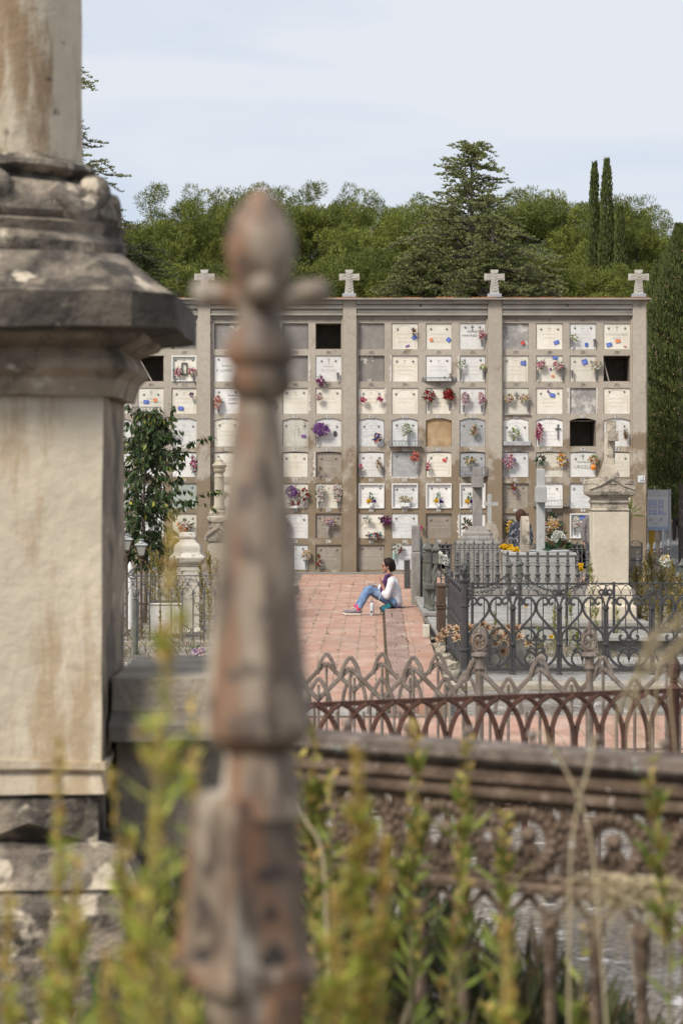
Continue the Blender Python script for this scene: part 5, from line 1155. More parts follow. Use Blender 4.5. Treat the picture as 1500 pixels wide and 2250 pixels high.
m = MB(); m.sq(prof(0, d, [(28, 1345), (26, 1320), (24, 1310), (24, 1190)]), (X, d, 0)); m.build('body', M_CREAM, t, bevel=.01)
m = MB(); hw = 27 / pp; m.prism([(X - hw, z(1189)), (X + hw, z(1189)), (X + hw, z(1170)), (X, z(1149)), (X - hw, z(1170))], d - hw, d + hw)
for s in (-1, 1): m.tube([(X + s * (hw + .01), d - hw - .01, z(1186)), (X + s * (hw + .01), d - hw - .01, z(1176)), (X, d - hw - .01, z(1156))], .028, 4)
m.sq([(22 / pp, z(1158)), (23 / pp, z(1150)), (26 / pp, z(1146)), (26 / pp, z(1136)), (21 / pp, z(1133)), (21 / pp, z(1130))], (X, d, 0))
rough_up(m.build('gabled_block', M_WEATH, t), .008, 9, .12)
m = MB()
for s in (-1, 1): m.sq([(.03, z(1133)), (.035, z(1128)), (.02, z(1124)), (.004, z(1118))], (X + s * 18 / pp, d - 18 / pp, 0))
m.build('corner_finial', M_WEATH, t)
m = MB(); q = lambda v: v / pp
m.lathe([(q(17), z(1132)), (q(17), z(1124)), (q(13), z(1121)), (q(14.5), z(1117)), (q(13.5), z(1113)), (q(11.5), z(1110)), (q(10), z(1050)), (q(11), z(1049)), (q(11), z(1046)), (q(9.5), z(1044)), (q(9.5), z(1040)), (q(13), z(1036)), (q(14), z(1032)), (q(12), z(1031)), (q(14), z(1027)), (q(16), z(1024)), (q(16.5), z(1022)), (q(11), z(1017)), (q(8), z(1014)), (q(8), z(1011)), (q(3.5), z(1009)), (q(2.5), z(1006)), (.004, z(1004))], (X, d, 0), 16)
m.build('column', S('yellowish_column_stone', (.46, .41, .31), (.38, .34, .26), 4, dirt=(.2, .17, .12), dsc=6, dlo=.5, dhi=.7, dmul=.5, bump=.4), t, smooth=True)
# small grey stele behind the leaves
d = 49; X = (337 - 750) / F * d; pp = F / d; z = lambda y: EYE - (y - 1041) / pp
t = thing('gravestone', 'grey headstone with a flat cap half hidden by the leafy tree', 'gravestone', (X, d, 0)); m = MB(); m.box(X - .10, X + .10, d, d + .2, 0, z(1152)); m.build('stele', M_PALEG, t); MB().box(X - .17, X + .17, d - .04, d + .24, z(1152) + .001, z(1143)).build('cap', M_PALEG, t, bevel=.01)
# white flower tub
d = 36.6; pp = F / d; z = lambda y: EYE - (y - 1041) / pp
t = thing('flower_tub', 'square white tapered flower tub behind the left iron fence', 'planter', ((366 - 750) / pp, d, .06))
m = MB(); X = (366 - 750) / pp; m.sq([(.215, .06), (.235, z(1323))], (X, d, 0)); m.sq([(.25, z(1323) - .03), (.25, z(1323))], (X, d, 0)); m.build('tub', flat('white_plaster', (.66, .63, .57), .8), t, bevel=.01)
m = MB(); m.sq([(.235, z(1323) + .001), (.235, z(1323) + .012)], (X, d, 0)); m.build('soil', flat('dark_soil', (.05, .04, .03), .9), t)
# left iron fence
t = thing('iron_fence', 'slim grey iron fence with a lattice band under its rail, left of the path', 'fence', (-2.9, 34.9, 0))
pp = F / 34.9; z = lambda y: EYE - (y - 1041) / pp; RL = Run(((225 - 750) / pp, 34.9), ((640 - 750) / pp, 34.9))
m = MB(); [m.tube([RL(0, z(y)), RL(RL.L, z(y))], r, 4) for y, r in ((1265, .012), (1279, .006), (1418, .013))]; m.build('rail', M_IRON, t)
st = 24 / pp; n = int(RL.L / st); zt0, zb0 = z(1265), z(1301)
mz = MB()
for k in range(n):
    s = .05 + k * st; c = RL(s, 0)
    m = MB(); m.lathe([(.028, z(1418)), (.014, z(1410)), (.010, z(1404)), (.010, z(1308)), (.022, z(1303)), (.018, z(1299)), (.01, z(1296))], (c.x, c.y, 0), 7); m.build('baluster', M_IRON, t)
    mz.tube([RL(s, z(1297)), RL(s - st * .5, z(1283)), RL(s - st * .15, z(1266))], .007, 4); mz.tube([RL(s, z(1297)), RL(s + st * .5, z(1283)), RL(s + st * .15, z(1266))], .007, 4)
    mz.ball(RL(s + st * .5, z(1283)), .022, 6, 5)
mz.build('lattice', M_IRON, t)
m = MB(); m.box(RL.a.x, RL.b.x, 34.75, 35.1, 0, .05); rough_up(struct('kerb', m, M_STONE), .01, 6, .3)
d = 33; pp = F / d; z = lambda y: EYE - (y - 1041) / pp; X = (298 - 750) / pp
t = thing('iron_post', 'green grey iron post with an oval finial in front of the left fence', 'post', (X, d, 0)); r = .036
MB().lathe([(r * 1.2, 0), (r, .05), (r * .9, z(1318))], (X, d, 0), 9).build('shaft', M_GRI, t, smooth=True)
MB().lathe([(r * .6, z(1318)), (r * 1.1, z(1316)), (r * .6, z(1313)), (r * .95, z(1308)), (r * .8, z(1300)), (.004, z(1295))], (X, d, 0), 10).build('finial', M_GRI, t, smooth=True)
# rusty fence and lanterns behind
t = thing('rusty_fence', 'rust brown iron grave fence behind the white tub on the left', 'fence', (-3.3, 39.5, 0)); pp = F / 39.5; RR = Run(((225 - 750) / pp, 39.5), ((345 - 750) / pp, 39.5))
m = MB(); [m.tube([RR(0, q), RR(RR.L, q)], .018, 4) for q in (.1, .35, .8)]; m.build('rail', M_RUST, t)
for k in range(12): m = MB(); m.tube([RR(.04 + k * .075, .02), RR(.04 + k * .075, .86)], .011, 5); m.build('upright', M_RUST, t)
m = MB()
for k in range(11):
    for q in (.16, .28): m.tube([RR(.08 + k * .075 + .03 * math.cos(a), q + .05 * math.sin(a)) for a in np.linspace(0, 2 * math.pi, 8)], .007, 4)
m.build('fretwork', M_RUST, t)
M_GLASS = flat('dusty_lantern_glass', (.36, .37, .33), .25)
def lantern(px, ytop, d, label):
    pp = F / d; X = (px - 750) / pp; z = lambda y: EYE - (y - 1041) / pp; y0 = ytop
    t = thing('grave_lantern', label, 'lantern', (X, d, 0), 'old grave lanterns')
    MB().lathe([(.05, 0), (.02, .05), (.018, z(y0 + 50)), (.04, z(y0 + 48)), (.02, z(y0 + 44)), (.05, z(y0 + 40)), (.03, z(y0 + 37))], (X, d, 0), 8).build('pole', M_RUST, t, smooth=True)
    MB().sq([(.042, z(y0 + 37)), (.082, z(y0 + 14))], (X, d, 0)).build('glass', M_GLASS, t)
    m = MB()
    for a in (-1, 1):
        for b in (-1, 1): m.tube([(X + a * .043, d + b * .043, z(y0 + 37)), (X + a * .085, d + b * .085, z(y0 + 14))], .009, 4)
    for q, h in ((.085, 14), (.045, 37)):
        m.tube([(X - q, d - q, z(y0 + h)), (X + q, d - q, z(y0 + h)), (X + q, d + q, z(y0 + h)), (X - q, d + q, z(y0 + h))], .009, 4, closed=True)
    m.build('frame', M_RUST, t)
    m = MB(); m.sq([(.095, z(y0 + 13.9)), (.085, z(y0 + 11)), (.05, z(y0 + 8))], (X, d, 0)); m.lathe([(.045, z(y0 + 8)), (.03, z(y0 + 5)), (.028, z(y0 + 3)), (.045, z(y0 + 2)), (.02, z(y0))], (X, d, 0), 8); m.build('lid', flat('tarnished_tin', (.30, .31, .30), .45, .3), t)
    m = MB(); m.tube(catmull([(X, d, z(y0 + 62)), (X - .12, d, z(y0 + 66)), (X - .2, d, z(y0 + 80)), (X - .12, d, z(y0 + 88)), (X - .06, d, z(y0 + 80))], 5), .010, 5); m.build('bracket', M_SCR, t)
lantern(279, 1172, 37, 'rusty framed grave lantern, the higher and left one'); lantern(311, 1184, 36.2, 'rusty framed grave lantern, the lower and right one')
t = thing('urn', 'small white urn with a lid between the two rusty lanterns', 'urn', tuple(P(286, 1262, 38.5)))
c = P(286, 1265, 38.5); MB().lathe([(.05, -.9), (.05, -.02), (.02, 0), (.05, .04), (.06, .12), (.03, .17), (.01, .22)], c, 10).build('urn_body', M_FRAME, t, smooth=True)
B(None, None, 0, 0, 438, 1431, 26, 12, ['palepink', 'lilac'], None, nl=14, dens=.5, petal=.05, dist=25.5, y=25.5, label='fallen pale pink lilies in weeds beyond the left stone parapet', group='bouquets on tombs')
# spiked fence left of the path, receding
t = thing('iron_fence', 'thin pale grey spiked fence receding along the left edge of the brick path', 'fence', (-1.2, 44, 0))
RK = Run((-1.24, 38), (-1.03, 51.5)); m = MB(); [m.tube([RK(0, q), RK(RK.L, q)], .012, 4) for q in (.25, .85)]; MSP = S('silvery_old_iron', (.20, .185, .18), (.15, .14, .135), 6, bump=.2, rough=.5); m.build('rail', MSP, t)
for k in range(40):
    s = k * RK.L / 39; big = k % 13 == 0; m = MB(); m.tube([RK(s, 0), RK(s, .98 if not big else 1.05), RK(s, 1.06 if not big else 1.12)], [.012 if not big else .028, .012 if not big else .028, .003], 5); m.build('upright', MSP, t)
# ================================================================== near left: big column monument
M_MON = S('patinated_cream_stone', (0.62, 0.54, 0.41), (0.50, 0.43, 0.33), 1.6, dirt=(0.34, 0.235, 0.13), dsc=2.4, dlo=0.50, dhi=0.62, dmul=0.7, dstretch=(1.8, 1.8, .35), spots=(0.10, 0.085, 0.07), ssc=5, slo=0.70, shi=0.78, bump=0.5, bsc=14, bd=.02)
M_BED = S('mottled_brown_stone', (0.34, 0.27, 0.19), (0.20, 0.155, 0.11), 3, dirt=(0.06, 0.05, 0.04), dsc=3, dlo=.45, dhi=.62, dmul=.8, spots=(0.52, 0.45, 0.34), ssc=4, slo=.60, shi=.70, bump=.8, bsc=16, bd=.02)
M_MOND = S('black_crusted_stone', (0.30, 0.25, 0.19), (0.12, 0.10, 0.08), 5, dirt=(0.035, 0.03, 0.026), dsc=4.5, dlo=0.42, dhi=0.60, dmul=0.85, spots=(0.50, 0.43, 0.33), ssc=5.5, slo=0.57, shi=0.66, bump=1.0, bsc=16, bd=.03)
d0 = 9.0; PM = F / d0; X0, Y0 = -1.35, 9.46
def zm(y, dd=9.0): return EYE - (y - 1041) / F * dd
t = thing('column_monument', 'massive near stone monument with a broken round column on a blocky pedestal, at the left', 'monument', (X0, Y0, 0))
M_SHAFT = S('column_stone_streaked', (0.62, 0.54, 0.41), (0.54, 0.46, 0.34), 1.5, dirt=(0.25, 0.16, 0.085), dsc=3.4, dlo=0.48, dhi=0.62, dmul=0.85, dstretch=(1.4, 1.4, .28), spots=(0.08, 0.065, 0.055), ssc=11, slo=0.62, shi=0.72, bump=0.5, bsc=14, bd=.02)
m = MB(); m.lathe([(.338, zm(335)), (.335, zm(0)), (.325, zm(-900)), (.27, zm(-930))], (X0, Y0, 0), 40); rough_up(m.build('column_shaft', M_SHAFT, t, smooth=True), .006, 4, .2)
m = MB(); m.lathe([(.36, zm(400)), (.345, zm(372)), (.37, zm(366)), (.40, zm(352)), (.395, zm(340)), (.36, zm(332)), (.34, zm(326))], (X0, Y0, 0), 40); rough_up(m.build('torus_ring', M_MOND, t, smooth=True), .010, 5, .08)
m = MB(); m.lathe([(.45, zm(470)), (.47, zm(455)), (.465, zm(430)), (.44, zm(405)), (.40, zm(385)), (.35, zm(378))], (X0, Y0, 0), 40)
for k in range(12):                       # carved garland of fruit round the drum
    a = k * math.pi / 6 + .12
    m.tube(catmull([(X0 + .445 * math.cos(a + q_), Y0 + .445 * math.sin(a + q_), zm(y_)) for q_, y_ in ((-.02, 400), (.12, 440), (.26, 458), (.40, 440), (.54, 400))], 4), [.03, .035, .04, .045, .05, .055, .06, .06, .06, .06, .06, .055, .05, .045, .04, .035, .03], 8) if k % 2 == 0 else m.ball((X0 + .425 * math.cos(a), Y0 + .425 * math.sin(a), zm(408)), .07, 10, 8, sz=1.1)
rough_up(m.build('carved_garland', M_MOND, t, smooth=True), .012, 6)
m = MB(); m.lathe([(.50, zm(545)), (.51, zm(520)), (.485, zm(500)), (.50, zm(478)), (.46, zm(470))], (X0, Y0, 0), 40); rough_up(m.build('drum', M_MOND, t, smooth=True), .010, 4, .1)
def octa(hw, ch): return [(-hw + ch, -hw), (hw - ch, -hw), (hw, -hw + ch), (hw, hw - ch), (hw - ch, hw), (-hw + ch, hw), (-hw, hw - ch), (-hw, -hw + ch)]
def octlayer(m, levels):
    vs = []; 
    for hw, ch, z in levels: vs += [(X0 + x, Y0 + y, z) for x, y in octa(hw, ch)]
    n = 8; L = len(levels)
    m.add(vs, [(j * n + k, j * n + (k + 1) % n, (j + 1) * n + (k + 1) % n, (j + 1) * n + k) for j in range(L - 1) for k in range(n)] + [list(range(n - 1, -1, -1)), [(L - 1) * n + k for k in range(n)]])
m = MB(); octlayer(m, [(.69, .14, zm(722, 8.75)), (.70, .14, zm(640, 8.75)), (.74, .15, zm(639, 8.72)), (.70, .14, zm(625, 8.75)), (.58, .12, zm(575, 8.9)), (.52, .14, zm(548, 8.9))]); rough_up(m.build('cornice_slab', M_MOND, t), .007, 5, .10)
M_CRUST = S('black_crust_fascia', (0.12, 0.10, 0.078), (0.065, 0.055, 0.043), 4, dirt=(0.03, 0.026, 0.022), dsc=4, dlo=.42, dhi=.6, dmul=.8, spots=(0.25, 0.21, 0.16), ssc=6, slo=.63, shi=.72, bump=1.0, bsc=16, bd=.02)
m = MB(); octlayer(m, [(.69, .14, zm(724, 8.75)), (.745, .15, zm(716, 8.72)), (.747, .15, zm(641, 8.72)), (.735, .15, zm(639.5, 8.72))]); rough_up(m.build('fascia', M_CRUST, t), .006, 5, .10)
m = MB(); octlayer(m, [(.50, .02, zm(870)), (.52, .03, zm(830)), (.56, .04, zm(810)), (.55, .04, zm(790)), (.52, .04, zm(765)), (.60, .09, zm(745)), (.62, .12, zm(722.5, 8.75))]); rough_up(m.build('bed_moulding', M_BED, t), .006, 5, .10)
m = MB(); m.box(X0 - .46, X0 + .46, Y0 - .46, Y0 + .46, zm(1672), zm(871)); m.m = [1 if k in (4, 5) else 0 for k in range(6)]; dd_ = m.build('die', [M_MON, M_BED], t, bevel=0); rough_up(dd_, .007, 3, .18)  # left and right sides take the darker brown stone
m = MB(); m.sq([(.47, zm(1745)), (.455, zm(1700)), (.475, zm(1690)), (.475, zm(1673))], (X0, Y0, 0)); rough_up(m.build('base_moulding', M_MON, t), .006, 5, .12)
m = MB(); m.sq([(.44, zm(1852)), (.44, zm(1746))], (X0, Y0, 0))
cx, cz, yy = X0 + .20, zm(1800), Y0 - .441
m.add([(cx - .19, yy, cz + .085), (cx + .19, yy, cz + .085), (cx + .19, yy, cz - .085), (cx - .19, yy, cz - .085), (cx, yy - .10, cz)], [(0, 4, 1), (1, 4, 2), (2, 4, 3), (3, 4, 0)])
m.add([(cx - .61, yy, cz + .085), (cx - .22, yy, cz + .085), (cx - .22, yy, cz - .085), (cx - .61, yy, cz - .085), (cx - .41, yy - .10, cz)], [(0, 4, 1), (1, 4, 2), (2, 4, 3), (3, 4, 0)])
rough_up(m.build('diamond_block', M_MOND, t), .005, 5, .12)
m = MB(); m.sq([(.62, zm(1940)), (.60, zm(1925)), (.59, zm(1905)), (.56, zm(1870)), (.45, zm(1853))], (X0, Y0, 0)); rough_up(m.build('plinth', M_MOND, t), .010, 5, .12)
m = MB(); m.sq([(.74, 0), (.74, zm(2080)), (.66, zm(2075)), (.66, zm(1990)), (.62, zm(1975)), (.60, zm(1941))], (X0, Y0, 0)); rough_up(m.build('step', M_MOND, t), .010, 4, .15)
# dark stone parapet
M_PARA = S('dark_grey_stone', (0.40, 0.34, 0.265), (0.22, 0.185, 0.145), 4, dirt=(0.30, 0.25, 0.18), dsc=7, dlo=0.50, dhi=0.66, dmul=0.6, bump=0.6, bd=.02)
t = thing('stone_parapet', 'dark grey moulded stone parapet joined behind the big column monument', 'parapet', (-.62, 9.7, 0))
m = MB(); m.box(-.87, -.36, 9.2, 10.3, zm(1562, 9.2), zm(1490, 9.2)); rough_up(m.build('coping', M_PARA, t), .006, 5, .12)
m = MB(); m.box(-.875, -.32, 9.12, 10.34, zm(1630, 9.12), zm(1596, 9.12)); m.add([(-.875, 9.12, zm(1595.8, 9.12)), (-.32, 9.12, zm(1595.8, 9.12)), (-.36, 9.2, zm(1563, 9.2)), (-.87, 9.2, zm(1563, 9.2)), (-.875, 10.3, zm(1595.8, 9.12)), (-.32, 10.3, zm(1595.8, 9.12))], [(0, 1, 2, 3), (1, 5, 2), (0, 3, 4)]); rough_up(m.build('moulding', S('brown_grey_stone', (.19, .165, .135), (.13, .11, .09), 4, dirt=(.07, .06, .05), dsc=4, bump=.6), t), .006, 5, .12)
m = MB(); m.box(-.87, -.40, 9.35, 10.2, .35, zm(1631, 9.12)); m.box(-.875, -.34, 9.2, 10.3, 0, .349); rough_up(m.build('wall_panel', M_PARA, t), .005, 5, .15)
# ================================================================== people
SKIN = S('skin', (0.42, 0.24, 0.17), (0.38, 0.20, 0.14), 6, bump=0, rough=.5)
HAIR = S('dark_brown_hair', (0.010, 0.005, 0.004), (0.018, 0.009, 0.006), 30, bump=.3, bsc=120, rough=.6, spec=.2)
SWEAT = S('white_knit', (0.76, 0.75, 0.78), (0.66, 0.65, 0.68), 5, bump=.6, bsc=160, rough=.9)
JEAN = S('faded_denim', (0.12, 0.20, 0.36), (0.22, 0.32, 0.48), 7, dirt=(.06, .11, .23), dsc=6, dlo=.5, dhi=.7, dmul=.6, bump=.3, bsc=150, rough=.85)
SHOEM = S('speckled_canvas', (0.16, 0.13, 0.15), (0.24, 0.20, 0.22), 30, bump=.4, bsc=150)
SOLE = flat('off_white_sole', (0.68, 0.64, 0.54)); SOCK = flat('pink_sock', (0.70, 0.03, 0.12)); BLK = flat('black_cloth', (0.014, 0.013, 0.014), .9); PURP = flat('purple_scarf_cloth', (0.075, 0.02, 0.10), .9); TEAL = flat('teal_cloth', (0.015, 0.17, 0.22), .8)
d = 42.2; ppw = F / d
def W(px, py, y=0.0): return Vector(((px - 750) / ppw, d + y, EYE - (py - 1041) / ppw))
root = thing('person', 'person seated on the path edge in a white sweater and jeans, holding a phone', 'person', tuple(W(862, 1337)))
def cap(m, a, b, ra, rb): m.capsule(a, b, ra, rb, 12)
def hand_mb(m, wrist, fwd, palm_n, side, L=.17, curl=.5, rs=.0085):
    """palm + four fingers + thumb; fwd: finger direction, palm_n: the way the palm faces, side: toward the thumb"""
    wrist, fwd, palm_n, side = Vector(wrist), Vector(fwd).normalized(), Vector(palm_n).normalized(), Vector(side).normalized()
    for k in range(4):
        b = wrist + side * (.024 - .017 * k) * .9
        kn = wrist + fwd * L * (.50 if k in (1, 2) else .46) + side * (.030 - .020 * k)
        m.capsule(b + fwd * .01, kn, .013, .0115, 8)
        ln = L * (.42, .48, .44, .34)[k]; p = kn; dv = fwd.copy()
        for j, f in enumerate((.45, .32, .23)):
            dv = (dv + palm_n * curl * (.35 + .25 * j)).normalized(); qn = p + dv * ln * f; m.capsule(p, qn, rs * (1 - .1 * j), rs * (.93 - .1 * j), 7); p = qn
    b = wrist + side * .026 + fwd * .02; p1 = b + (side * .8 + fwd * .6 + palm_n * .3).normalized() * .035; p2 = p1 + (fwd + side * .35 + palm_n * .35).normalized() * .03; p3 = p2 + (fwd + palm_n * .4).normalized() * .024
    m.capsule(b, p1, .013, .010, 8); m.capsule(p1, p2, .010, .009, 8); m.capsule(p2, p3, .009, .0075, 8)
m = MB()
# head in profile facing -X
hc = W(851, 1243)
m.ball(hc + Vector((.010, 0, .028)), .093, 16, 12, sx=1.04, sy=.82, sz=.98)
m.ball(hc + Vector((-.030, 0, -.030)), .070, 14, 10, sx=.93, sy=.88, sz=1.15)
m.capsule(hc + Vector((-.055, 0, -.095)), hc + Vector((-.078, 0, -.108)), .026, .018, 8)            # chin
m.capsule(hc + Vector((.02, 0, -.06)), hc + Vector((-.06, 0, -.10)), .045, .026, 10)                # jaw
m.capsule(hc + Vector((-.088, 0, .010)), hc + Vector((-.118, 0, -.030)), .010, .013, 8)             # nose
m.capsule(hc + Vector((-.098, 0, -.035)), hc + Vector((-.114, 0, -.033)), .014, .010, 8)
m.ball(hc + Vector((-.093, 0, -.058)), .016, 8, 6, sx=.7, sz=.5); m.ball(hc + Vector((-.091, 0, -.071)), .016, 8, 6, sx=.7, sz=.5)   # lips
m.capsule(hc + Vector((-.080, -.03, .022)), hc + Vector((-.080, .03, .022)), .016, .016, 8)         # brow
m.ball(hc + Vector((.012, -.078, -.020)), .028, 8, 8, sx=.62, sy=.35, sz=1.05); m.ball(hc + Vector((.012, .078, -.020)), .028, 8, 8, sx=.62, sy=.35, sz=1.05)
nk = W(854, 1262)
cap(m, hc + Vector((.025, 0, -.06)), nk, .050, .050); cap(m, nk, W(858, 1272), .052, .07)
sh = W(859, 1275); ch = W(862, 1295); hp = W(864, 1325)
cap(m, W(859, 1280), ch, .10, .11); cap(m, ch, hp, .11, .12)
for s in (-1, 1): cap(m, sh + Vector((0, s * .03, -.01)), sh + Vector((0, s * .15, -.02)), .055, .052)
# arms: the near arm bent up with the open hand, the far one holds the phone over the knee
eN = W(849, 1309, -.20); wN = W(838, 1281, -.17); cap(m, sh + Vector((0, -.16, -.03)), eN, .045, .036); cap(m, eN, wN, .035, .024)
eF = W(851, 1306, .17); wF = W(829, 1288, .06); cap(m, sh + Vector((0, .16, -.03)), eF, .045, .036); cap(m, eF, wF, .035, .024)
hand_mb(m, wN, (-.35, 0, 1), (-.6, .3, -.1), (.1, .9, 0), curl=.25)
hand_mb(m, wF, (-1, 0, -.02), (0, 0, 1), (0, -1, 0), curl=.45)
# legs (inside the jeans), ankles show
kN = W(812, 1294, -.11); aN = W(788, 1335, -.12); kF = W(806, 1297, .10); aF = W(783, 1336, .10)
for k_, a_, s in ((kN, aN, -1), (kF, aF, 1)):
    cap(m, hp + Vector((0, s * .09, -.01)), k_, .07, .05); cap(m, k_, a_, .048, .033); cap(m, a_, a_ + Vector((0.0, 0, -.045)), .033, .034)
    cap(m, a_ + Vector((.0, 0, -.06)), a_ + Vector((-.15, 0, -.085)), .034, .026)
remesh(m, 'body', SKIN, root, .0075, 3)
# hair: smooth cap drawn back to a low bun
m = MB(); m.ball(hc + Vector((.030, 0, .040)), .102, 16, 12, sx=1.05, sy=.93, sz=.98); m.ball(hc + Vector((.068, 0, -.015)), .078, 14, 10, sx=1.05, sy=.95, sz=1.2); m.ball(hc + Vector((.098, 0, -.045)), .052, 12, 9, sx=1.0, sy=1.0, sz=1.0)
m.capsule(hc + Vector((-.05, 0, .105)), hc + Vector((.03, 0, .13)), .022, .02, 8)
for s in (-1, 1): m.capsule(hc + Vector((-.045, s * .052, .078)), hc + Vector((.02, s * .080, -.005)), .018, .016, 8); m.capsule(hc + Vector((.03, s * .07, -.01)), hc + Vector((.05, s * .05, -.085)), .026, .018, 8)
remesh(m, 'hair', HAIR, root, .007, 3)
# sweater
m = MB(); cap(m, W(860, 1284), W(864, 1302), .128, .135); cap(m, W(864, 1302), W(866, 1325), .135, .142); cap(m, sh + Vector((.004, 0, 0)), W(862, 1288), .085, .12)
for s, e_, w_2 in ((-1, eN, W(844, 1303, -.19)), (1, eF, W(834, 1292, .08))):
    cap(m, sh + Vector((0, s * .05, -.01)), sh + Vector((0, s * .16, -.025)), .072, .068); cap(m, sh + Vector((0, s * .165, -.03)), e_, .068, .062); cap(m, e_, w_2, .062, .058)
cap(m, W(873, 1292), W(874, 1326), .06, .075)
rough_up(remesh(m, 'sweater', SWEAT, root, .010, 4), .006, 14)
m = MB(); cap(m, W(878, 1312), W(877, 1331), .02, .025); cap(m, W(858, 1331, -.1), W(872, 1334, -.06), .05, .05); cap(m, W(858, 1331, .1), W(872, 1334, .06), .05, .05); m.cbox(W(873, 1336), .20, .34, .03); remesh(m, 'dark_undershirt', BLK, root, .010, 2)
# jeans
m = MB()
for k_, a_, s in ((kN, aN, -1), (kF, aF, 1)):
    cap(m, W(863, 1324) + Vector((0, s * .08, 0)), k_ + Vector((0.01, 0, 0)), .092, .068); cap(m, k_, a_.lerp(k_, .10), .066, .050); cap(m, a_.lerp(k_, .14), a_.lerp(k_, .06), .052, .052)
cap(m, W(862, 1324, -.08), W(862, 1324, .08), .10, .10)
rough_up(remesh(m, 'jeans', JEAN, root, .009, 4), .005, 18)
def shoe(a_, y):
    ft = MB(); b = Vector((a_.x, a_.y, .012 + .0))
    z0 = .016
    ft.capsule((a_.x + .02, a_.y, z0 + .055), (a_.x - .06, a_.y, z0 + .055), .040, .040, 12); ft.capsule((a_.x - .06, a_.y, z0 + .055), (a_.x - .20, a_.y, z0 + .038), .042, .032, 12); ft.capsule((a_.x + .01, a_.y, z0 + .06), (a_.x + .0, a_.y, z0 + .095), .042, .042, 12)
    s = remesh(ft, 'shoe', SHOEM, root, .007, 3)
    m = MB(); pts = [(a_.x + .058, -.02), (a_.x + .062, .02), (a_.x + .04, .042), (a_.x - .08, .045), (a_.x - .18, .048), (a_.x - .235, .025), (a_.x - .24, -.02), (a_.x - .2, -.045), (a_.x - .08, -.044), (a_.x + .04, -.042)]
    m.zprism([(p[0], a_.y + p[1]) for p in pts][::-1], z0, z0 + .026); m.build('sole', SOLE, s, bevel=.004)
    m = MB(); [m.tube([(a_.x - .05 - .022 * k, a_.y - .03, z0 + .092 - .007 * k), (a_.x - .055 - .022 * k, a_.y, z0 + .104 - .007 * k), (a_.x - .05 - .022 * k, a_.y + .03, z0 + .092 - .007 * k)], .006, 5) for k in range(4)]
    m.ball((a_.x - .05, a_.y - .012, z0 + .112), .016, 7, 5, sx=1.6, sz=.7); m.build('lace', SOLE, s)
    m = MB(); m.capsule((a_.x + .002, a_.y, z0 + .085), (a_.x + .004, a_.y, z0 + .15), .043, .040, 12); m.build('sock', SOCK, root, smooth=True)
shoe(W(787, 1335, -.12), 0); shoe(W(782, 1336, .10), 0)
# scarf, shoulder bag strap
m = MB(); cap(m, W(848, 1266, -.05), W(842, 1285, -.12), .028, .045); cap(m, W(842, 1285, -.12), W(838, 1303, -.12), .045, .05); cap(m, W(852, 1264, -.07), W(857, 1263, .0), .03, .03); cap(m, W(848, 1266, .05), W(843, 1290, .03), .03, .045); remesh(m, 'scarf', PURP, root, .009, 3)
m = MB(); cap(m, W(852, 1264, -.06), W(860, 1263, -.03), .014, .014); remesh(m, 'collar', BLK, root, .007, 2)
m = MB()
for s in (-1, 1):
    e = hc + Vector((-.083, s * .036, .006)); m.tube([e + Vector((-.012, 0.026 * math.cos(a), .019 * math.sin(a))) for a in np.linspace(0, 2 * math.pi, 11)], .0035, 4); m.tube([e + Vector((-.01, s * .028, .008)), hc + Vector((.012, s * .085, .002))], .004, 4)
m.tube([hc + Vector((-.097, -.012, .008)), hc + Vector((-.097, .012, .008))], .003, 4); m.build('glasses', BLK, root)
m = MB()
for s in (-1, 1): m.ball(hc + Vector((-.078, s * .034, .006)), .011, 8, 6); 
m.build('eyes', HAIR, root, smooth=True)
# things she holds or has beside her
c = W(815, 1283.5, .035); t = thing('phone', 'pale grey phone lying in the seated person\'s outstretched hand', 'phone', tuple(c)); MB().cbox(c, .145, .072, .012, Matrix.Rotation(.06, 3, 'Y')).build('case', flat('phone_silver', (.35, .35, .40), .3), t, bevel=.003); MB().cbox(c + Vector((0, 0, .008)), .13, .066, .002, Matrix.Rotation(.06, 3, 'Y')).build('screen', flat('phone_screen', (.04, .04, .05), .1), t)
simple('earphone_cable', MB().tube(catmull([W(820, 1284, -.0), W(829, 1288, -.1), W(835, 1303, -.22), W(832, 1314, -.24), W(834, 1322, -.25), W(845, 1330, -.27), W(856, 1336, -.26), W(858, 1330, -.26), W(853, 1322, -.25)], 6), .0035, 5), flat('white_cable', (.7, .7, .7), .4), 'white cable hanging from the phone over the jeans to the teal pouch', 'cable')
t = thing('pouch', 'black pouch with a teal panel beside the seated person\'s hip', 'bag', tuple(W(845, 1340, -.24)))
cp = W(845, 1333, -.24); Rb = Matrix.Rotation(-R(28), 3, 'Y'); m = MB(); m.cbox(cp + Vector((.02, 0, .01)), .23, .09, .10, Rb); m.build('bag_body', BLK, t, bevel=.02); m = MB(); m.cbox(cp + Vector((.015, -.052, .008)), .17, .012, .075, Rb); m.build('teal_panel', TEAL, t, bevel=.004)
m = MB(); m.cbox(W(882, 1336, -.05), .10, .22, .02); m.cbox(W(876, 1333.5, -.05), .05, .18, .05, Matrix.Rotation(.5, 3, 'Y')); simple('folded_cloth', m, PURP, 'dark purple cloth lying on the path edge behind the seated person', 'cloth', bevel=.006)
X = (817 - 750) / (F / 42.0); t = thing('water_bottle', 'white aluminium water bottle with a black cap on the bricks', 'bottle', (X, 42.0, .008)); r = .037
MB().lathe([(r * .9, 0), (r, .008), (r, .175), (r * .92, .195), (r * .5, .22), (r * .42, .228)], (X, 42, .008), 18).build('bottle_body', flat('white_aluminium', (.58, .60, .64), .35), t, smooth=True)
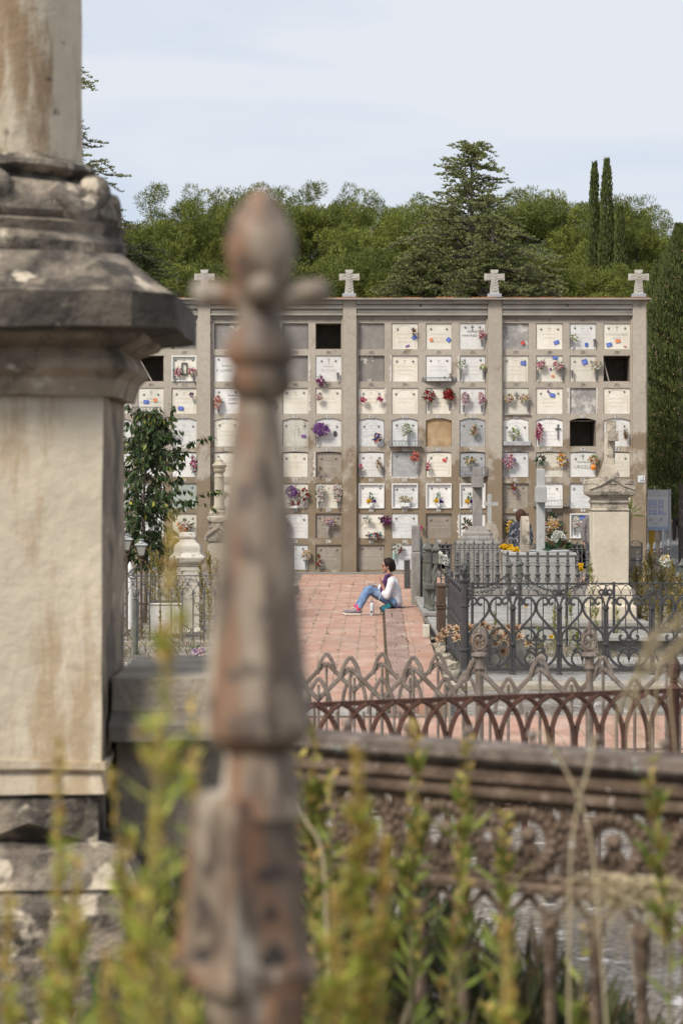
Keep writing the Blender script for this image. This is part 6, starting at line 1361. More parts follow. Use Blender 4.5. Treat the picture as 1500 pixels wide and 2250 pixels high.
MB().lathe([(r * .42, .2285), (r * .5, .235), (r * .45, .25), (r * .2, .262)], (X, 42, .008), 12).build('bottle_cap', flat('grey_cap', (.15, .15, .17), .4), t)
MB().tube([(X + .015 * math.cos(a), 42, .008 + .262 + .014 * math.sin(a)) for a in np.linspace(0, math.pi, 7)], .004, 5).build('loop', BLK, t)
MB().cbox((X - .012, 42 - r - .001, .075), .022, .004, .035, Matrix.Rotation(.5, 3, 'Y')).build('mark', BLK, t)

def stander(px, d, h, label, jacket, trousers, hairm, bald=False, face_away=True, lean=0, cat_hair=True, arms=True, rot=0):
    X = (px - 750) / F * d; t = thing('person', label, 'person', (X, d, 0)); k = h / 1.62
    V = lambda x, y, z: Vector((X + x * k, d + y * k, z * k))
    m = MB(); m.ball(V(0, 0, 1.50), .098 * k, 14, 12, sx=.82, sy=.98, sz=1.15); m.capsule(V(0, -.01, 1.40), V(0, 0, 1.32), .05 * k, .055 * k); fy = .09 if face_away else -.09
    m.capsule(V(0, fy, 1.51), V(0, fy * 1.25, 1.475), .010 * k, .013 * k, 7); m.ball(V(0, fy * .6, 1.42), .04 * k, 8, 6)
    for s in (-1, 1):
        m.ball(V(s * .082, 0, 1.49), .026 * k, 8, 6, sx=.4, sy=.7, sz=1.1)
        m.capsule(V(s * .17, 0, 1.28), V(s * .225, -.02, 1.02), .045 * k, .038 * k); m.capsule(V(s * .225, -.02, 1.02), V(s * .21, -.09, .80), .036 * k, .025 * k)
        hand_mb(m, V(s * .21, -.09, .79), (0, -.15, -1), (-s, 0, 0), (0, -1, 0), curl=.4)
        m.capsule(V(s * .09, 0, .82), V(s * .10, 0, .45), .085 * k, .058 * k); m.capsule(V(s * .10, 0, .45), V(s * .10, .01, .08), .055 * k, .036 * k); m.capsule(V(s * .10, .0, .05), V(s * .11, fy * 1.8, .035), .036 * k, .03 * k)
    m.capsule(V(0, 0, 1.25), V(0, 0, .9), .12 * k, .13 * k)
    remesh(m, 'body', SKIN, t, .011, 3)
    m = MB(); m.capsule(V(0, .0, 1.26), V(0, 0, 1.0), .155 * k, .165 * k, 14); m.capsule(V(0, .0, 1.0), V(0, 0, .82), .165 * k, .175 * k, 14); m.capsule(V(-.14, 0, 1.29), V(.14, 0, 1.29), .075 * k, .075 * k)
    for s in (-1, 1): m.capsule(V(s * .175, 0, 1.27), V(s * .235, -.02, 1.02), .075 * k, .066 * k); m.capsule(V(s * .235, -.02, 1.02), V(s * .215, -.085, .84), .064 * k, .05 * k)
    rough_up(remesh(m, 'jacket', jacket, t, .014, 3), .007, 12)
    m = MB()
    for s in (-1, 1): m.capsule(V(s * .09, 0, .84), V(s * .10, 0, .45), .105 * k, .082 * k); m.capsule(V(s * .10, 0, .45), V(s * .10, .01, .12), .078 * k, .065 * k)
    remesh(m, 'trousers', trousers, t, .014, 3)
    m = MB()
    for s in (-1, 1): m.capsule(V(s * .10, -fy * .3, .045), V(s * .115, fy * 2, .04), .042 * k, .04 * k)
    m.build('shoes', BLK, t, smooth=True)
    m = MB()
    if bald: m.ball(V(0, -fy * .25, 1.50), .105 * k, 12, 10, sx=.86, sy=.85, sz=.9)
    else: m.ball(V(0, -fy * .25, 1.535), .135 * k, 14, 12, sx=.95, sy=.92, sz=1.0); m.ball(V(0, -fy * .4, 1.46), .12 * k, 14, 10, sx=1, sy=.8, sz=.8)
    remesh(m, 'hair', hairm, t, .012, 2); return t
PATT = S('patterned_dark_fabric', (0.02, 0.022, 0.03), (0.05, 0.055, 0.07), 8, dirt=(.30, .31, .36), dsc=11, dlo=.54, dhi=.60, dmul=.8, bump=.3)
stander(1143, 56.2, 1.60, 'person with bobbed brown hair in a dark patterned jacket, seen from behind', PATT, PATT, S('auburn_hair', (.07, .032, .018), (.045, .02, .012), 20, bump=.4, bsc=60))
stander(1303, 56.8, 1.74, 'person in a grey quilted jacket mostly hidden behind the cream pedestal', S('grey_quilt', (.17, .155, .155), (.13, .12, .12), 4, bump=.5, bsc=20), flat('navy_cloth', (.02, .025, .07), .9), S('thin_brown_hair', (.16, .10, .07), None, 9), bald=True)
stander(1486, 89, 1.62, 'person in black with sandals mostly hidden behind the bare trunk at the right', BLK, BLK, HAIR)
# ================================================================== near fences
M_OLDI = S('weathered_grey_brown_iron', (0.22, 0.18, 0.15), (0.14, 0.105, 0.085), 6, dirt=(0.30, 0.27, 0.24), dsc=8, dlo=0.5, dhi=0.7, dmul=0.6, bump=0.5)
M_RUSTD = S('dark_rust_iron', (0.105, 0.050, 0.034), (0.065, 0.035, 0.027), 9, dirt=(0.17, 0.13, 0.11), dsc=9, dlo=0.58, dhi=0.75, dmul=0.5, bump=0.4)
def fence3(a, b, label, offs, posts=(), z0=.15, dz=0.0):
    t = thing('iron_fence', label, 'fence', (a[0], a[1], 0)); r0 = Run(a, b); run = lambda s, z, o=0.0: r0(s, z + (dz if z > .5 else 0), o); run.L = r0.L; p = .47
    m = MB(); [m.tube([run(0, z), run(run.L, z)], .012, 4) for z in (z0, .42)]; m.build('rail', M_OLDI, t)
    n = int(run.L / p) + 1
    for k in range(n):
        s = offs + k * p
        m = MB()
        m.tube([run(s - p / 2, .79, -.01), run(s - .03, 1.0, -.01), run(s, 1.02, -.01)], .019, 5, flat=.7); m.tube([run(s + p / 2, .79, .012), run(s + .03, 1.0, .012), run(s, 1.02, .012)], .019, 5, flat=.7)
        m.tube(catmull([run(s - .075, .93), run(s - .055, 1.02), run(s - .02, 1.085), run(s, 1.10), run(s + .02, 1.085), run(s + .055, 1.02), run(s + .075, .93)], 4), .017, 5)
        m.tube(catmull([run(s + p / 2 - .10, .68), run(s + p / 2 - .08, .80), run(s + p / 2 - .03, .91), run(s + p / 2, .945), run(s + p / 2 + .03, .91), run(s + p / 2 + .08, .80), run(s + p / 2 + .10, .68)], 4), .016, 5)
        m.build('arch_tracery', M_OLDI, t, smooth=True)
        for q in (0, .10, p / 2, p - .10):
            m = MB(); m.tube([run(s + q, 0.0), run(s + q, 1.0 if q == 0 else (.9 if q == p / 2 else .70))], .013, 6); m.build('upright', M_OLDI, t)
    for s, ztop in posts:
        c = run(s, 0); r = .030; m = MB()
        m.lathe([(r * 1.6, 0), (r * 1.6, .1), (r, .14), (r, .75), (r * 1.25, .76), (r * 1.25, .79), (r, .80), (r * .9, 1.0), (r * 1.35, 1.02), (r * 1.1, 1.05), (r * 1.2, 1.10), (r * 2.1, 1.115), (r * 1.9, 1.135), (r, 1.145)], (c.x, c.y, 0), 8); po = m.build('post', M_OLDI, t)
        m = MB(); cz = 1.145 + .075
        m.tube([(c.x + .052 * math.cos(a), c.y, cz + .060 * math.sin(a)) for a in np.linspace(0, 2 * math.pi, 13)], .014, 6); 
        for a in range(3): m.tube([(c.x + .04 * math.cos(a * 2.094 + .52), c.y, cz + .045 * math.sin(a * 2.094 + .52)), (c.x, c.y, cz)], .012, 5)
        m.tube([(c.x, c.y, cz + .055), (c.x, c.y, cz + .10), (c.x, c.y, cz + .155)], [.022, .014, .003], 6)
        for sg in (-1, 1): m.tube([(c.x + sg * .05, c.y, cz - .05), (c.x + sg * .02, c.y, cz - .072)], .012, 5); m.tube([(c.x + sg * .055, c.y, cz + .035), (c.x + sg * .035, c.y, cz + .085), (c.x + sg * .012, c.y, cz + .11)], .009, 5)
        m.build('finial', M_OLDI, po, smooth=True)
    return t
p18 = F / 18
fence3(((560 - 750) / p18, 18), ((1560 - 750) / p18, 18), 'weathered iron fence of crossed pointed arches with two ring-headed posts, front run', (769 - 560) / p18 - .47 * 1, posts=(((1053 - 560) / p18, 0), ((1294 - 560) / p18, 0)))
p20 = F / 20.4
fence3(((560 - 750) / p20, 20.4), ((1000 - 750) / p20, 20.4), 'weathered iron fence of crossed pointed arches, rear run ending before the cross path', (717 - 560) / p20 - .47, z0=.15, dz=-.15)
m = MB(); m.box(-1.2, 2.9, 17.9, 18.1, 0, .16); struct('kerb', m, M_STONE); m = MB(); m.box(-.9, 1.0, 20.3, 20.5, 0, .14); struct('kerb', m, M_STONE)
# rusty gothic arch fence
G2 = Run(((600 - 750) / F * 13.75, 13.75), ((1600 - 750) / F * 14.9, 14.9))
t = thing('iron_fence', 'rust red iron fence of interlaced gothic arches under a thin rail', 'fence', (0, 13.8, 0)); zr = 1.155
m = MB(); m.tube([G2(0, zr), G2(G2.L, zr)], .010, 4); m.tube([G2(0, zr - .012), G2(G2.L, zr - .012)], .016, 4, flat=.5); m.tube([G2(0, .5), G2(G2.L, .5)], .010, 4); m.build('rail', M_RUSTD, t)
pt = .168; n = int(G2.L / pt)
for k in range(n):
    s = k * pt; m = MB()
    for sg in (-1, 1):
        x0 = s + pt / 2 + sg * pt * .98
        q = catmull([G2(x0, .35), G2(x0, .80), G2(x0 - sg * .008, .93), G2(x0 - sg * .045, 1.04), G2(x0 - sg * .10, 1.11), G2(x0 - sg * .155, 1.143)], 4)
        m.tube(q, .0160, 5, flat=1.2)
    m.build('gothic_arch', M_RUSTD, t, smooth=True)
    if k % 2 == 0: m = MB(); c = G2(s + pt / 2, 0); m.tube([(c.x, c.y, .1), (c.x, c.y, .78), (c.x, c.y, .86)], [.010, .010, .004], 5); m.ball((c.x, c.y, .83), .022, 7, 6, sz=1.3); m.build('spear', M_OLDI, t)
c = Vector(((1479 - 750) / F * 14.55, 14.55, 0)); zz = lambda y: EYE - (y - 1041) / F * 14.55
m = MB(); m.lathe([(.05, 0), (.05, .2), (.034, .25), (.034, zz(1520)), (.045, zz(1512)), (.03, zz(1506)), (.022, zz(1500)), (.03, zz(1497)), (.022, zz(1494))], (c.x, c.y, 0), 10); po = m.build('post', M_RUSTD, t, smooth=True)
m = MB(); m.lathe([(.018, zz(1494)), (.036, zz(1486)), (.043, zz(1472)), (.036, zz(1456)), (.018, zz(1444)), (.004, zz(1437))], (c.x, c.y, 0), 12); m.build('finial', M_RUSTD, po, smooth=True)
m = MB(); m.box(-1, 3, 13.3, 15.3, 0, .1)
# near cast iron fence with wreaths
M_CAST = S('lichened_cast_iron', (0.17, 0.135, 0.11), (0.085, 0.063, 0.049), 9, dirt=(0.30, 0.25, 0.22), dsc=10, dlo=0.50, dhi=0.66, dmul=0.75, spots=(0.33, 0.36, 0.31), ssc=26, slo=0.64, shi=0.70, bump=0.8, bsc=60)
M_CASTR = S('brown_cast_iron', (0.145, 0.10, 0.068), (0.07, 0.047, 0.033), 12, dirt=(0.22, 0.16, 0.12), dsc=12, dlo=0.5, dhi=0.65, dmul=0.6, spots=(.33, .28, .24), ssc=30, slo=.64, shi=.72, bump=0.7, bsc=60)
G1 = Run((-.23, 6.12), (1.35, 5.13)); a_off = lambda s, z, o=0: G1(s, z, o)
def extr(profile, s0, s1, name, mat, parent):      # profile in (o,z) swept along the run; +o faces the camera
    m = MB(); n = len(profile); vs = [G1(s0, z, o) for o, z in profile] + [G1(s1, z, o) for o, z in profile]
    m.add(vs, [list(range(n)), list(range(2 * n - 1, n - 1, -1))] + [(i, (i + 1) % n, (i + 1) % n + n, i + n) for i in range(n)])
    o = m.build(name, mat, parent)
    bm = bmesh.new(); bm.from_mesh(o.data); bmesh.ops.recalc_face_normals(bm, faces=bm.faces); bm.to_mesh(o.data); bm.free()
    return o
sgn = 1 if G1.n.y < 0 else -1
t = thing('iron_fence', 'close rusty cast iron fence with a heavy moulded rail and a band of round wreaths', 'fence', (.5, 5.7, .9))
zr = 1.828
Q = lambda l: [(sgn * o, z) for o, z in l]
o_ = extr(Q([(-.06, zr), (.052, zr), (.060, zr - .006), (.062, zr - .030), (.050, zr - .042), (-.06, zr - .042)]), -.05, G1.L, 'top_rail', M_CAST, t); rough_up(o_, .0022, 26, .03)
o_ = extr(Q([(-.04, zr - .043), (.020, zr - .043), (.022, zr - .056), (.042, zr - .064), (.044, zr - .084), (.030, zr - .092), (.026, zr - .100), (.034, zr - .108), (.034, zr - .122), (.020, zr - .130), (-.04, zr - .130)]), -.04, G1.L, 'moulding', M_CASTR, t); rough_up(o_, .0015, 26, .04)
zw = zr - .222; pt = .222
extr(Q([(-.015, zr - .318), (.022, zr - .318), (.026, zr - .330), (.022, zr - .345), (-.015, zr - .345)]), -.04, G1.L, 'lower_rail', M_CASTR, t)
def wreath():
    m = MB(); R0 = .070; rg = random.Random(4)
    for k in range(20):
        a = 2 * math.pi * k / 20; m.ball((R0 * math.cos(a), -.008, R0 * math.sin(a)), .0155, 7, 5, sy=1.1); 
        for q in (-1, 1): m.ball(((R0 + q * .016) * math.cos(a + .15), -.002, (R0 + q * .016) * math.sin(a + .15)), .011, 6, 5)
    m.tube([(R0 * math.cos(a), 0.004, R0 * math.sin(a)) for a in np.linspace(0, 2 * math.pi, 25)[:-1]], .018, 6, closed=True)
    m.ball((0, 0, .012), .020, 10, 8); m.tube([(0, 0, -.0), (0, 0, -.06)], [.008, .016], 6); m.tube([(-.035, 0, -.055), (-.012, 0, -.01), (0, 0, .0)], [.012, .008, .006], 5); m.tube([(.035, 0, -.055), (.012, 0, -.01), (0, 0, .0)], [.012, .008, .006], 5)
    for k in range(10): m.tube([(.0, -.01, -.062), ((k - 4.5) * .011, -.012, -.088 - .01 * math.cos((k - 4.5) * .3))], [.004, .007], 4)
    return m
wm = wreath().mesh('wreath', M_CASTR, True); 
im = MB()
for q in (-.045, .045): im.ball((0, -.003, q), .013, 7, 5)
im.tube([(.018 * math.cos(a), 0, .018 * math.sin(a)) for a in np.linspace(0, 2 * math.pi, 11)[:-1]], .007, 5, closed=True); im.tube([(0, 0, -.09), (0, 0, -.02)], .007, 5); im.tube([(0, 0, .09), (0, 0, .02)], .007, 5)
for a in (.8, 2.34, 3.94, 5.48): im.tube([(.02 * math.cos(a), 0, .02 * math.sin(a)), (.035 * math.cos(a), 0, .07 * math.sin(a)), (.028 * math.cos(a), 0, .085 * math.sin(a))], .006, 5)
for sx_ in (-1, 1):
    for sz_ in (-1, 1):        # acanthus spandrels that close the corners between the wreaths
        im.tube(catmull([(sx_ * .005, .004, sz_ * .092), (sx_ * .030, 0, sz_ * .082), (sx_ * .055, 0, sz_ * .090), (sx_ * .085, .002, sz_ * .092)], 3), .0115, 5)
        im.tube([(0, .003, sz_ * .06), (sx_ * .022, 0, sz_ * .068), (sx_ * .03, 0, sz_ * .088)], .0105, 5)
        im.ball((sx_ * .016, 0, sz_ * .038), .012, 6, 5); im.ball((sx_ * .024, 0, sz_ * .055), .010, 6, 5)
im = im.mesh('wreath_link', M_CASTR, True)
ang = math.atan2(G1.u.y, G1.u.x)
k = 0; s = .015
while s < G1.L:
    w1 = mkobj('wreath', wm, t); c = G1(s + .11, zw) - OFF[t.name]; w1.location = c; w1.rotation_euler = (0, 0, ang)
    w2 = mkobj('wreath_link', im, t); c = G1(s + .222, zw) - OFF[t.name]; w2.location = c; w2.rotation_euler = (0, 0, ang); s += pt
bp = MB(); r = .012
bp.lathe([(r * 1.6, -.92), (r * 1.1, -.86), (r * 1.1, -.30), (r * 1.5, -.18), (r * 1.3, -.14), (r * 1.9, -.125), (r * 2.2, -.11), (r * 1.5, -.10), (r * 1.9, -.085), (r * 1.0, -.075)], (0, 0, 0), 10)
for sg in (-1, 1): bp.tube(catmull([(0, 0, -.08), (sg * .022, 0, -.065), (sg * .042, 0, -.035), (sg * .058, 0, -.004)], 4), .009, 6); bp.tube(catmull([(0, 0, -.03), (sg * .012, 0, -.014), (sg * .02, 0, -.004)], 3), .006, 5)
bm_ = bp.mesh('baluster', M_CASTR, True); s = .03
while s < G1.L:
    b = mkobj('baluster', bm_, t); b.location = G1(s, zr - .345) - OFF[t.name]; b.rotation_euler = (0, 0, ang); b.scale = (1, 1, .62); s += .117
extr(Q([(-.02, .915), (.02, .915), (.02, .945), (-.02, .945)]), -.04, G1.L, 'bottom_rail', M_CASTR, t)
# nails and buds standing on the rail
for k in range(10): 
    s = .12 + k * .17; m = MB(); c = G1(s, zr, 0); m.tube([c, c + Vector((0, 0, .018))], .004, 5); m.ball(c + Vector((0, 0, .026)), .013, 7, 6); m.build('rail_stud', M_OLDI, t)
# ------------------------------------------------------------------ nearest: rusty spire post
def rust_mat():
    m, nt, bs = newmat('flaking_rust_paint')
    f, _ = noise_mask(nt, 22, 0.40, 0.60, detail=5, stretch=(1, 1, .35), seed=2); c = mix(nt, f, (0.24, 0.19, 0.135), (0.10, 0.07, 0.048))
    f, _ = noise_mask(nt, 18, 0.51, 0.61, detail=4, stretch=(1, 1, .22), seed=6); c = mix(nt, mul(nt, f, .8), c, (0.20, 0.10, 0.05))
    f, _ = noise_mask(nt, 14, 0.56, 0.66, detail=4, stretch=(1, 1, .16), seed=11); c = mix(nt, mul(nt, f, .85), c, (0.46, 0.41, 0.33))
    f, _ = noise_mask(nt, 24, 0.52, 0.64, detail=4, seed=15); c = mix(nt, mul(nt, f, .75), c, (0.06, 0.042, 0.034))
    nt.links.new(c, bs.inputs['Base Color']); bs.inputs['Roughness'].default_value = .6; bs.inputs['Specular IOR Level'].default_value = .5
    return m
M_FIN = rust_mat(); d = 2.5; pn = F / d; X = (573 - 750) / pn; zn = lambda y: EYE - (y - 1041) / pn; q = lambda v: v / pn
t = thing('fence_post', 'very close rusty cast iron post with a bud finial and a fluted spire', 'fence post', (X, d, .9))
m = MB(); m.lathe([(q(12), zn(690)), (q(48), zn(665)), (q(60), zn(630)), (q(74), zn(590)), (q(82), zn(545)), (q(74), zn(500)), (q(52), zn(460)), (q(32), zn(434)), (q(6), zn(414))], (X, d, 0), 8, .35)
fin = m.build('bud', M_FIN, t, smooth=True, auto=R(50))
m = MB()
for k in range(4):
    a = math.radians(3 + 90 * k); u = Vector((math.cos(a), math.sin(a), 0)); C0 = Vector((X, d, 0))
    pts = [C0 + u * q(r_) + Vector((0, 0, zn(y))) for r_, y in ((20, 690), (44, 664), (68, 650), (92, 643), (112, 641), (124, 643))]
    m.tube(catmull(pts, 4), [q(r_) for r_ in np.interp(np.linspace(0, 1, 21), [0, .5, 1], [26, 28, 28])], 8); m.ball(pts[-1], q(31), 10, 8)
m.build('curled_leaf', M_FIN, fin, smooth=True)
m = MB(); m.lathe([(q(50), zn(880)), (q(60), zn(868)), (q(72), zn(852)), (q(72), zn(822)), (q(62), zn(812)), (q(78), zn(790)), (q(80), zn(768)), (q(68), zn(740)), (q(54), zn(712)), (q(48), zn(690)), (q(46), zn(676))], (X, d, 0), 24); m.build('vase_neck', M_FIN, t, smooth=True)
m = MB(); m.lathe([(q(70), zn(1650)), (q(92), zn(1640)), (q(121), zn(1612)), (q(123), zn(1590)), (q(108), zn(1450)), (q(84), zn(1200)), (q(58), zn(960)), (q(47), zn(890)), (q(47), zn(881))], (X - .004, d, 0), 8, math.radians(10)); m.build('spire', M_FIN, t)
m = MB(); m.lathe([(q(100), zn(1790)), (q(92), zn(1730)), (q(84), zn(1665)), (q(82), zn(1651))], (X, d, 0), 8, math.radians(22)); m.build('collar', M_FIN, t)
m = MB(); m.lathe([(q(168), zn(2165)), (q(172), zn(2130)), (q(156), zn(2095)), (q(146), zn(2040)), (q(134), zn(1900)), (q(122), zn(1780)), (q(112), zn(1740))], (X - .018, d, 0), 4, math.radians(-97)); blk = m.build('square_block', M_FIN, t, bevel=.004)
for (sx, yy_, ww, hh, rr_) in ((-1, 1985, 30, 46, 45), (-1, 2085, 60, 34, 20), (-1, 1900, 22, 30, 45), (1, 1905, 64, 30, 8), (1, 2090, 56, 56, 45), (1, 1990, 24, 34, 45)):
    a = math.radians(-97 + (45 if sx > 0 else -45)); u = Vector((math.cos(a), math.sin(a), 0)); rr = np.interp(yy_, [1780, 1900, 2040, 2095], [122, 134, 146, 156]) * .7071
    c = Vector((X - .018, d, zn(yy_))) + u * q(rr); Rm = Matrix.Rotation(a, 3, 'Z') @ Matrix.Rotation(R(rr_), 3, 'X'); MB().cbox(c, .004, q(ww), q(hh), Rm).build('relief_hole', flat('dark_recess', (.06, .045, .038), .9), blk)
m = MB(); m.lathe([(q(150), .9), (q(150), 1.05), (q(90), 1.12), (q(85), zn(2400)), (q(120), zn(2215)), (q(122), zn(2165))], (X - .005, d, 0), 8, .4); m.build('lower_shaft', M_FIN, t)
# ================================================================== weeds in front
WEED_GN = FOL('weed_leaves_bright', [(0.27, 0.34, 0.05), (0.42, 0.46, 0.08), (0.55, 0.54, 0.14)], trans=.35)
WEED_G = FOL('weed_leaves_green', [(0.12, 0.17, 0.03), (0.21, 0.26, 0.05), (0.33, 0.35, 0.09)], trans=.3)
WEED_Y = FOL('weed_buds_yellow', [(0.58, 0.52, 0.12), (0.62, 0.46, 0.14), (0.46, 0.27, 0.10), (0.50, 0.52, 0.14)], trans=.3)
WEED_B = FOL('weed_buds_olive', [(0.40, 0.38, 0.10), (0.46, 0.34, 0.11), (0.30, 0.18, 0.07), (0.30, 0.33, 0.08)], trans=.25)
STEMM = flat('weed_stem', (.17, .15, .07), .8)
def weed(px, ytop, d, label, seed, z0=.9, group='weeds on the terrace', lean=0.0, dens=1.0, leafL=.042, yel=.5, buds=None, root_dx=0.0, brown=0, name='weed', leafm=None, bushy=1.0):
    WEED_G = leafm or MATS['weed_leaves_green']
    rg = np.random.default_rng(seed); top = P(px, ytop, d); base = Vector((top.x + root_dx, d + rg.uniform(-.08, .08), z0)); H = top.z - z0
    t = thing(name, label, 'weed', tuple(base), group)
    def stem_pt(f): c = base.lerp(top, f); c.x += math.sin(f * 3.1) * lean * H; return c
    m = MB(); pts = [stem_pt(f) for f in np.linspace(0, 1, 9)]; m.tube(pts, [.0055 * (1 - .7 * f) for f in np.linspace(0, 1, 9)], 5)
    side = []
    nb = int(14 * dens * H)
    for k in range(nb):                       # side branches in the upper half
        f = rg.uniform(.38 if bushy == 1 else .15, .93); a = rg.uniform(0, 2 * math.pi); L = H * rg.uniform(.10, .20) * (1.15 - f) * bushy; p0 = stem_pt(f)
        dv = Vector((math.cos(a) * .42 * bushy ** .5, math.sin(a) * .42 * bushy ** .5, 1)).normalized(); p1 = p0 + dv * L; m.tube([p0, p0.lerp(p1, .5) + Vector((math.cos(a), math.sin(a), 0)) * L * .06, p1], .0022, 4); side.append((p0, p1))
    m.build('stem', STEMM, t)
    def along(n, segs, lo, L, W, spread, up, mat, nm):
        Pp = np.zeros((n, 3)); D = np.zeros((n, 3))
        for i in range(n):
            if segs == 'main': c = stem_pt(lo[0] + (lo[1] - lo[0]) * rg.uniform())
            else: a_, b_ = segs[rg.integers(len(segs))]; c = a_.lerp(b_, rg.uniform(.15, 1.05))
            a = rg.uniform(0, 2 * math.pi); Pp[i] = c; D[i] = (math.cos(a) * spread, math.sin(a) * spread, up * rg.uniform(.6, 1.3))
        leaves(nm, Pp, D, rdir(rg, n), L * rg.uniform(.6, 1.35, n), W * rg.uniform(.7, 1.2, n), mat, t)
    along(int(120 * dens * H), 'main', (.08, .9), leafL * 1.25, leafL * .22, 1, .9, WEED_G, 'foliage')
    if side: along(int(150 * dens * H), side, None, leafL * .8, leafL * .24, .8, 1.1, WEED_G, 'foliage')
    bm_ = buds or WEED_Y
    if yel > 0:  # flower buds, not leaves, on the side branches and stem top
        if side: along(int(380 * yel * dens * H), side, None, leafL * .42, leafL * .24, .8, 1.0, bm_, 'foliage')
        along(int(200 * yel * dens * H), 'main', (.66, 1.02), leafL * .42, leafL * .24, .9, 1.0, bm_, 'foliage')
    return t
LF = 'yellow green flowering weed %s'
near = [  # px, ytop, d, yel, dens, where
 (130, 1660, 3.3, .7, .9, 'rising in front of the diamond block of the big monument'), (245, 1725, 3.4, .6, .8, 'leaning in front of the dark stone parapet'), (385, 1205, 2.5, .4, .75, 'the tallest and most blurred, just left of the near rusty post'),
 (345, 1660, 3.2, .5, .7, 'short and branched left of the near rusty post'), (425, 1580, 3.0, .5, .6, 'touching the left side of the spire of the near post'), (20, 2000, 3.0, .7, .9, 'in the bottom left corner'),
 (170, 1930, 3.2, .7, .9, 'low down between the monument and the near post, left'), (300, 1985, 3.0, .7, .9, 'low down between the monument and the near post, middle'), (400, 2030, 2.9, .5, .8, 'low down against the near post'),
 (785, 1690, 3.2, 1.4, 1.2, 'densest with ochre buds, right of the near rusty post'), (735, 1990, 3.1, .9, 1.1, 'at the foot of the densest ochre weed, left'), (850, 1880, 3.2, 1.2, 1.2, 'at the foot of the densest ochre weed, right'),
 (1110, 2070, 3.1, 1.2, .8, 'with ochre tip low at the bottom middle'), (230, 2130, 2.7, .7, .9, 'lowest one in the left middle')]
for i, (px, y, d_, ye, de, wh) in enumerate(near): weed(px, y, d_, LF % wh, 40 + i, yel=ye * 1.5, dens=de * 1.1, lean=.02 * math.sin(i * 2.1), leafL=.034, leafm=WEED_GN, root_dx=.05 * math.sin(i * 1.7))
far = [(690, 1615, 5.2, .6, 1.1, 'where the wreath rail meets the near post'), (660, 1680, 5.2, .4, .8, 'right against the near post, before the rail'), (725, 1720, 4.9, .3, .9, 'behind the ochre weed'), (915, 1618, 4.9, .6, .9, 'rising over the heavy rail, left one'), (1030, 1645, 4.8, .6, .9, 'rising over the heavy rail, right one'),
 (1110, 1815, 4.7, .5, .8, 'before the middle wreath'), (1422, 1695, 4.6, .5, .7, 'crossing the last wreaths at the right'), (690, 1900, 4.7, .5, .8, 'low beside the near post, behind'),
 (1010, 1960, 4.5, .5, .5, 'low green one by the balusters'), (1280, 2040, 4.6, .3, .4, 'thin one between the balusters')]
for i, (px, y, d_, ye, de, wh) in enumerate(far): weed(px, y, d_, 'green leafy weed with ochre tip ' + wh, 90 + i, yel=ye * 1.8, dens=de * .5, lean=.03 * math.sin(i * 1.3), leafL=.055, buds=WEED_B, root_dx=.04 * math.sin(i * 2.3))
# low undergrowth on the terrace
rg = np.random.default_rng(77); n = 3600
xx = rg.uniform(-1.3, 1.7, n); yy = rg.uniform(2.0, 5.5, n); keep = rg.random(n) < np.where(xx < 0.35, 1, .10); xx, yy = xx[keep], yy[keep]; n = len(xx)
uo = leaves('undergrowth', np.stack([xx, yy, np.full(n, .9) + rg.uniform(0, .35, n)], 1), np.stack([rg.normal(size=n) * .5, rg.normal(size=n) * .5, np.ones(n)], 1), rdir(rg, n), rg.uniform(.08, .26, n), rg.uniform(.006, .016, n), FOL('undergrowth_blades', [(.05, .09, .02), (.09, .15, .03), (.12, .10, .05), (.08, .06, .035)]), None)
tag(uo, 'tangled low grass and weeds covering the terrace ground', 'undergrowth', kind='stuff')
n = 4200; xx = rg.uniform(-.5, .95, n); yy = rg.uniform(6.4, 7.6, n) - xx * .3
uo = leaves('undergrowth', np.stack([xx, yy, .62 + rg.uniform(0, .62, n) * np.clip(1.15 - xx, .15, 1)], 1), np.stack([rg.normal(size=n) * .5, rg.normal(size=n) * .5, np.ones(n)], 1), rdir(rg, n), rg.uniform(.06, .22, n), rg.uniform(.01, .03, n), FOL('dark_bramble', [(.03, .045, .015), (.06, .07, .025), (.05, .035, .02), (.10, .08, .04)]), None)  # bramble leaves in dark greens and browns
tag(uo, 'dark tangled bramble just behind the wreath fence', 'undergrowth', kind='stuff')
# long green blades at left, dry straw at right
def grass_tuft(label, px, ybase, d_, n, h, mat, spread, seed, name='grass_tuft', z0=None, curve=.3, wd=.006):
    rg = np.random.default_rng(seed); c = P(px, ybase, d_); 
    if z0 is not None: c.z = z0
    t = thing(name, label, 'grass', tuple(c)); m = MB()
    for k in range(n):
        a = rg.uniform(0, 2 * math.pi); H = h * rg.uniform(.5, 1); sp = spread * rg.uniform(.2, 1) * H; pts = [c + Vector((rg.uniform(-.03, .03) * spread, rg.uniform(-.03, .03), 0)) + Vector((math.cos(a) * sp * f ** 1.6, math.sin(a) * sp * f ** 1.6, H * (f - curve * f ** 3))) for f in np.linspace(0, 1, 6)]
        m.tube(pts, [wd * (1 - .85 * f) for f in np.linspace(0, 1, 6)], 3, flat=.3)
    m.build('blades', mat, t); return t
BLADE = FOL('grass_blades', [(.07, .13, .03), (.10, .17, .04)], trans=.2); STRAW = FOL('straw', [(.42, .34, .20), (.50, .42, .27), (.34, .27, .15)], trans=.2)
grass_tuft('long bright green grass blades before the steps of the big monument', 225, 2200, 4.4, 40, .55, BLADE, .6, 5, z0=.9)
grass_tuft('long green grass blades beside the near post at the bottom', 310, 2200, 3.6, 26, .5, BLADE, .5, 6, z0=.9)
grass_tuft('long yellowish grass blades at the bottom centre', 960, 2150, 4.2, 30, .5, BLADE, .7, 9, z0=.9)
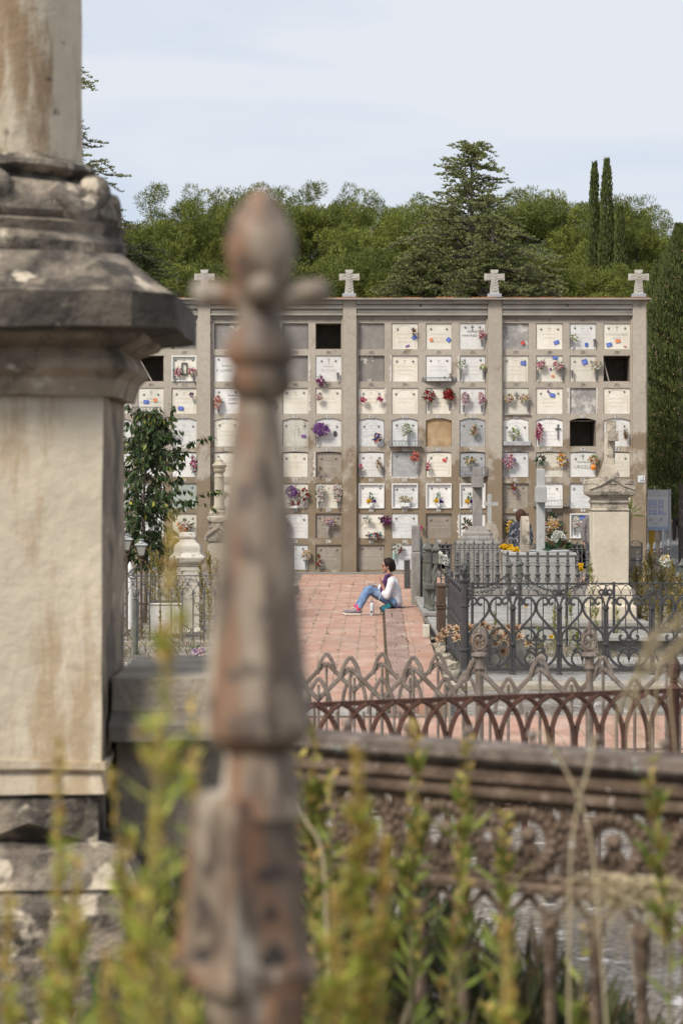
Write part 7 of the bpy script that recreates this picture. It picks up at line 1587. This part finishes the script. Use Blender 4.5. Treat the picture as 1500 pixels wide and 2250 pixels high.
grass_tuft('matted straw hanging over the lower rail of the wreath fence', 1375, 1985, 5.05, 70, .20, STRAW, 1.6, 7, name='dry_grass', curve=1.5, wd=.003)
grass_tuft('thin straw at the right end of the lower wreath rail', 1470, 1990, 5.0, 60, .18, STRAW, 2.0, 17, name='dry_grass', curve=1.5, wd=.003)
def straw(label, pts, d_, r=.003):
    m = MB(); m.tube(catmull([P(x, y, d_) for x, y in pts], 6), r, 4); return simple('dry_stalk', m, STRAW, label, 'grass stalk', 'dry grass stalks')
straw('long pale dry stalk crossing the wreath rail, from upper left to lower right', [(1185, 1600), (1235, 1680), (1268, 1750), (1300, 1870), (1330, 2250), (1340, 2500)], 4.4)
straw('long pale dry stalk crossing the wreath rail, from upper right to lower left', [(1305, 1610), (1290, 1690), (1268, 1770), (1252, 1900), (1248, 2250), (1248, 2500)], 4.4)
straw('dry bent stalk in the shadow between post and wreaths', [(640, 1720), (670, 1800), (710, 1900), (720, 2300)], 4.8, .004)
def plume(label, tips, d_, seed):
    rg = np.random.default_rng(seed); root = P(1440, 2350, d_); root.z = .9 if d_ < 6 else 0; t = thing('feather_grass', label, 'grass', tuple(root)); m = MB(); Pp, D = [], []
    for (x, y, x2, y2) in tips:
        pts = catmull([root, P(x2 + 20, y2 + 350, d_), P(x2, y2, d_), P(x, y, d_)], 8); m.tube(pts, .0022, 3)
        for p0, p1 in zip(pts[-9:-1], pts[-8:]):
            for _ in range(9): c = p0.lerp(p1, rg.random()); Pp.append(np.array(c)); D.append(np.array((p1 - p0).normalized()) + rg.normal(size=3) * .3)
    m.build('stalks', STRAW, t); n = len(Pp); leaves('plume', Pp, D, rdir(rg, n), rg.uniform(.03, .08, n), .0016, STRAW, t)
plume('wispy pale feather grass in front of the right end of the scroll fence', [(1480, 1370, 1420, 1460), (1500, 1410, 1440, 1520), (1440, 1390, 1400, 1500), (1460, 1440, 1380, 1560), (1530, 1360, 1470, 1480), (1420, 1440, 1350, 1600)], 5.6, 3)
FOL('weed_ochre', [(0.15, 0.15, 0.04), (0.26, 0.22, 0.07), (0.20, 0.13, 0.06)], trans=.25)
# weeds in the middle distance
MID = [(345, 1212, 37.5, 'bushy ochre weed behind the left fence, beside the lower lantern'), (365, 1190, 38.5, 'ochre weed left of the whitish pedestal, the taller'), (330, 1205, 38.8, 'ochre weed left of the whitish pedestal, near the lanterns'), (383, 1225, 37, 'ochre weed touching the whitish pedestal'), (440, 1240, 37.2, 'slim ochre weed right of the whitish pedestal'), (458, 1215, 37.6, 'ochre weed before the gabled pedestal, taller'), (475, 1228, 37, 'ochre weed before the gabled pedestal, shorter'), (500, 1230, 38, 'ochre weed right of the gabled pedestal'), (455, 1290, 35.8, 'brownish dry weed by the left fence'), (350, 1330, 34.4, 'thin weed climbing in front of the white tub'), (392, 1300, 34.3, 'thin weed at the right edge of the white tub'), (445, 1320, 35.4, 'reddish dry weed behind the left fence'), (475, 1330, 35.3, 'reddish dry weed near the near post')]
for i, (px, y, d_, lb) in enumerate(MID): weed(px, y, d_, lb, 200 + i, z0=0, group='weeds left of the path', bushy=2.2 if i < 8 else 1.3, yel=.8, dens=1.5 if i < 8 else .6, leafL=.05 if i < 9 else .04, leafm=MATS['weed_ochre'], buds=WEED_B, lean=.03)
RID = [(1215, 1335, 32.9, 'tall green weed behind the scroll fence before the grey box tomb'), (1250, 1300, 33.4, 'yellow-flowered weed behind the scroll fence, left of the pedestal base'), (1305, 1318, 33.1, 'green weed in front of the pedestal base, left'), (1352, 1330, 33.2, 'green weed in front of the pedestal base, right'), (1085, 1345, 33.3, 'thin weed in the scroll fence enclosure'), (1295, 1215, 35.3, 'tall spiky weed at the left corner of the cream pedestal'), (1180, 1380, 32.9, 'dry weed with a small yellow flower'), (1265, 1385, 32.8, 'low brown weed behind the bench slab'), (1010, 1330, 34, 'dry weed behind the corner post')]
for i, (px, y, d_, lb) in enumerate(RID): weed(px, y, d_, lb, 300 + i, z0=0, group='weeds inside the scroll fence', bushy=1.7, yel=.4, dens=1.0, leafL=.05, buds=WEED_B, lean=.03)
for i, (px, y, d_, h) in enumerate([(1395, 1245, 37, 1), (1425, 1212, 37.5, 1), (1450, 1248, 37.2, 1), (1475, 1235, 38, 1), (1495, 1265, 36.8, 1), (1410, 1275, 36.2, 1), (1440, 1285, 36, 1), (1470, 1300, 35.8, 1), (1415, 1235, 38.4, 1), (1490, 1290, 36, 1)]):
    weed(px, y, d_, 'ochre and olive shrub branch in the bush right of the cream pedestal', 400 + i, z0=0, group='ochre bush by the pedestal', bushy=2.8, yel=.9, dens=2.4, leafL=.055, leafm=MATS['weed_ochre'], buds=WEED_B, lean=.04 * math.sin(i), root_dx=.06 * math.cos(i), name='shrub')
t = thing('flower', 'single small yellow flower behind the scroll fence', 'flower', tuple(P(1208, 1400, 32.5))); rg = np.random.default_rng(3); c = P(1208, 1400, 32.5); blooms(t, [tuple(c), tuple(c + Vector((.012, 0, 0)))], 0, ['yellow'], rg, petal=.035); MB().tube([c, (c.x, c.y, .02)], .004, 4).build('stem', STEMM, t)
t = thing('flower', 'small yellow flower high in the scroll fence enclosure', 'flower', tuple(P(1154, 1331, 33))); c = P(1154, 1331, 33); blooms(t, [tuple(c)], 0, ['yellow'], rg, petal=.03); MB().tube([c, (c.x, c.y, .02)], .004, 4).build('stem', STEMM, t)
n = 2600; xx = rg.uniform(1.6, 7, n); yy = rg.uniform(30, 37, n)
uo = leaves('ground_weeds', np.stack([xx, yy, rg.uniform(0, .05, n)], 1), np.stack([rg.normal(size=n) * .7, rg.normal(size=n) * .7, np.ones(n)], 1), rdir(rg, n), rg.uniform(.05, .2, n), rg.uniform(.008, .02, n), FOL('dry_ground_weeds', [(.20, .14, .08), (.13, .13, .05), (.28, .22, .13), (.10, .12, .04)]), None); tag(uo, 'dry low weeds on the ground inside the scroll fence', 'ground cover', kind='stuff')
n = 1500; xx = rg.uniform(-3.8, -1.7, n); yy = rg.uniform(27, 39, n)
uo = leaves('ground_weeds', np.stack([xx, yy, rg.uniform(0, .05, n)], 1), np.stack([rg.normal(size=n) * .7, rg.normal(size=n) * .7, np.ones(n)], 1), rdir(rg, n), rg.uniform(.05, .2, n), rg.uniform(.008, .02, n), MATS['dry_ground_weeds'], None); tag(uo, 'dry low weeds on the ground left of the path', 'ground cover', kind='stuff')
# ================================================================== trees
BARK = S('grey_bark', (0.17, 0.14, 0.12), (0.11, 0.09, 0.075), 6, dirt=(.26, .24, .21), dsc=5, bump=1.0, bd=.03)
BARKP = S('pine_bark', (0.15, 0.115, 0.095), (0.20, 0.175, 0.16), 6, bump=1.0, bd=.03)
def branchy(m, p, dv, L, r, lvl, rg, out, spread=.7, up=.15):
    n = 4; pts = [p.copy()]; d_ = dv.normalized()
    for k in range(n):
        d_ = (d_ + Vector(rg.normal(size=3)) * .16 + Vector((0, 0, up * .3))).normalized(); pts.append(pts[-1] + d_ * L / n)
    m.tube(pts, [r * (1 - .6 * k / n) for k in range(n + 1)], 5)
    out.append((pts[-1], lvl))
    if lvl > 0:
        for k in range(3):
            q_ = pts[rg.integers(1, n + 1)]; dd = (d_ + Vector(rg.normal(size=3)) * spread).normalized(); branchy(m, q_, dd, L * rg.uniform(.5, .75), r * .5, lvl - 1, rg, out, spread, up)
PINE = FOL('pine_needles', [(0.07, 0.088, 0.018), (0.115, 0.138, 0.026), (0.155, 0.18, 0.034), (0.09, 0.108, 0.022)], trans=.12, rough=.7)
PINEL = FOL('pine_needles_light', [(0.14, 0.165, 0.03), (0.19, 0.215, 0.04), (0.235, 0.255, 0.052)], trans=.12, rough=.7)
def pine(loc, H, Rc, seed, label, mat, crown=.62):
    rg = np.random.default_rng(seed); t = thing('pine_tree', label, 'pine tree', loc, 'pines behind the niche wall'); L0 = Vector(loc)
    m = MB(); zc = H * (1 - crown * .5); hc_ = H * crown * .5; out = []
    tp = [L0 + Vector((math.sin(f * 3 + seed) * .25, math.cos(f * 2.3 + seed) * .2, H * .9 * f)) for f in np.linspace(0, 1, 7)]
    m.tube(tp, [.20 * (1 - .75 * f) for f in np.linspace(0, 1, 7)], 8)
    for k in range(15):
        f = rg.uniform(.42, .82); p = L0 + Vector((0, 0, H * .9 * f)); a = rg.uniform(0, 2 * math.pi); branchy(m, p, Vector((math.cos(a), math.sin(a), .35)), Rc * rg.uniform(.30, .42), .04, 2, rg, out)
    m.build('trunk', BARKP, t, smooth=True)
    C = []
    for k in range(26):                      # big rounded lobes, each a heap of smaller tufts
        v = rdir(rg, 1)[0]; v[2] = abs(v[2]) * 1.0 - .25; v = np.array([v[0] * .7, v[1] * .7, .85]) if k < 6 else v; rr = rg.uniform(.6, .85); c0 = np.array([L0.x + v[0] * Rc * rr, L0.y + v[1] * Rc * rr, L0.z + zc + v[2] * hc_ * rr]); lr = Rc * rg.uniform(.20, .32)
        for q_ in range(11):
            u = rdir(rg, 1)[0]; u[2] = u[2] * .7 + .15; C.append(c0 + u * lr * rg.uniform(.6, .95))
    for q_ in range(22):
        v = rdir(rg, 1)[0]; C.append(np.array([L0.x + v[0] * Rc * .5, L0.y + v[1] * Rc * .5, L0.z + zc + v[2] * hc_ * .5]))
    C = np.array(C); pr = rg.uniform(.22, .34, len(C)) * Rc / 2.8; per = 270
    idx = np.repeat(np.arange(len(C)), per); n = len(idx); v = rdir(rg, n); rad = rg.uniform(.6, 1.0, n)
    Pp = C[idx] + v * (pr[idx] * rad)[:, None]; D = v * .8 + np.array([0, 0, .5]) + rg.normal(size=(n, 3)) * .2
    sel = rg.random(len(C)) < .22; s2 = sel[idx]
    leaves('crown', Pp[~s2], D[~s2], rdir(rg, (~s2).sum()), rg.uniform(.08, .15, (~s2).sum()), .022, mat, t); leaves('crown', Pp[s2], D[s2], rdir(rg, s2.sum()), rg.uniform(.08, .15, s2.sum()), .022, PINEL, t)
    return t
PN = [(335, 440, 84, 2.9), (420, 395, 92, 3.2), (505, 390, 86, 3.2), (590, 388, 95, 3.4), (670, 408, 84, 3.0), (740, 392, 90, 3.0), (815, 420, 82, 3.0), (885, 402, 94, 3.4), (1150, 400, 86, 3.2), (1235, 396, 92, 3.2), (1310, 404, 84, 2.9), (1390, 440, 80, 2.6), (1470, 485, 92, 2.8), (265, 470, 90, 2.8), (980, 425, 96, 3.4)]
protos = []; PLB = ['leftmost pine crown rising beside the stone cornice', 'rounded light green pine left of the bud finial', 'pine just left of the bud finial', 'tall pine directly behind the bud finial', 'pine just right of the bud finial', 'rounded bright pine above the second roof cross', 'lower pine between the second roof cross and the cedar', 'pine left of the tall cedar', 'bright pine right of the tall cedar', 'wide pine between the cedar and the twin cypresses', 'pine behind the twin cypresses', 'pine right of the twin cypresses', 'far pine low at the right edge', 'pine half hidden by the stone cornice', 'far pine filling the gap behind the cedar']
for i, (px, y, d_, rc) in enumerate(PN):
    H = EYE + (1041 - y) / F * d_; X = (px - 750) / F * d_
    if i < 4: protos.append((pine((X, d_, 0), H, rc, 500 + i, PLB[i], PINE), H, rc))
    else:
        p, h0, r0 = protos[i % 4]; copy_tree(p, (X, d_, 0), None, PLB[i], i * 1.3, (rc / r0, rc / r0, H / h0))
# second, lower row right behind the wall so that no gap shows over the roof
for i, (px, y, d_) in enumerate([(300, 560, 74), (400, 540, 76), (520, 560, 74), (640, 545, 77), (730, 530, 75), (830, 535, 76), (925, 560, 74), (1190, 530, 76), (1265, 545, 75), (1400, 570, 72)]):
    H = EYE + (1041 - y) / F * d_; X = (px - 750) / F * d_; p, h0, r0 = protos[(i + 1) % 4]
    copy_tree(p, (X, d_, 0), None, 'shorter dark pine close behind the niche wall roof, ' + ['behind the cornice', 'left of the leftmost roof cross', 'left behind the bud', 'right behind the bud', 'left of the second roof cross', 'right of the second roof cross', 'left of the cedar base', 'right of the cedar base', 'left of the twin cypresses', 'beside the rightmost roof cross'][i], i * 2.1 + .5, (1.0, 1.0, H / h0))
CED = FOL('cedar_needles', [(0.12, 0.14, 0.05), (0.175, 0.195, 0.07), (0.23, 0.245, 0.095)], trans=.08, rough=.7)
def cedar(loc, H, prof_, seed, label, nmul=1.0, droop=.0, z_from=.35, leafsz=.075):
    rg = np.random.default_rng(seed); t = thing('cedar_tree', label, 'cedar tree', loc); L0 = Vector(loc); m = MB()
    m.tube([L0 + Vector((0, 0, H * f)) for f in np.linspace(0, 1, 8)], [.24 * (1 - f) + .012 for f in np.linspace(0, 1, 8)], 8)
    Pp, D = [], []; z = H * z_from
    while z < H * .995:
        f = z / H; Rl = np.interp(f, [p[0] for p in prof_], [p[1] for p in prof_]); nb = 6 if f > .9 else 8
        for k in range(nb):
            a = rg.uniform(0, 2 * math.pi); L = Rl * rg.uniform(.6, 1.12); n = 9; rise = rg.uniform(.0, .38) + (.22 if f > .93 else 0)
            pts = []
            for j in range(n + 1):
                g_ = j / n; pts.append(L0 + Vector((math.cos(a + .1 * math.sin(g_ * 4)) * L * g_, math.sin(a + .1 * math.sin(g_ * 4)) * L * g_, z + H * rg.uniform(-.009, .009) + L * (rise * g_ - (rise + droop) * g_ ** 2.4))))
            m.tube(pts, [.035 * (1 - .85 * j / n) * min(1, L / 2) + .004 for j in range(n + 1)], 4)
            out = Vector((math.cos(a), math.sin(a), 0)); sd_ = Vector((-math.sin(a), math.cos(a), 0))
            for j in range(2, n + 1):          # side sprays, flat fans
                for sg in (-1, 1):
                    g_ = j / n; Ls = L * .30 * (1.15 - g_) * rg.uniform(.6, 1.1) + .05; p0 = pts[j]; p1 = p0 + (sd_ * sg * .8 + out * .75 + Vector((0, 0, rg.uniform(-.12, .05)))).normalized() * Ls
                    cnt = max(5, int(Ls * 34 * nmul))
                    for _ in range(cnt): c = p0.lerp(p1, rg.random() ** .8); Pp.append((c.x, c.y, c.z + .01)); D.append((rg.normal() * .5 + out.x * .5, rg.normal() * .5 + out.y * .5, rg.uniform(.1, .9)))
            for _ in range(int(L * 30 * nmul)): g_ = rg.uniform(.25, 1.0); j = min(int(g_ * n), n - 1); c = pts[j].lerp(pts[j + 1], g_ * n - j); Pp.append(tuple(c)); D.append((rg.normal() * .4 + out.x * .6, rg.normal() * .4 + out.y * .6, rg.uniform(.2, 1)))
        z += H * .019 if f < .9 else H * .015
    m.build('trunk', BARK, t, smooth=True); n = len(Pp); leaves('crown', Pp, D, rdir(rg, n), rg.uniform(.7, 1.4, n) * leafsz, leafsz * .42, CED, t); return t
dc = 71; H = EYE + (1041 - 318) / F * dc
cedar(((1035 - 750) / F * dc, dc, 0), H, [(.3, 3.3), (.62, 3.1), (.75, 2.3), (.845, 1.5), (.87, 1.35), (.93, 1.0), (.975, .95), (1, .5)], 1, 'tall tiered cedar towering over the niche wall roof', 2.0)
dc = 68.5; H = EYE + (1041 - 478) / F * dc; cedar(((1082 - 750) / F * dc, dc, 0), H, [(.3, 3.2), (.7, 2.5), (.8, 1.9), (.92, .9), (1, .3)], 2, 'smaller cedar in front of the tall tiered cedar, over the third roof cross', 2.3)
dc = 70; H = EYE + (1041 - 560) / F * dc; cedar(((930 - 750) / F * dc, dc, 0), H, [(.3, 3.0), (.7, 2.5), (.85, 1.7), (1, .5)], 7, 'low spreading cedar left of the tall tiered cedar', 2.3)
dc = 64; H = EYE + (1041 - 60) / F * dc; cedar(((70 - 750) / F * dc, dc, 0), H, [(.3, 4.2), (.55, 3.7), (.66, 2.9), (.78, 2.25), (.90, 1.75), (1, .3)], 3, 'blue green cedar whose branch tips show right of the near column', 2.0, droop=.02)
dc = 67; H = EYE + (1041 - 545) / F * dc; cedar(((290 - 750) / F * dc, dc, 0), H, [(.5, 1.9), (.8, 1.5), (.95, 1.2), (1, .8)], 6, 'low cedar boughs just right of the near cornice', 2.0)
CYP = FOL('cypress_scales', [(0.045, 0.065, 0.02), (0.08, 0.105, 0.028), (0.125, 0.145, 0.04), (0.07, 0.085, 0.028)], trans=.05, rough=.75); CONE = FOL('cypress_cones', [(.20, .13, .08), (.28, .2, .13)], trans=0)
def cypress(loc, H, rad, seed, label, n, z_from=0, ls=.13, cones=200, trunk_r=.09, lean=0.0):
    rg = np.random.default_rng(seed); t = thing('cypress_tree', label, 'cypress tree', loc); L0 = Vector(loc)
    MB().tube([L0 + Vector((lean * (1 - f), 0, H * f)) for f in np.linspace(0, .96, 7)], [trunk_r * (1.1 - f) for f in np.linspace(0, .96, 7)], 8).build('trunk', BARK, t, smooth=True)
    rr = lambda f: np.interp(f, [p[0] for p in rad], [p[1] for p in rad])
    def cloud(n, lo):
        z = rg.uniform(z_from, .995, n); a = rg.uniform(0, 2 * math.pi, n); lump = 1 + .20 * np.sin(a * 3 + z * 23) * np.sin(z * 61 + a * 2) + .12 * np.sin(z * 130 + a * 5); r_ = rr(z) * lump * (lo + (1 - lo) * rg.random(n) ** .5)
        return np.stack([L0.x + np.cos(a) * r_, L0.y + np.sin(a) * r_, L0.z + z * H], 1), a
    Pp, a = cloud(n, .55); D = np.stack([np.cos(a) * .35 + rg.normal(size=n) * .12, np.sin(a) * .35 + rg.normal(size=n) * .12, np.ones(n)], 1)
    leaves('crown', Pp, D, rdir(rg, n), rg.uniform(.6, 1.5, n) * ls, ls * .36, CYP, t)
    if cones:
        Pp, a = cloud(cones, .96); m = MB()
        for p in Pp: m.ball(p, rg.uniform(.016, .026), 5, 4)
        m.build('crown', CONE, t)  # separate cypress cones, not crown leaves
    return t
d_ = 79
cypress(((1305 - 750) / F * d_, d_, 0), EYE + (1041 - 358) / F * d_, [(0, .2), (.5, .28), (.7, .22), (.85, .14), (.95, .10), (1, .03)], 11, 'slimmest cypress, left of the tight group over the wall', 9000, .2, cones=60)
cypress(((1328 - 750) / F * d_, d_ - .6, 0), EYE + (1041 - 355) / F * d_, [(0, .2), (.5, .30), (.7, .26), (.85, .19), (.95, .12), (1, .03)], 12, 'tallest cypress in the middle of the tight group over the wall', 9000, .2, cones=120)
cypress(((1352 - 750) / F * d_, d_ - 1.2, 0), EYE + (1041 - 462) / F * d_, [(0, .25), (.5, .34), (.8, .22), (.95, .10), (1, .03)], 13, 'shorter brown-coned cypress, right of the tight group over the wall', 8000, .2, cones=260)
d_ = 66; cypress(((1490 - 750) / F * d_, d_, 0), EYE + (1041 - 495) / F * d_, [(0, .75), (.22, .85), (.5, .95), (.75, .75), (.88, .42), (.96, .16), (1, .05)], 14, 'big dark cypress at the right end of the niche wall', 38000, .235, ls=.11, cones=900, trunk_r=.10, lean=.1)
d_ = 69; cypress(((1445 - 750) / F * d_, d_, 0), EYE + (1041 - 575) / F * d_, [(0, .5), (.3, .6), (.6, .6), (.85, .4), (1, .08)], 15, 'dark cypress wedged between the wall end and the big cypress', 20000, .22, ls=.11, cones=300)
d_ = 74; cypress(((1530 - 750) / F * d_, d_, 0), EYE + (1041 - 560) / F * d_, [(0, .9), (.5, 1.2), (.9, .6), (1, .1)], 16, 'broad cypress cut by the right edge behind the others', 20000, .12, ls=.13, cones=200)
# hedge and slope far behind at the right, under the cypresses
for i, (px, d_, H) in enumerate([(1440, 104, 6), (1480, 100, 5.5), (1530, 108, 6)]):
    p, h0, r0 = protos[i]; copy_tree(p, ((px - 750) / F * d_, d_, 0), None, 'dark bushy tree far beyond the map sign, ' + ['left one', 'middle one', 'right one'][i], i * 1.1, (1.1, 1.1, H / h0))
# leafy tree at left with drooping leaves
LEAF = FOL('dark_drooping_leaves', [(0.022, 0.045, 0.014), (0.035, 0.065, 0.018), (0.055, 0.09, 0.026), (0.03, 0.05, 0.017), (0.07, 0.10, 0.03)], trans=.15, rough=.5); LEAFY = FOL('yellowing_leaves', [(0.34, 0.32, 0.05), (0.48, 0.42, 0.08), (.2, .26, .05)], trans=.3)
rg = np.random.default_rng(31); d_ = 40.0; base = P(318, 1363, d_); base.z = 0
t = thing('leafy_tree', 'small dark green tree with drooping leaves and long arching shoots, left of the niche wall', 'tree', tuple(base), None); m = MB()
trunk = catmull([base, P(322, 1250, d_), P(315, 1130, d_), P(322, 1020, d_), P(335, 950, d_), P(328, 905, d_)], 5); m.tube(trunk, [.04 * (1 - .85 * i / (len(trunk) - 1)) for i in range(len(trunk))], 7)
SH = [([(322, 1060), (360, 1010), (410, 975), (470, 955)], 1), ([(330, 1130), (385, 1120), (430, 1090), (470, 1078), (500, 1082)], 1), ([(330, 1140), (380, 1130), (430, 1100), (480, 1122)], .8), ([(320, 1000), (350, 960), (375, 915), (383, 890)], 1), ([(320, 980), (300, 930), (285, 895), (280, 888)], .8), ([(325, 1060), (350, 1040), (385, 1000), (405, 1005)], 1), ([(325, 1060), (370, 1060), (400, 1020), (402, 1015)], .8), ([(320, 1100), (360, 1090), (385, 1075), (395, 1035)], .7), ([(320, 1170), (350, 1150), (380, 1165), (400, 1178), (410, 1180)], .7)]
Pp, D, Uu, Yl = [], [], [], []
def shoot(pts3, dens):
    m.tube(pts3, [.006 * (1 - .7 * i / (len(pts3) - 1)) for i in range(len(pts3))], 4)
    N = len(pts3); tot = sum((pts3[i + 1] - pts3[i]).length for i in range(N - 1)); n = int(tot * 34 * dens)
    for k in range(n):
        f = rg.uniform(.15, 1.0) * (N - 1); i = min(int(f), N - 2); c = pts3[i].lerp(pts3[i + 1], f - i); tv = (pts3[i + 1] - pts3[i]).normalized(); sg = -1 if k % 2 else 1; sdv = tv.cross(Vector((0, 0, 1)))
        Pp.append(tuple(c)); D.append(tuple(tv * .35 + sdv * sg * .35 + Vector((0, 0, -.95)) + Vector(rg.normal(size=3)) * .38)); Yl.append(rg.random() < (.14 if f > .85 * (N - 1) else .01))
for pts, de in SH:
    shoot(catmull([P(x, y, d_ + rg.uniform(-.3, .3)) for x, y in pts], 6), de)
for k in range(290):
    f = rg.uniform(.20, .98) * (len(trunk) - 1); i = min(int(f), len(trunk) - 2); c = trunk[i].lerp(trunk[i + 1], f - i); a = rg.uniform(0, 2 * math.pi); zl = np.interp(c.z, [1.0, 1.5, 2.1, 2.6, 3.0, 3.4, 3.65], [.45, .85, .85, .68, .5, .28, .10]) * rg.uniform(.45, 1.15); ris = rg.uniform(.2, 1.1)
    pts = [c + Vector((math.cos(a) * zl * g_, math.sin(a) * zl * g_, zl * (ris * g_ - .6 * g_ * g_) + rg.uniform(-.03, .03))) for g_ in np.linspace(0, 1, 6)]; shoot(pts, .8)
m.build('trunk', BARK, t, smooth=True); Pp = np.array(Pp); D = np.array(D); Yl = np.array(Yl); n = len(Pp)
leaves('crown', Pp[~Yl], D[~Yl], rdir(rg, (~Yl).sum()), rg.uniform(.09, .15, (~Yl).sum()), .05, LEAF, t, fold=.12); leaves('crown', Pp[Yl], D[Yl], rdir(rg, Yl.sum()), rg.uniform(.08, .13, Yl.sum()), .05, LEAFY, t, fold=.12)
